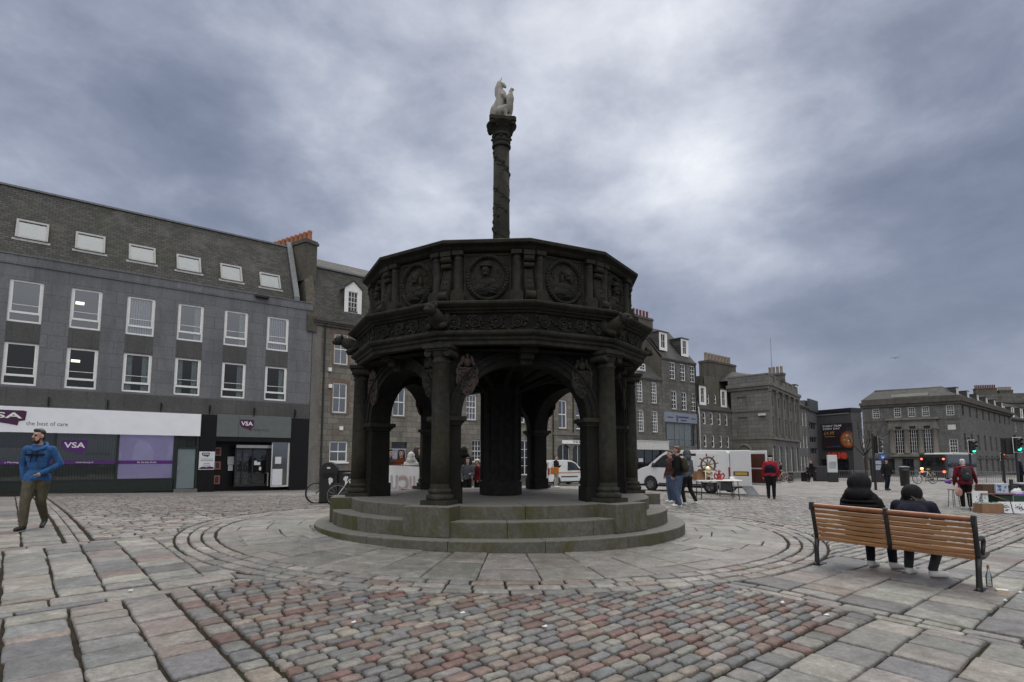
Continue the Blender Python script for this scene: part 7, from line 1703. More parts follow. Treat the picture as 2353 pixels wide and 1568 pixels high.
def van_body(prof, wx, wr, half, belt, tumble, zb):
    """closed side outline pushed across the width, narrowing above the belt line; wheel arches cut in"""
    low = []
    for x in sorted(wx, reverse=False):
        low += [(x - wr * math.cos(t), zb + wr * math.sin(t) * 1.02 + .02) for t in [PI * i / 10 for i in range(11)]]
    xs0, xs1 = prof[0][0], prof[-1][0]
    out = prof + [(xs1 - .06, zb)] + [p for p in low[::-1]] + [(xs0 + .03, zb)]
    mb = MB(); n = len(out)
    def y_of(z): return half - max(0, z - belt) * tumble
    vs = [(x, y_of(z), z) for x, z in out] + [(x, -y_of(z), z) for x, z in out]
    fs = [tuple(range(n))[::-1], tuple(range(n, 2 * n))] + [(i, (i + 1) % n, n + (i + 1) % n, n + i) for i in range(n)]
    mb.add(vs, fs); return mb, y_of
def side_panel(mb, pts, y_of, sgn, off, mi=0, th=.012):
    a = [(x, sgn * (y_of(z) + off), z) for x, z in pts]; b_ = [(x, sgn * (y_of(z) + off - th), z) for x, z in pts]; n = len(pts)
    mb.add(a + b_, [tuple(range(n))] + [(i, n + i, n + (i + 1) % n, (i + 1) % n) for i in range(n)], mi)
ra, rb = G(1678, 1139), G(1480, 1128); d = (Vector((ray(1464, 1060)[0] * 28.4, 28.4, 0)) - Vector((ra.x, ra.y, 0))).normalized(); rz = math.atan2(d.y, d.x)
off = Vector((d.y, -d.x, 0)) * .95; VL = 5.0
van = thing('white_van', 'white panel van with rear doors swung open behind the market table', 'van', (ra.x + off.x, ra.y + off.y, (ra.z + rb.z) / 2), rz)
prof = [(0.0, .45), (.03, 1.2), (.07, 1.76), (.20, 1.87), (1.5, 1.90), (2.9, 1.885), (3.22, 1.83), (3.55, 1.64), (4.02, 1.28), (4.16, 1.17), (4.55, 1.06), (4.84, .93), (4.95, .78), (4.98, .5)]
mb, yo_ = van_body(prof, [.95, 4.02], .39, .93, 1.05, .13, .30); mb.build('body', MT['vanwhite'], van, bevel=.035, seg=3)
mb = MB(); mb.box(.2, 4.8, -.8, .8, .22, .5); mb.box(.6, 1.3, -.85, .85, .3, .75); mb.box(3.66, 4.38, -.85, .85, .3, .75); mb.build('underbody', MT['plastic'], van)
for sg_ in (1, -1):
    mb = MB(); side_panel(mb, [(2.62, 1.10), (3.98, 1.12), (3.90, 1.20), (3.36, 1.64), (3.15, 1.72), (2.66, 1.74)], yo_, sg_, .008); mb.build('side_window', MT['dglass'], van)
    for x in (.95, 4.02): wheel(van, x, sg_ * .92)
    mb = MB(); side_panel(mb, [(.3, .34), (3.55, .34), (3.55, .40), (.3, .40)], yo_, sg_, .012); side_panel(mb, [(1.5, .95), (2.6, .97), (2.6, .99), (1.5, .97)], yo_, sg_, .006); mb.build('side_trim', MT['plastic'], van)
    mb = MB(); mb.ball((3.72, sg_ * 1.06, 1.22), (.09, .10, .12), 10, 8); mb.build('mirror', MT['plastic'], van)
    mb = MB(); side_panel(mb, [(2.45, 1.04), (2.58, 1.04), (2.58, 1.08), (2.45, 1.08)], yo_, sg_, .02); mb.build('door_handle', MT['plastic'], van)
mb = MB(); side_panel(mb, [(1.62, .55), (2.50, .55), (2.50, 1.74), (1.62, 1.74)], yo_, 1, .006); mb.build('side_shade_panel', MT['room'], van)  # dark panel on the closed side, shade of the open doorway as colour
mb = MB(); side_panel(mb, [(.62, .48), (1.60, .48), (1.60, 1.76), (.62, 1.76)], yo_, 1, .05, 0, .045); mb.build('sliding_door', MT['vanwhite'], van, bevel=.02)
mb = MB(); mb.box(-.004, .02, -.80, .80, .50, 1.74); mb.build('load_shade_panel', MT['room'], van)  # dark panel over the closed back, shade of the load space as colour
for sg_ in (1, -1): mb = MB(); mb.box(-.03, .05, sg_ * .87 - .06, sg_ * .87 + .06, .62, 1.15); mb.build('tail_lamp', MT['redlamp'], van)
mb = MB(); mb.add([(4.14, -.78, 1.19), (4.14, .78, 1.19), (3.30, .70, 1.80), (3.30, -.70, 1.80)], [(0, 1, 2, 3)], M=tr(.02, 0, .02)); mb.build('windscreen', MT['dglass'], van)
for sg_ in (1, -1): mb = MB(); mb.ball((4.80, sg_ * .70, .86), (.13, .14, .08), 10, 8); mb.build('headlight', MT['steel'], van)
for sg_, nm in ((1, 'outer'), (-1, 'inner')):
    mb = MB(); M = tr(-.02, sg_ * .90, 0) @ rot('Z', R_(180 if True else 0)) @ rot('Z', R_(6 if sg_ > 0 else -14)); mb.box(0, .88, -.03, .03, .36, 1.86, 0, M)
    o = mb.build('rear_door', MT['vanwhite'], van, bevel=.03)
    if sg_ > 0:
        mb = MB(); mb.box(.14, .78, -.036, -.02, .80, .98, 0, M); mb.build('plate_recess', MT['plastic'], o); mb = MB(); mb.box(.20, .72, -.042, -.034, .83, .95, 0, M); mb.build('number_plate', MT['plate'], o); 
    else:
        mb = MB(); mb.box(.07, .80, -.042, -.028, 1.12, 1.72, 0, M); mb.box(.07, .80, -.042, -.028, .46, 1.06, 0, M); mb.build('door_lining', MT['brownply'], o)
# small delivery van seen through the arch
p0 = Vector((ray(1262, 1060)[0] * 41.0, 41.0, 0)); d = Vector((.80, .60, 0)); rz = math.atan2(d.y, d.x); n_ = Vector((-d.y, d.x, 0)) * .85; p0 = p0 + n_
sv = thing('small_delivery_van', 'small white delivery van with an orange side line, seen through the right arch', 'van', (p0.x, p0.y, gz(p0.x, p0.y)), rz)
prof = [(0.0, .45), (.03, 1.1), (.12, 1.70), (.30, 1.80), (1.6, 1.82), (2.2, 1.78), (2.6, 1.62), (3.1, 1.18), (3.55, 1.05), (3.9, .88), (4.0, .5)]
mb, yo_ = van_body(prof, [.75, 3.25], .35, .85, 1.0, .12, .28); mb.build('body', MT['vanwhite'], sv, bevel=.04, seg=3)
mb = MB(); mb.box(.2, 3.8, -.7, .7, .2, .5); mb.box(.45, 1.05, -.78, .78, .28, .66); mb.box(2.95, 3.55, -.78, .78, .28, .66); mb.build('underbody', MT['plastic'], sv)
for sg_ in (1, -1):
    mb = MB(); side_panel(mb, [(1.75, 1.08), (2.95, 1.10), (2.55, 1.56), (2.2, 1.68), (1.80, 1.70)], yo_, sg_, .008); mb.build('side_window', MT['dglass'], sv)
    mb = MB(); side_panel(mb, [(.15, .90), (3.7, .90), (3.7, .95), (.15, .95)], yo_, sg_, .008); mb.build('side_line', simple('orange_line', (.45, .18, .07), .5), sv)
    mb = MB(); side_panel(mb, [(1.1, .60), (2.7, .60), (2.7, .68), (1.1, .68)], yo_, sg_, .015); mb.build('rubbing_strip', MT['plastic'], sv)
    for x in (.75, 3.25): wheel(sv, x, sg_ * .84, .29, .18)
    mb = MB(); mb.ball((2.85, sg_ * .98, 1.15), (.07, .09, .10), 8, 6); mb.build('mirror', MT['plastic'], sv)
    mb = MB(); mb.box(-.02, .06, sg_ * .78 - .06, sg_ * .78 + .06, .8, 1.25); mb.build('tail_lamp', MT['redlamp'], sv)
mb = MB(); mb.box(-.015, .01, -.6, .6, 1.15, 1.6); mb.build('rear_window', MT['dglass'], sv); mb = MB(); mb.box(-.02, .0, -.26, .26, .62, .74); mb.build('number_plate', MT['plate'], sv)
# bus beyond the railings
bp = Vector((ray(2112, 1060)[0] * 62, 62, 0)); d = Vector((.82, .572, 0)); nl = Vector((-d.y, d.x, 0)); bp2 = bp - nl * 1.22
bus = thing('bus', 'dark single-deck bus with lit red tail lamps beyond the railings', 'bus', (bp2.x, bp2.y, gz(bp2.x, bp2.y)), math.atan2(d.y, d.x))
mb = MB(); mb.prism([(0, -1.22), (8.6, -1.22), (8.6, 1.22), (0, 1.22)], .35, 2.72); mb.build('body', simple('dark_bus_paint', (0.02, 0.022, 0.026), .3, 0, .15, 1, coat=.4), bus, bevel=.14, seg=3)
mb = MB(); mb.box(-.02, .02, -1.0, 1.0, 1.55, 2.45); mb.build('rear_window', MT['dglass'], bus)
for sg_ in (1, -1):
    mb = MB(); mb.box(.3, 8.3, sg_ * 1.23 - .01, sg_ * 1.23 + .01, 1.45, 2.4); mb.build('side_window', MT['dglass'], bus)
    mb = MB(); mb.box(.5, 8.1, sg_ * 1.235 - .01, sg_ * 1.235 + .01, .5, 1.32); mb.build('side_panel', simple('pale_bus_side', (.20, .21, .23), .35, 0, .15, 1), bus)
    for x in (2.4, 6.8): wheel(bus, x, sg_ * 1.2, .48, .28)
    mb = MB(); mb.ball((-.03, sg_ * .98, .98), (.05, .14, .12), 10, 8); mb.build('tail_lamp', MT['redlit'], bus)
    mb = MB(); mb.ball((-.03, sg_ * .98, 2.28), (.05, .11, .09), 10, 8); mb.build('upper_lamp', MT['redlit'] , bus)
mb = MB(); mb.ball((-.05, 1.0, 1.28), (.05, .16, .10), 10, 8); mb.build('indicator', MT['amberlit'], bus)
mb = MB(); mb.box(.8, 2.6, -1.0, 1.0, 2.70, 2.88); mb.box(3.4, 8.0, -1.05, 1.05, 2.70, 2.95); mb.build('roof_pod', MT['offwhite'], bus, bevel=.06)
# ------------------------------------------------------------------ bicycles
def bicycle(name, label, pos, rz, frame='whitesh', accent=None, basket=False, s=1.0, lean=0.0, spokes=14):
    t = thing(name, label, 'bicycle', pos, rz); t.rotation_euler = (lean, 0, rz); R = .335 * s
    def ring(x, nm='wheel'):
        mb = MB(); mb.tube([(x + R * .95 * math.cos(q), 0, R + R * .95 * math.sin(q)) for q in [2 * PI * i / 32 for i in range(32)]], .022 * s, 6, closed=True); w = mb.build(nm, MT['tyre'], t)
        mb = MB(); mb.tube([(x + R * .86 * math.cos(q), 0, R + R * .86 * math.sin(q)) for q in [2 * PI * i / 32 for i in range(32)]], .012 * s, 5, closed=True)
        for i in range(spokes): q = 2 * PI * i / spokes; mb.tube([(x, (.02 if i % 2 else -.02), R), (x + R * .86 * math.cos(q), 0, R + R * .86 * math.sin(q))], .0025, 3)
        mb.cone((x, -.04, R), (x, .04, R), .02, .02, 8); mb.build('rim', MT['steel'], w)
    ring(0); ring(1.03 * s)
    bb = (.44 * s, 0, .29 * s); st = (.30 * s, 0, .78 * s); hd0 = (.86 * s, 0, .60 * s); hd1 = (.83 * s, 0, .76 * s); rw_ = (0, 0, R); fw_ = (1.03 * s, 0, R)
    mb = MB()
    for a, b_, r in ((bb, st, .017), (st, hd1, .017), (bb, hd0, .020), (hd0, hd1, .02)): mb.tube([a, b_], r * s, 8)
    for sy in (-.05, .05): mb.tube([(bb[0], sy * .6, bb[2]), (rw_[0], sy, rw_[2])], .010 * s, 6); mb.tube([(st[0], sy * .3, st[2]), (rw_[0], sy, rw_[2])], .009 * s, 6); mb.tube([(hd0[0], sy * .8, hd0[2] - .02), (.94 * s, sy, .42 * s), (fw_[0], sy, fw_[2])], .011 * s, 6)
    mb.build('frame', MT[frame], t)
    mb = MB(); mb.tube([st, (st[0] - .03, 0, st[2] + .14 * s)], .013, 6); mb.ball((st[0] - .05, 0, st[2] + .17 * s), (.13 * s, .07 * s, .035 * s), 10, 6); mb.build('saddle', MT[accent] if accent else MT['plastic'], t)
    mb = MB(); mb.tube([hd1, (.81 * s, 0, .90 * s)], .014, 6); mb.tube([(.74 * s, -.29, .95 * s), (.80 * s, -.16, .93 * s), (.82 * s, 0, .92 * s), (.80 * s, .16, .93 * s), (.74 * s, .29, .95 * s)], .013, 6); mb.build('handlebar', MT['plastic'], t)
    mb = MB(); mb.tube([(bb[0] + .09 * math.cos(q), .03, bb[2] + .09 * math.sin(q)) for q in [2 * PI * i / 16 for i in range(16)]], .008, 4, closed=True); mb.tube([(bb[0] - .03, -.08, bb[2] - .17), (bb[0], 0, bb[2]), (bb[0] + .03, .08, bb[2] + .17)], .011, 5); mb.box(bb[0] + .0, bb[0] + .07, .08, .16, bb[2] + .16, bb[2] + .19); mb.box(bb[0] - .07, bb[0] + .0, -.16, -.08, bb[2] - .19, bb[2] - .16); mb.tube([(bb[0], .03, bb[2] + .09), (0, .03, R + .03)], .006, 4); mb.tube([(bb[0], .03, bb[2] - .09), (0, .03, R - .03)], .006, 4); mb.build('crank', MT['plastic'], t)
    if accent: mb = MB(); mb.tube([(.02, 0, R * 2 + .04), (-.2 * s, 0, R * 1.75)], .03, 6); mb.tube([(st[0], 0, st[2] - .02), (.14 * s, 0, .52 * s)], .026, 6); mb.build('mudguard', MT[accent], t)
    return t
wpos = G(775, 1166); bicycle('parked_bicycle', 'silver-framed bicycle with black tyres parked against the black bin left of the cross', wpos, R_(20), 'whitesh', None, False, 1.0, R_(4))
wpos = G(728, 1158); wpos2 = wpos
bicycle('parked_bicycle', 'dark bicycle with its thin front wheel sticking out left of the silver one', wpos + Vector((.93, .36, 0)), R_(201), 'black_metal', None, False, 1.0, R_(-5))
wp = G(2144, 1112); bicycle('hire_bicycle', 'white bicycle with yellow saddle and fittings parked by the railings', wp, R_(182), 'whitesh', 'gold', False, 1.05)
wp = G(1790, 1111); bicycle('pink_bicycle', 'distant pale pink bicycle parked beyond the man in red', wp, R_(15), 'pinkbag', 'pinkbag', False, 1.0)
# ------------------------------------------------------------------ banner behind the cross
bz0, bz1 = at(905, 1142, 16.2).z - .25, at(905, 1069.5, 16.2).z; bx0 = ray(862, 1100)[0] * 16.2; bx1 = ray(963, 1100)[0] * 16.2
bn = thing('banner', 'white cloth banner with mirrored faint letters hung behind the cross', 'banner', (bx0, 16.25, bz0 + 0), 0)
mb = MB(); nx, nz = 22, 10; Wb, Hb = bx1 - bx0, bz1 - bz0
def bpnt(u, v): return (u * Wb, .05 * math.sin(u * 9 + v * 2.0) * (1 - .4 * v) + .12 * max(0, u - .75) * math.sin(v * 5), v * Hb * (1 - .04 * u * u) + .10 * u * u * (1 - v))
for sd in (0, 1):
    vs = [tuple(Vector(bpnt(i / nx, j / nz)) + Vector((0, .006 * sd, 0))) for j in range(nz + 1) for i in range(nx + 1)]
    mb.add(vs, [((j * (nx + 1) + i), (j * (nx + 1) + i + 1), ((j + 1) * (nx + 1) + i + 1), ((j + 1) * (nx + 1) + i)) for j in range(nz) for i in range(nx)], 0, True)
mb.build('cloth', simple('white_banner_cloth', (.80, .79, .80), .8, 0, .05, 3), bn)
def cloth_text(body, u0, u1, v0, v1, m):
    vs, fs = text_geo(body, .05); xs = [v[0] for v in vs]; ys = [v[1] for v in vs]; a, b_, c_, d_ = min(xs), max(xs), min(ys), max(ys); mb = MB()
    out = []
    for v in vs:
        u = 1 - (v[0] - a) / (b_ - a); w = (v[1] - c_) / (d_ - c_); p = Vector(bpnt(u0 + u * (u1 - u0), v0 + w * (v1 - v0))); out.append(p + Vector((0, -.012, 0)))
    mb.add(out, fs); return mb.build('letter', m, bn)
gl_ = simple('show_through_grey', (.47, .46, .47), .8); pk_ = simple('show_through_pink', (.52, .40, .41), .8)
vt, vb = .76, .34
cloth_text('U', .345, .51, vb, vt, gl_); cloth_text('C', .53, .75, vb, vt, pk_); cloth_text('U', .77, .90, vb + .03, vt - .02, simple('show_through_rose', (.58, .46, .47), .8))
mb = MB()
for i in range(22): u = .20 + i * .020; p = Vector(bpnt(u, .27)); mb.box(p.x, p.x + .016, p.y - .012, p.y - .008, p.z, p.z + .03)
mb.build('small_print', gl_, bn)
mb = MB(); 
for u in (0, .5, 1): x = u * Wb; mb.tube([(x, .12, -.4), (x, .12, Hb)], .018, 6)
mb.tube([(0, .12, Hb), (Wb, .12, Hb - .02)], .018, 6); mb.build('frame', MT['black_metal'], bn)
# black litter bin with rounded hood, papers stuck on it
pb = gpos(757, 18.9); t = thing('litter_bin', 'tall black litter bin with a rounded hood left of the cross', 'litter bin', pb, R_(10))
hb = at(757, 1062, 18.9).z - pb.z
mb = MB(); mb.box(-.27, .27, -.27, .27, .06, hb * .66); mb.box(-.24, .24, -.24, .24, 0, .06); pr = [(-.27, hb * .66)] + [(-.27 * math.cos(q), hb * .80 + .20 * hb * math.sin(q)) for q in [PI * i / 10 for i in range(11)]] + [(.27, hb * .66)]
mb.ext(pr, -.27, .27); mb.build('body', simple('black_bin_plastic', (.008, .008, .009), .6, 0, .2), t, bevel=.02)
mb = MB(); mb.box(-.18, .18, -.285, -.268, hb * .62, hb * .74); mb.build('slot', MT['room'], t); mb = MB(); mb.box(-.05, .05, -.282, -.272, hb * .84, hb * .88); mb.build('badge', MT['paper'], t)
for k_, (px, py, s_) in enumerate(((758, 1105, .16), (793, 1103, .17))):
    c_ = at(px, py, 18.5); mb = MB(); r_ = random.Random(k_); pts = []
    for i in range(14): a = 2 * PI * i / 14; rr = s_ * (.35 + .65 * r_.random()); pts.append((rr * .55 * math.cos(a), rr * math.sin(a)))
    mb.ext(pts, -.01, .01); o = mb.build('torn_paper', MT['paper'], t); o.location = (Vector((c_.x, c_.y, c_.z)) - Vector(t.location)).to_3d(); o.rotation_euler = (0, 0, -R_(10)); o.location = rot('Z', -R_(10)).to_3x3() @ (c_ - Vector(t.location)); o.location.y = -.29
pb2 = gpos(797, 19.2); t = thing('equipment_case', 'low black box standing between the bin and the cross column', 'box', pb2, R_(5)); mb = MB(); mb.box(-.42, .42, -.3, .3, 0, 1.02); mb.build('case', MT['plastic'], t, bevel=.03); mb = MB(); mb.box(-.44, .44, -.32, .32, 1.021, 1.07); mb.build('lid', MT['plastic'], t, bevel=.015)
# ------------------------------------------------------------------ the antique seller's table in front of the van
tp0, tp1 = G(1608, 1147), G(1690, 1149); tc = (tp0 + tp1) / 2; td = tp1 - tp0; TL = td.length * 1.22; trz = math.atan2(td.y, td.x); TT = at(1650, 1103, tc.y).z - tc.z
tb = thing('folding_table', 'long white-topped folding table with black legs in front of the van', 'table', tc, trz)
mb = MB(); mb.box(-TL / 2, TL / 2, -.36, .36, TT - .04, TT); mb.build('tabletop', MT['white'], tb, bevel=.01)
for sx in (-1, 1):
    for sy in (-1, 1): mb = MB(); x = sx * TL * .41; mb.tube([(x, sy * .28, TT - .04), (x + sx * .03, sy * .30, 0)], .016, 6); mb.build('leg', MT['black_metal'], tb)
    mb = MB(); mb.tube([(sx * TL * .41, 0, TT - .3), (sx * TL * .12, 0, TT - .045)], .012, 5); mb.tube([(sx * TL * .415, -.29, .18), (sx * TL * .415, .29, .18)], .012, 5); mb.build('brace', MT['black_metal'], tb)
def ontable(px, py=1103, back=0.0):
    dx = ray(px, 1060)[0]; n = Vector((-math.sin(trz), math.cos(trz), 0)); u = Vector((math.cos(trz), math.sin(trz), 0)); q = tc + n * back
    Y = (q.x * n.x + q.y * n.y) / (dx * n.x + n.y); return Vector((dx * Y, Y, tc.z + TT))
MT['varnish'] = simple('varnished_wood', (.105, .045, .022), .35, 0, .3, 18); MT['brass'] = simple('polished_brass', (.50, .42, .26), .16, 1.0, .1); MT['cast_red'] = simple('red_painted_iron', (.26, .012, .012), .4, 0, .15); MT['card'] = simple('cardboard', (.24, .135, .075), .85, 0, .12, 8)
pw = ontable(1627, back=.12); zc = at(1627, 1068, pw.y).z - pw.z
wl_ = thing('ships_wheel', 'wooden ship\'s wheel with turned spokes standing on the white table', 'ship\'s wheel', pw, R_(8))
mb = MB(); Rw = .275; mb.tube([(Rw * math.cos(q), 0, zc + Rw * math.sin(q)) for q in [2 * PI * i / 32 for i in range(32)]], .038, 8, closed=True); mb.build('rim', MT['varnish'], wl_)
mb = MB(); mb.cone((0, -.06, zc), (0, .06, zc), .075, .075, 14); mb.build('hub', MT['brass'], wl_)
for i in range(8):
    a = i * PI / 4 + .15; c_, s_ = math.cos(a), math.sin(a); mb = MB(); mb.tube([(r * c_, 0, zc + r * s_) for r in (.06, .14, .2, .25, .31, .34, .38, .43)], [.016, .024, .016, .02, .016, .026, .024, .010], 7); mb.build('spoke', MT['varnish'], wl_)
mb = MB(); mb.box(-.2, .2, -.06, .06, 0, .06); mb.box(-.05, .05, -.03, .03, .06, zc - .28); mb.build('stand', MT['varnish'], wl_)
pw = ontable(1626, back=-.14); hb = at(1626, 1085, pw.y).z - pw.z
hs_ = thing('brass_helmet_on_stand', 'shiny brass pot on a white stand in front of the ship\'s wheel', 'ornament', pw, 0)
mb = MB(); mb.lathe([(0, hb - .19), (.10, hb - .18), (.165, hb - .06), (.17, hb), (.15, hb + .02), (.15, hb + .04), (.17, hb + .05), (.165, hb + .11), (.11, hb + .18), (.03, hb + .21), (0, hb + .215)], 24); mb.build('pot', MT['brass'], hs_)  # the diver's helmet, simplified to a turned brass shape
mb = MB(); mb.tube([(.19 * math.cos(q), .19 * math.sin(q), hb + .03) for q in [2 * PI * i / 20 for i in range(20)]], .014, 6, closed=True)
for i in range(4): a = PI / 4 + i * PI / 2; mb.tube([(.19 * math.cos(a), .19 * math.sin(a), hb + .03), (.20 * math.cos(a), .20 * math.sin(a), 0)], .014, 6)
mb.build('stand', MT['white'], hs_)
pw = ontable(1651.5, back=0); t = thing('red_ornament', 'red painted cast-iron ornament with curled arms on the white table', 'ornament', pw, 0); b = Body()
b.egg((0, 0, .10), (.09, .06, .09), 0); b.egg((0, 0, .22), (.05, .05, .07), 0); b.limb((0, 0, .28), (0, 0, .37), .03, .018, 0); b.egg((0, 0, .02), (.12, .08, .03), 0)
for sx in (-1, 1): b.chain([(sx * .05, 0, .16), (sx * .14, 0, .24), (sx * .19, 0, .18), (sx * .17, 0, .08), (sx * .11, 0, .02)], [.03, .03, .028, .026, .03], 0); b.limb((sx * .03, 0, .30), (sx * .07, 0, .33), .02, .014, 0)
b.build('casting', [MT['cast_red']], t, .013, 1)
pw = ontable(1606, back=.05); t = thing('cardboard_box', 'brown cardboard box on the white table beside the grey-jacketed person', 'box', pw, R_(15)); mb = MB(); mb.box(-.20, .20, -.16, .16, 0, .32); mb.build('carton', MT['card'], t, bevel=.008); mb = MB(); mb.add([(-.2, -.16, .321), (.2, -.16, .321), (.2, -.26, .40), (-.2, -.26, .40)], [(0, 1, 2, 3)]); mb.build('flap', MT['card'], t)
pw = ontable(1680, back=-.1); t = thing('white_mug', 'small white pot at the right end of the white table', 'pot', pw, 0); mb = MB(); mb.lathe([(0, 0), (.06, 0), (.07, .06), (.065, .12), (.055, .12), (.05, .02), (0, .02)], 16); mb.build('pot', MT['white'], t); mb = MB(); mb.tube([(.065, 0, .03), (.11, 0, .05), (.11, 0, .09), (.065, 0, .10)], .01, 5); mb.build('handle', MT['white'], t)
ps = G(1668, 1142); t = thing('black_stool', 'black low table with pale legs under the white table', 'stool', ps, R_(-5)); mb = MB(); mb.box(-.30, .30, -.22, .22, .62, .72); mb.box(-.24, .24, -.16, .16, .25, .62); mb.build('top', MT['plastic'], t, bevel=.02)
for sx in (-1, 1):
    for sy in (-1, 1): mb = MB(); mb.tube([(sx * .26, sy * .18, .62), (sx * .28, sy * .2, 0)], .018, 6); mb.build('leg', MT['lead'], t)
ps = G(1733, 1140); t = thing('ramp_board', 'grey loading board leaning from the back of the van to the ground', 'board', ps, 0); top_ = at(1712, 1113, ps.y + .7) - ps; mb = MB(); u = Vector((.22, -.05, 0)); mb.add([tuple(p) for p in (-u, u, top_ + u, top_ - u)] + [tuple(p + Vector((0, .02, .035))) for p in (-u, u, top_ + u, top_ - u)], [(0, 1, 2, 3), (7, 6, 5, 4), (0, 4, 5, 1), (1, 5, 6, 2), (2, 6, 7, 3), (3, 7, 4, 0)]); mb.build('board', MT['lead'], t)
# ------------------------------------------------------------------ print and book stall at the right edge
def Dz(zx, zy): return 2125.6 + zx * .1392, 1005.3 + zy * .1392
st0 = G(*Dz(895, 1250)); TH_ = at(*Dz(1000, 925), st0.y).z - st0.z
SX = ray(2250, 1060)[0] * st0.y; s_rz = R_(-4)
t1 = thing('trestle_table', 'wooden trestle table with crossed legs carrying boxes of books at the stall', 'table', (SX, st0.y, st0.z), s_rz); TW = .98
mb = MB(); mb.box(-.02, TW, 0, .62, TH_ - .03, TH_); mb.build('tabletop', simple('bare_table_wood', (.20, .12, .08), .7, 0, .2, 8), t1)
for x in (.02, TW - .06):
    for y in (.04, .58): mb = MB(); mb.tube([(x, y, TH_ - .03), (x, y, 0)], .016, 6); mb.build('leg', MT['lead'], t1)
mb = MB(); mb.tube([(.02, .04, .10), (TW - .1, .58, TH_ * .55)], .014, 5); mb.tube([(.3, .04, TH_ - .04), (TW - .06, .04, TH_ * .5)], .014, 5); mb.build('brace', MT['card'], t1)
def stall(x, y, z=0.0): c_, s_ = math.cos(s_rz), math.sin(s_rz); return Vector((SX + c_ * x - s_ * y, st0.y + s_ * x + c_ * y, st0.z + z))
def xz(zx, zy, y=0.0):
    p = at(*Dz(zx, zy), st0.y + y); return p.x - SX, p.z - st0.z
def box_of_books(label, x, y, z, w, d, h, m, n=7, cols=None, seed=0):
    t = thing('book_box', label, 'box of books', stall(x, y, z), s_rz); mb = MB(); q = .012
    mb.box(-w / 2, w / 2, -d / 2, -d / 2 + q, 0, h); mb.box(-w / 2, w / 2, d / 2 - q, d / 2, 0, h); mb.box(-w / 2, -w / 2 + q, -d / 2 + q, d / 2 - q, 0, h); mb.box(w / 2 - q, w / 2, -d / 2 + q, d / 2 - q, 0, h); mb.box(-w / 2 + q, w / 2 - q, -d / 2 + q, d / 2 - q, 0, q); mb.build('carton', m, t); r_ = random.Random(seed)
    x_ = -w / 2 + .02
    for i in range(n):
        ww = (w - .04) / n; mb = MB(); hh = h * r_.uniform(.75, 1.12); mb.box(x_ + .003, x_ + ww - .003, -d * .42, d * .42, q, hh); x_ += ww
        mb.build('book', simple('book_cover', r_.choice(cols or [(.45, .45, .42), (.25, .06, .05), (.10, .14, .22), (.30, .34, .28), (.5, .48, .4)]), .6), t)
    return t
x, z = xz(1030, 920, .2); box_of_books('brown carton of books on the trestle table beside the pale blue box', x, .28, TH_, .42, .34, .26, simple('dark_carton', (.085, .045, .03), .85, 0, .15), 6, None, 3)
x, z = xz(1232, 930, .1); t = thing('print_box', 'pale box with blue pictures on its side on the trestle table', 'box', stall(x, .18, TH_), s_rz); mb = MB(); mb.box(-.18, .18, -.14, .14, 0, .30); mb.build('carton', simple('pale_blue_card', (.40, .46, .56), .7, 0, .05), t, bevel=.006)
mb = MB(); r_ = random.Random(5)
for i in range(14): a, c_ = r_.choice((-.09, .08)) + r_.uniform(-.05, .05), .15 + r_.uniform(-.08, .09); mb.box(a - .02, a + .025, -.1425 - .0004 * i, -.14, c_ - .015, c_ + .02)
mb.build('pictures', simple('blue_print', (.06, .10, .22), .7), t)
r_ = random.Random(8)
for i, (zx, lab) in enumerate(((935, 'stack of white books at the left end of the trestle table'), (1100, 'white and brown books piled behind the brown carton'), (1200, 'loose papers sticking up behind the pale box'))):
    x, z = xz(zx, 900, .4); t = thing('book_stack', lab, 'books', stall(x, .52, TH_), s_rz); zz = 0
    for j in range(5):
        h_ = r_.uniform(.04, .07); w_ = r_.uniform(.12, .17); mb = MB(); a = r_.uniform(-.2, .2); mb.box(-w_, w_, -.11, .11, zz, zz + h_ - .003, 0, rot('Z', a)); mb.build('book', simple('book_cover', r_.choice([(.55, .55, .53), (.5, .5, .5), (.2, .07, .05), (.35, .2, .12), (.45, .46, .48)]), .6), t); zz += h_
t2 = thing('long_stall_table', 'cloth-covered stall table crowded with books at the right edge of the picture', 'table', stall(1.25, .5, 0), s_rz)
mb = MB(); mb.box(0, 2.0, 0, .8, TH_ + .0, TH_ + .035); mb.build('tabletop', MT['offwhite'], t2)
mb = MB(); vs = []
for i in range(21): x = 2.0 * i / 20; vs += [(x, -.01 - .02 * math.sin(i * 1.9), TH_ + .03), (x, -.02 - .04 * math.sin(i * 1.9 + .3), TH_ * .42)]
mb.add(vs, [(2 * i, 2 * i + 1, 2 * i + 3, 2 * i + 2) for i in range(20)], 0, True); mb.build('tablecloth', simple('grey_white_cloth', (.36, .35, .34), .85, 0, .15), t2)
for x in (.08, 1.9):
    for y in (.08, .72): mb = MB(); mb.tube([(x, y, TH_), (x, y, 0)], .02, 6); mb.build('leg', MT['lead'], t2)
labs = ['low pile of white books on the cloth-covered table', 'dark albums laid flat on the cloth-covered table', 'mixed books at the far edge of the cloth-covered table', 'red and white books at the right end of the cloth-covered table']
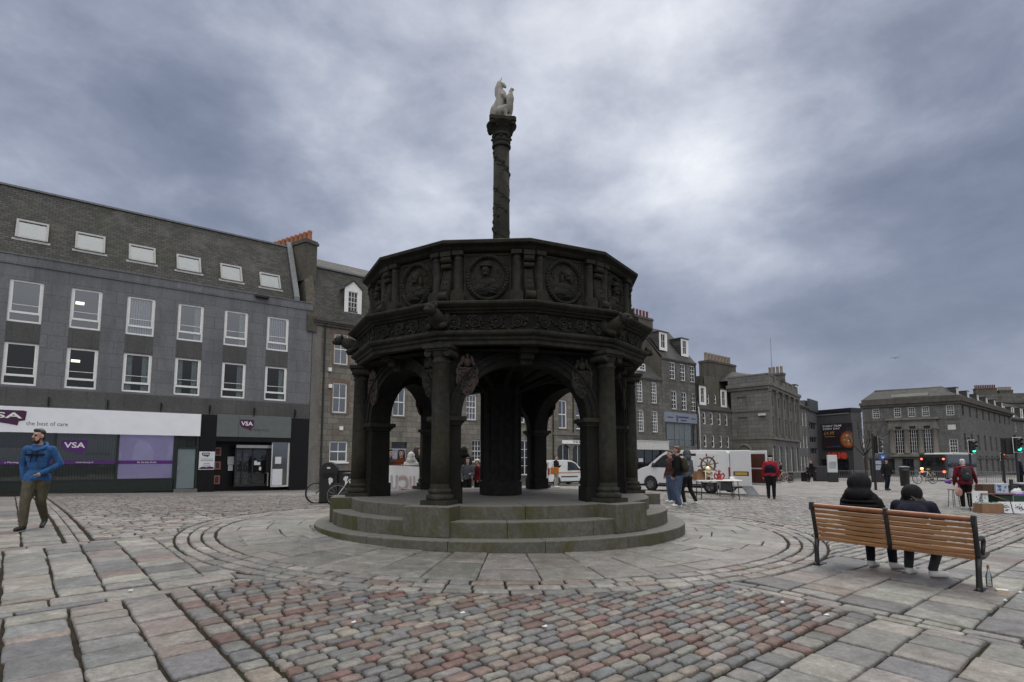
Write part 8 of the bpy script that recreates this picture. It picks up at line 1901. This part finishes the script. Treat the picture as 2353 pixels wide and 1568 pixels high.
for i, x in enumerate((.2, .55, .9, 1.3)):
    t = thing('book_stack', labs[i], 'books', stall(1.25 + x, .78 + .1 * (i % 2), TH_ + .036), s_rz + r_.uniform(-.2, .2)); zz = 0
    for j in range(4 + i % 2): h_ = r_.uniform(.035, .06); w_ = r_.uniform(.13, .2); mb = MB(); mb.box(-w_, w_, -.14, .14, zz, zz + h_ - .003, 0, rot('Z', r_.uniform(-.2, .2))); mb.build('book', simple('book_cover', r_.choice([(.55, .55, .53), (.5, .5, .52), (.02, .02, .022), (.25, .05, .05), (.2, .24, .3)] if i != 1 else [(.02, .02, .022), (.03, .03, .035), (.5, .5, .5)]), .6), t); zz += h_
x, z = xz(1432, 860, .3); t = thing('cardboard_tube', 'dark upright poster tube between the two stall tables', 'tube', stall(x, .45, TH_ - .05), 0); mb = MB(); mb.cone((0, 0, 0), (.03, 0, .44), .05, .05, 12); mb.build('tube', MT['plastic'], t); mb = MB(); mb.cone((.03, 0, .44), (.0315, 0, .46), .054, .054, 12); mb.build('end_cap', MT['black_metal'], t)
for lab, zx, zy, yy, s_ in (('white carrier bag bunched on the corner of the cloth-covered table', 1450, 910, .42, .15), ('white carrier bag sagging below the stall table corner', 1385, 1005, .38, .17)):
    x, z = xz(zx, zy, yy); t = thing('plastic_bag', lab, 'bag', stall(x, yy, z - s_), 0); b = Body(); b.egg((0, 0, s_), (s_ * 1.2, s_ * .7, s_ * .85), 0); b.egg((s_ * .5, 0, s_ * 1.4), (s_ * .5, s_ * .4, s_ * .5), 0); b.egg((-s_ * .5, -.02, s_ * .6), (s_ * .6, s_ * .5, s_ * .5), 0); b.build('bag', [simple('white_polythene', (.55, .57, .57), .35, 0, .08, 12, .5, 18)], t, .016, 1); mb = MB(); mb.tube([(s_ * .4, 0, s_ * 1.7), (s_ * .55, 0, s_ * 2.0), (s_ * .75, 0, s_ * 1.7)], .008, 5); mb.build('handle', MT['paper'], t)
x, z = xz(1470, 1210); t = thing('crate', 'dark green crate of prints standing below the cloth-covered table', 'crate', stall(x + .1, .35, .20), s_rz); mb = MB(); mb.box(-.5, .9, -.25, .25, 0, .32); mb.build('crate_body', simple('dark_green_crate', (.012, .045, .030), .6, 0, .15), t, bevel=.01); mb = MB(); mb.box(-.46, .86, -.22, .22, .321, .36); mb.build('contents', MT['violet'], t)
t = thing('support_crate', 'plain wooden crate under the dark green crate', 'crate', stall(x + .1, .36, 0), s_rz); mb = MB(); mb.box(-.45, .85, -.2, .2, 0, .196); mb.build('crate_body', simple('grey_crate_wood', (.16, .14, .12), .8, 0, .2), t); mb = MB(); mb.box(-.46, .86, -.215, -.2, .04, .07); mb.box(-.46, .86, -.215, -.2, .12, .15); mb.build('slat', MT['card'], t)
x, z = xz(1055, 1400, -.1); box_of_books('cardboard box of green and white books on the ground in front of the trestle table', x, -.12, 0.0, .62, .40, .30, MT['card'], 9, [(.50, .56, .50), (.40, .50, .42), (.55, .55, .52)], 12)
def print_card(label, zx, zy, w, h, y, seed, lean=R_(-14)):
    x, z = xz(zx, zy, y); t = thing('framed_print', label, 'print', stall(x, y, max(.0, z)), s_rz); M = rot('X', lean); mb = MB(); mb.box(-w / 2, w / 2, -.008, .008, 0, h, 0, M); mb.build('mount', MT['paper'], t)
    mb = MB(); r_ = random.Random(seed)
    for i in range(26):
        a, c_ = r_.gauss(0, w * .16), h * .5 + r_.gauss(0, h * .14); s1, s2 = r_.uniform(.01, .035), r_.uniform(.008, .03); mb.add([(a - s1, -.009 - i * .0001, c_), (a, -.009 - i * .0001, c_ - s2), (a + s1, -.009 - i * .0001, c_ + .01), (a, -.009 - i * .0001, c_ + s2)], [(0, 1, 2, 3)], 0, False, M)
    mb.build('picture', simple('grey_print_ink', (.10, .10, .11), .7), t); return t
print_card('white print with a grey map-like shape leaning by the cardboard box', 1353, 1395, .34, .36, -.18, 1); print_card('white print with a grey square picture at the right edge of the picture', 1580, 1415, .40, .36, -.2, 2); print_card('large white print hanging under the trestle table', 920, 1170, .46, .52, .06, 3, 0)
t = thing('blue_groundsheet', 'crumpled blue cloth on the ground in front of the prints', 'cloth', stall(*[xz(1390, 1440, -.45)[0], -.45], 0), 0); mb = MB(); vs = []
for j in range(7):
    for i in range(17): xx = -.45 + .9 * i / 16; yy = -.14 + .28 * j / 6; vs.append((xx, yy + .02 * math.sin(i), .012 + .03 * abs(math.sin(i * 1.3 + j)) * (1 - abs(xx) / .5)))
mb.add(vs, [(j * 17 + i, j * 17 + i + 1, j * 17 + i + 18, j * 17 + i + 17) for j in range(6) for i in range(16)], 0, True); mb.build('sheet', simple('blue_cloth', (.035, .025, .12), .8, 0, .3), t)
ps = G(*Dz(515, 1165)); t = thing('metal_stool', 'thin-legged metal stool behind the stall customer', 'stool', ps + Vector((.05, .15, 0)), 0); mb = MB(); mb.cone((0, 0, .60), (0, 0, .63), .17, .17, 16); mb.build('seat', MT['lead'], t)
for i in range(4): a = PI / 4 + i * PI / 2; mb = MB(); mb.tube([(.12 * math.cos(a), .12 * math.sin(a), .6), (.17 * math.cos(a), .17 * math.sin(a), 0)], .012, 6); mb.build('leg', MT['lead'], t)
# ------------------------------------------------------------------ street furniture
def signal(label, px, Y, py_top, py_bot, rz, lit, hw=.17, double=False, board=True, grp='traffic lights along the far road'):
    p = gpos(px, Y); zt = at(px, py_top, Y).z - p.z; zb = at(px, py_bot, Y).z - p.z; h = zt - zb; w = h * .26
    t = thing('traffic_light', label, 'traffic light', p, rz, grp)
    mb = MB(); mb.cone((0, 0, 0), (0, 0, zt + .15), .07, .06, 10); mb.ball((0, 0, zt + .15), (.06, .06, .05), 8, 6); mb.build('pole', MT['black_metal'], t)
    heads = ((-.12, -.10),) if not double else ((-.12, -.10),)
    mb = MB(); y = -.14
    mb.box(-w, w, y - .02, y + .0, zb, zt); bd = mb.build('backing_board', MT['black_metal'], t)
    mb = MB(); e_ = w * .12
    mb.box(-w, -w + e_, y - .028, y - .021, zb, zt); mb.box(w - e_, w, y - .028, y - .021, zb, zt); mb.box(-w + e_, w - e_, y - .028, y - .021, zt - e_, zt); mb.box(-w + e_, w - e_, y - .028, y - .021, zb, zb + e_); mb.build('white_border', MT['white'], bd)
    mb = MB(); mb.box(-w * .62, w * .62, y - .20, y - .021, zb + h * .06, zt - h * .06); mb.build('signal_case', MT['plastic'], t, bevel=.02)
    for i, nm in enumerate(('red', 'amber', 'green')):
        zc_ = zt - h * (.22 + .28 * i); r = h * .105; on = nm == lit
        mb = MB(); mb.ball((0, y - .20, zc_), (r, .05, r), 14, 8); mb.build('lens', {'red': MT['redlit'], 'green': MT['greenlit'], 'amber': MT['amberlit']}[nm] if on else MT['lens_off'], t)
        mb = MB(); pts = [(r * 1.12 * math.cos(q), r * 1.12 * math.sin(q)) for q in [-.15 + (PI + .3) * i / 12 for i in range(13)]]
        vs = [(x, y - .20, zc_ + z) for x, z in pts] + [(x, y - .42, zc_ + z * .9) for x, z in pts]; mb.add(vs, [(i, i + 1, 14 + i, 13 + i) for i in range(12)]); mb.build('visor', MT['plastic'], t)
    return t
MT['lens_off'] = simple('unlit_lens', (.012, .012, .012), .3)
signal('traffic light showing green, white-edged, above the burgundy coat', 2233, 38, 1011, 1043, R_(4), 'green'); signal('traffic light showing green beside a second dark head at the right edge', 2340, 36, 1005, 1040, R_(-8), 'green')
t_ = signal('traffic light turned sideways on a bent black post near the litter bin', 2011, 33.5, 1003, 1042, R_(80), None); signal('far traffic light showing red in front of the corner building', 2304, 60, 1040, 1059, R_(3), 'red')
p = gpos(2323, 36.4); t = thing('traffic_light', 'black back of a traffic signal head at the right edge', 'traffic light', p, R_(150), 'traffic lights along the far road'); zt = at(2325, 1007, 36.4).z - p.z; mb = MB(); mb.box(-.22, .22, -.1, .0, zt - 1.0, zt); mb.build('backing_board', MT['black_metal'], t); mb = MB(); mb.box(-.13, .13, .001, .2, zt - .93, zt - .07); mb.build('signal_case', MT['plastic'], t); mb = MB(); mb.cone((.3, 0, 0), (.3, 0, zt), .06, .06, 8); mb.tube([(.3, 0, zt - .5), (.1, 0, zt - .5)], .03, 6); mb.build('pole', MT['black_metal'], t)
p = gpos(2079, 37); t = thing('litter_bin', 'round black litter bin with a pale lid standing beyond the bench', 'litter bin', p, 0); mb = MB(); mb.lathe([(0, 0), (.24, 0), (.25, .05), (.28, .9), (.30, .92), (.30, 1.0), (.27, 1.03), (.27, 1.14), (0, 1.14)], 20); mb.build('body', MT['black_metal'], t); mb = MB(); mb.lathe([(0, 1.141), (.31, 1.141), (.31, 1.18), (.2, 1.22), (0, 1.23)], 20); mb.build('lid', MT['lead'], t)
p = gpos(1914, 46); t = thing('information_totem', 'white lit information panel on a dark base in front of the cinema', 'sign', p, R_(-12)); zt = at(1910, 1046, 46).z - p.z; zb = at(1910, 1086, 46).z - p.z
mb = MB(); mb.box(-.36, .36, -.16, .16, 0, zb - .01); mb.build('base', MT['black_metal'], t, bevel=.02); mb = MB(); mb.box(-.35, .35, -.10, .10, zb, zt); mb.build('panel', simple('pale_sign_panel', (.50, .52, .52), .35, 0, .06, 2), t, bevel=.02); mb = MB(); mb.box(-.26, .26, -.108, -.101, zb + .3, zb + (zt - zb) * .62); mb.build('map', simple('grey_map_print', (.26, .30, .32), .5, 0, .25, 5), t)
p = gpos(2031, 47); t = thing('road_sign', 'blue rectangular sign on a post beside the sideways traffic light', 'sign', p, R_(5)); zt = at(2034, 1042, 47).z - p.z; zb = at(2034, 1059, 47).z - p.z; mb = MB(); mb.cone((0, 0.03, 0), (0, 0.03, zt), .045, .045, 8); mb.build('pole', MT['black_metal'], t); mb = MB(); mb.box(-.34, .34, -.03, -.02, zb, zt); o = mb.build('plate', simple('blue_sign', (.03, .07, .24), .4, 0, .06), t); mb = MB(); mb.box(-.10, .10, -.036, -.031, zb + .2, zb + .28); mb.box(-.16, .16, -.036, -.031, zb + .34, zb + .38); mb.build('symbol', MT['letterwhite'], o)
p = gpos(2016, 45); t = thing('notice_board', 'black notice board with blue panels behind the sideways traffic light', 'sign', p, 0); zt = at(2016, 1056, 45).z - p.z; mb = MB(); mb.box(-.42, .42, -.08, .08, 0, zt); mb.build('board', MT['black_metal'], t); mb = MB(); mb.box(-.32, .32, -.09, -.081, zt - .8, zt - .45); mb.box(-.32, .32, -.09, -.081, zt - .38, zt - .1); mb.build('notice', simple('pale_blue_notice', (.28, .33, .42), .5, 0, .3, 8), t)
# railings along the far kerb: one panel per thing
rp0 = gpos(1925, 56); rp1 = gpos(2352, 50); nP = 11; proto = None; dv = (rp1 - rp0); pw_ = dv.length / nP; prz = math.atan2(dv.y, dv.x)
for i in range(nP):
    q = rp0 + dv * (i / nP); q.z = gz(q.x, q.y)
    if proto is None:
        proto = thing('guard_rail', 'grey steel guard rail panel in the run along the far kerb', 'railing', q, prz, 'guard rails along the far kerb')
        mb = MB(); mb.cone((0, 0, 0), (0, 0, 1.12), .03, .03, 6); mb.build('post', MT['lead'], proto); mb = MB(); mb.box(.03, pw_, -.02, .02, 1.02, 1.06); mb.box(.03, pw_, -.02, .02, .14, .17); mb.build('rail', MT['lead'], proto)
        mb = MB(); n = int(pw_ / .14)
        for k_ in range(1, n): x = pw_ * k_ / n; mb.box(x - .010, x + .010, -.010, .010, .17, 1.02)
        mb.build('bars', MT['lead'], proto)
    else:
        c_ = copy_tree(proto); c_.location = q
# low dark street clutter far off
p = gpos(1890, 58); t = thing('street_cabinet', 'dark street cabinet beside the white information panel', 'cabinet', p, 0); mb = MB(); mb.box(-.8, .8, -.3, .3, 0, 1.5); mb.build('body', MT['black_metal'], t, bevel=.03); mb = MB(); mb.box(-.7, -.02, -.32, -.3, .1, 1.4); mb.box(.02, .7, -.32, -.3, .1, 1.4); mb.build('door', MT['plastic'], t)
p = gpos(1735, 55) + Vector((1.2, 0, 0)); t = thing('market_counter', 'low dark counter in front of the classical block', 'counter', gpos(1817, 56), R_(10)); mb = MB(); mb.box(-1.6, 1.6, -.3, .3, .85, .92); mb.build('top', MT['lead'], t)
for x in (-1.4, 0, 1.4): mb = MB(); mb.box(x - .15, x + .15, -.2, .2, 0, .85); mb.build('leg', MT['black_metal'], t)
# bare street tree
MT['bark'] = stone('bark', (.040, .034, .028), (.075, .065, .052), (.02, .018, .015), .5, 6, 20, .9, .6)
p = gpos(1992, 72); tree = thing('bare_tree', 'leafless street tree between the cinema and the corner building', 'tree', p, 0)
r_ = random.Random(21); mb = MB(); mb.tube([(0, 0, 0), (.05, 0, 1.2), (-.02, .05, 2.4), (.05, 0, 3.2)], [.24, .19, .17, .14], 8); tk = mb.build('trunk', MT['bark'], tree)
mb = MB()
def twig(p0, d, L, r, dep):
    pts = [p0]; p_ = p0.copy(); dd = d.copy()
    for i in range(4): dd = (dd + Vector((r_.uniform(-.22, .22), r_.uniform(-.22, .22), r_.uniform(-.05, .18)))).normalized(); p_ = p_ + dd * L / 4; pts.append(p_.copy())
    mb.tube(pts, [r * (1 - .6 * i / 4) for i in range(5)], 4 if dep > 1 else 6)
    if dep < 4:
        for i in range(3 if dep < 3 else 4):
            q = pts[r_.randint(2, 4)]; nd = (dd + Vector((r_.uniform(-.9, .9), r_.uniform(-.9, .9), r_.uniform(-.25, .6)))).normalized(); twig(q, nd, L * r_.uniform(.55, .75), r * .45, dep + 1)
for i in range(6): a = i * PI / 3 + .4; twig(Vector((.03, 0, 2.3 + .16 * i)), Vector((math.cos(a) * .75, math.sin(a) * .75, .8)).normalized(), 2.4, .085, 0)
mb.build('crown', MT['bark'], tree)
# ------------------------------------------------------------------ litter, bottle, gull
p = G(2274, 1352); t = thing('glass_bottle', 'clear glass bottle with an orange cap standing by the bench leg', 'bottle', p + Vector((0, 0, .014)), 0); mb = MB(); mb.lathe([(0, 0), (.032, 0), (.034, .02), (.034, .13), (.014, .19), (.013, .23), (0, .23)], 16); mb.build('bottle_glass', glass('bottle_glass', refl=.12), t); mb = MB(); mb.cone((0, 0, .231), (0, 0, .262), .015, .015, 10); mb.build('cap', simple('orange_cap', (.45, .12, .04), .5), t)
p = G(2303, 1365); t = thing('food_carton', 'small yellow food carton dropped right of the bench', 'litter', p + Vector((0, 0, .014)), R_(-30)); mb = MB(); mb.box(-.055, .055, -.035, .035, 0, .03); mb.build('carton_base', simple('yellow_card', (.55, .40, .18), .7, 0, .15), t, bevel=.004); mb = MB(); mb.box(-.058, .058, -.038, .038, .031, .037); mb.build('carton_lid', MT['paper'], t)
lit = [(2345, 1366, 'crushed white paper scrap at the right edge near the yellow carton'), (2310, 1385, 'white paper strip on the slab right of the bench'), (813, 1436, 'white scrap lying among the setts left of centre'), (1063, 1414, 'tiny white scrap on the setts below the step'), (1252, 1446, 'white crumb on the setts right of centre'), (300, 1362, 'white scrap on a slab at the left'), (1798, 1390, 'white scrap on the slab in front of the bench'), (1900, 1419, 'white scrap on the brown slab in front of the bench')]
for i, (px, py, lab) in enumerate(lit):
    p = G(px, py); mb = MB(); r_ = random.Random(i + 30); pts = [(.028 * (.6 + .6 * r_.random()) * math.cos(2 * PI * k_ / 7), .02 * (.6 + .6 * r_.random()) * math.sin(2 * PI * k_ / 7)) for k_ in range(7)]; mb.prism(pts, .0, .006); mb.add([(pts[0][0], pts[0][1], .006), (pts[2][0], pts[2][1], .006), (pts[1][0] * .7, pts[1][1] * .7, .02)], [(0, 1, 2)])
    o = mb.build('paper_scrap', MT['paper']); o.location = p + Vector((0, 0, .022)); tag(o, lab, 'litter', 'paper scraps on the paving')
gp_ = at(2057, 823, 60); t = thing('gull', 'gull gliding in the sky above the far rooftops', 'bird', gp_, R_(55)); t.scale = (.75, .75, .75); b = Body(); b.egg((0, 0, 0), (.24, .08, .07), 0); b.chain([(.0, .05, .02), (.02, .35, .12), (-.08, .68, .05)], [.05, .04, .012], 0); b.chain([(.0, -.05, .02), (.02, -.35, .12), (-.08, -.68, .05)], [.05, .04, .012], 0); b.limb((.2, 0, .02), (.30, 0, .02), .05, .025, 0); b.limb((-.2, 0, 0), (-.34, 0, 0), .05, .03, 0); b.build('body', [simple('gull_grey', (.20, .20, .21), .8)], t, .02, 1)
cam = bpy.data.cameras.new('camera'); cam.sensor_width = 36.0; cam.lens = F / 2353 * 36.0; cam.shift_y = (PYC - 784) / 2353.0
cam.clip_end = 3000; cam.clip_start = 0.1
cob = bpy.data.objects.new('camera', cam); COL.objects.link(cob); cob.location = (0, 0, H); cob.rotation_euler = (PI / 2 + TH, 0, 0)
SC.camera = cob
SC.view_settings.view_transform = 'Standard'; SC.view_settings.look = 'None'; SC.view_settings.exposure = EXPO; SC.view_settings.gamma = 1.0
SC.cycles.max_bounces = 6; SC.cycles.transparent_max_bounces = 10
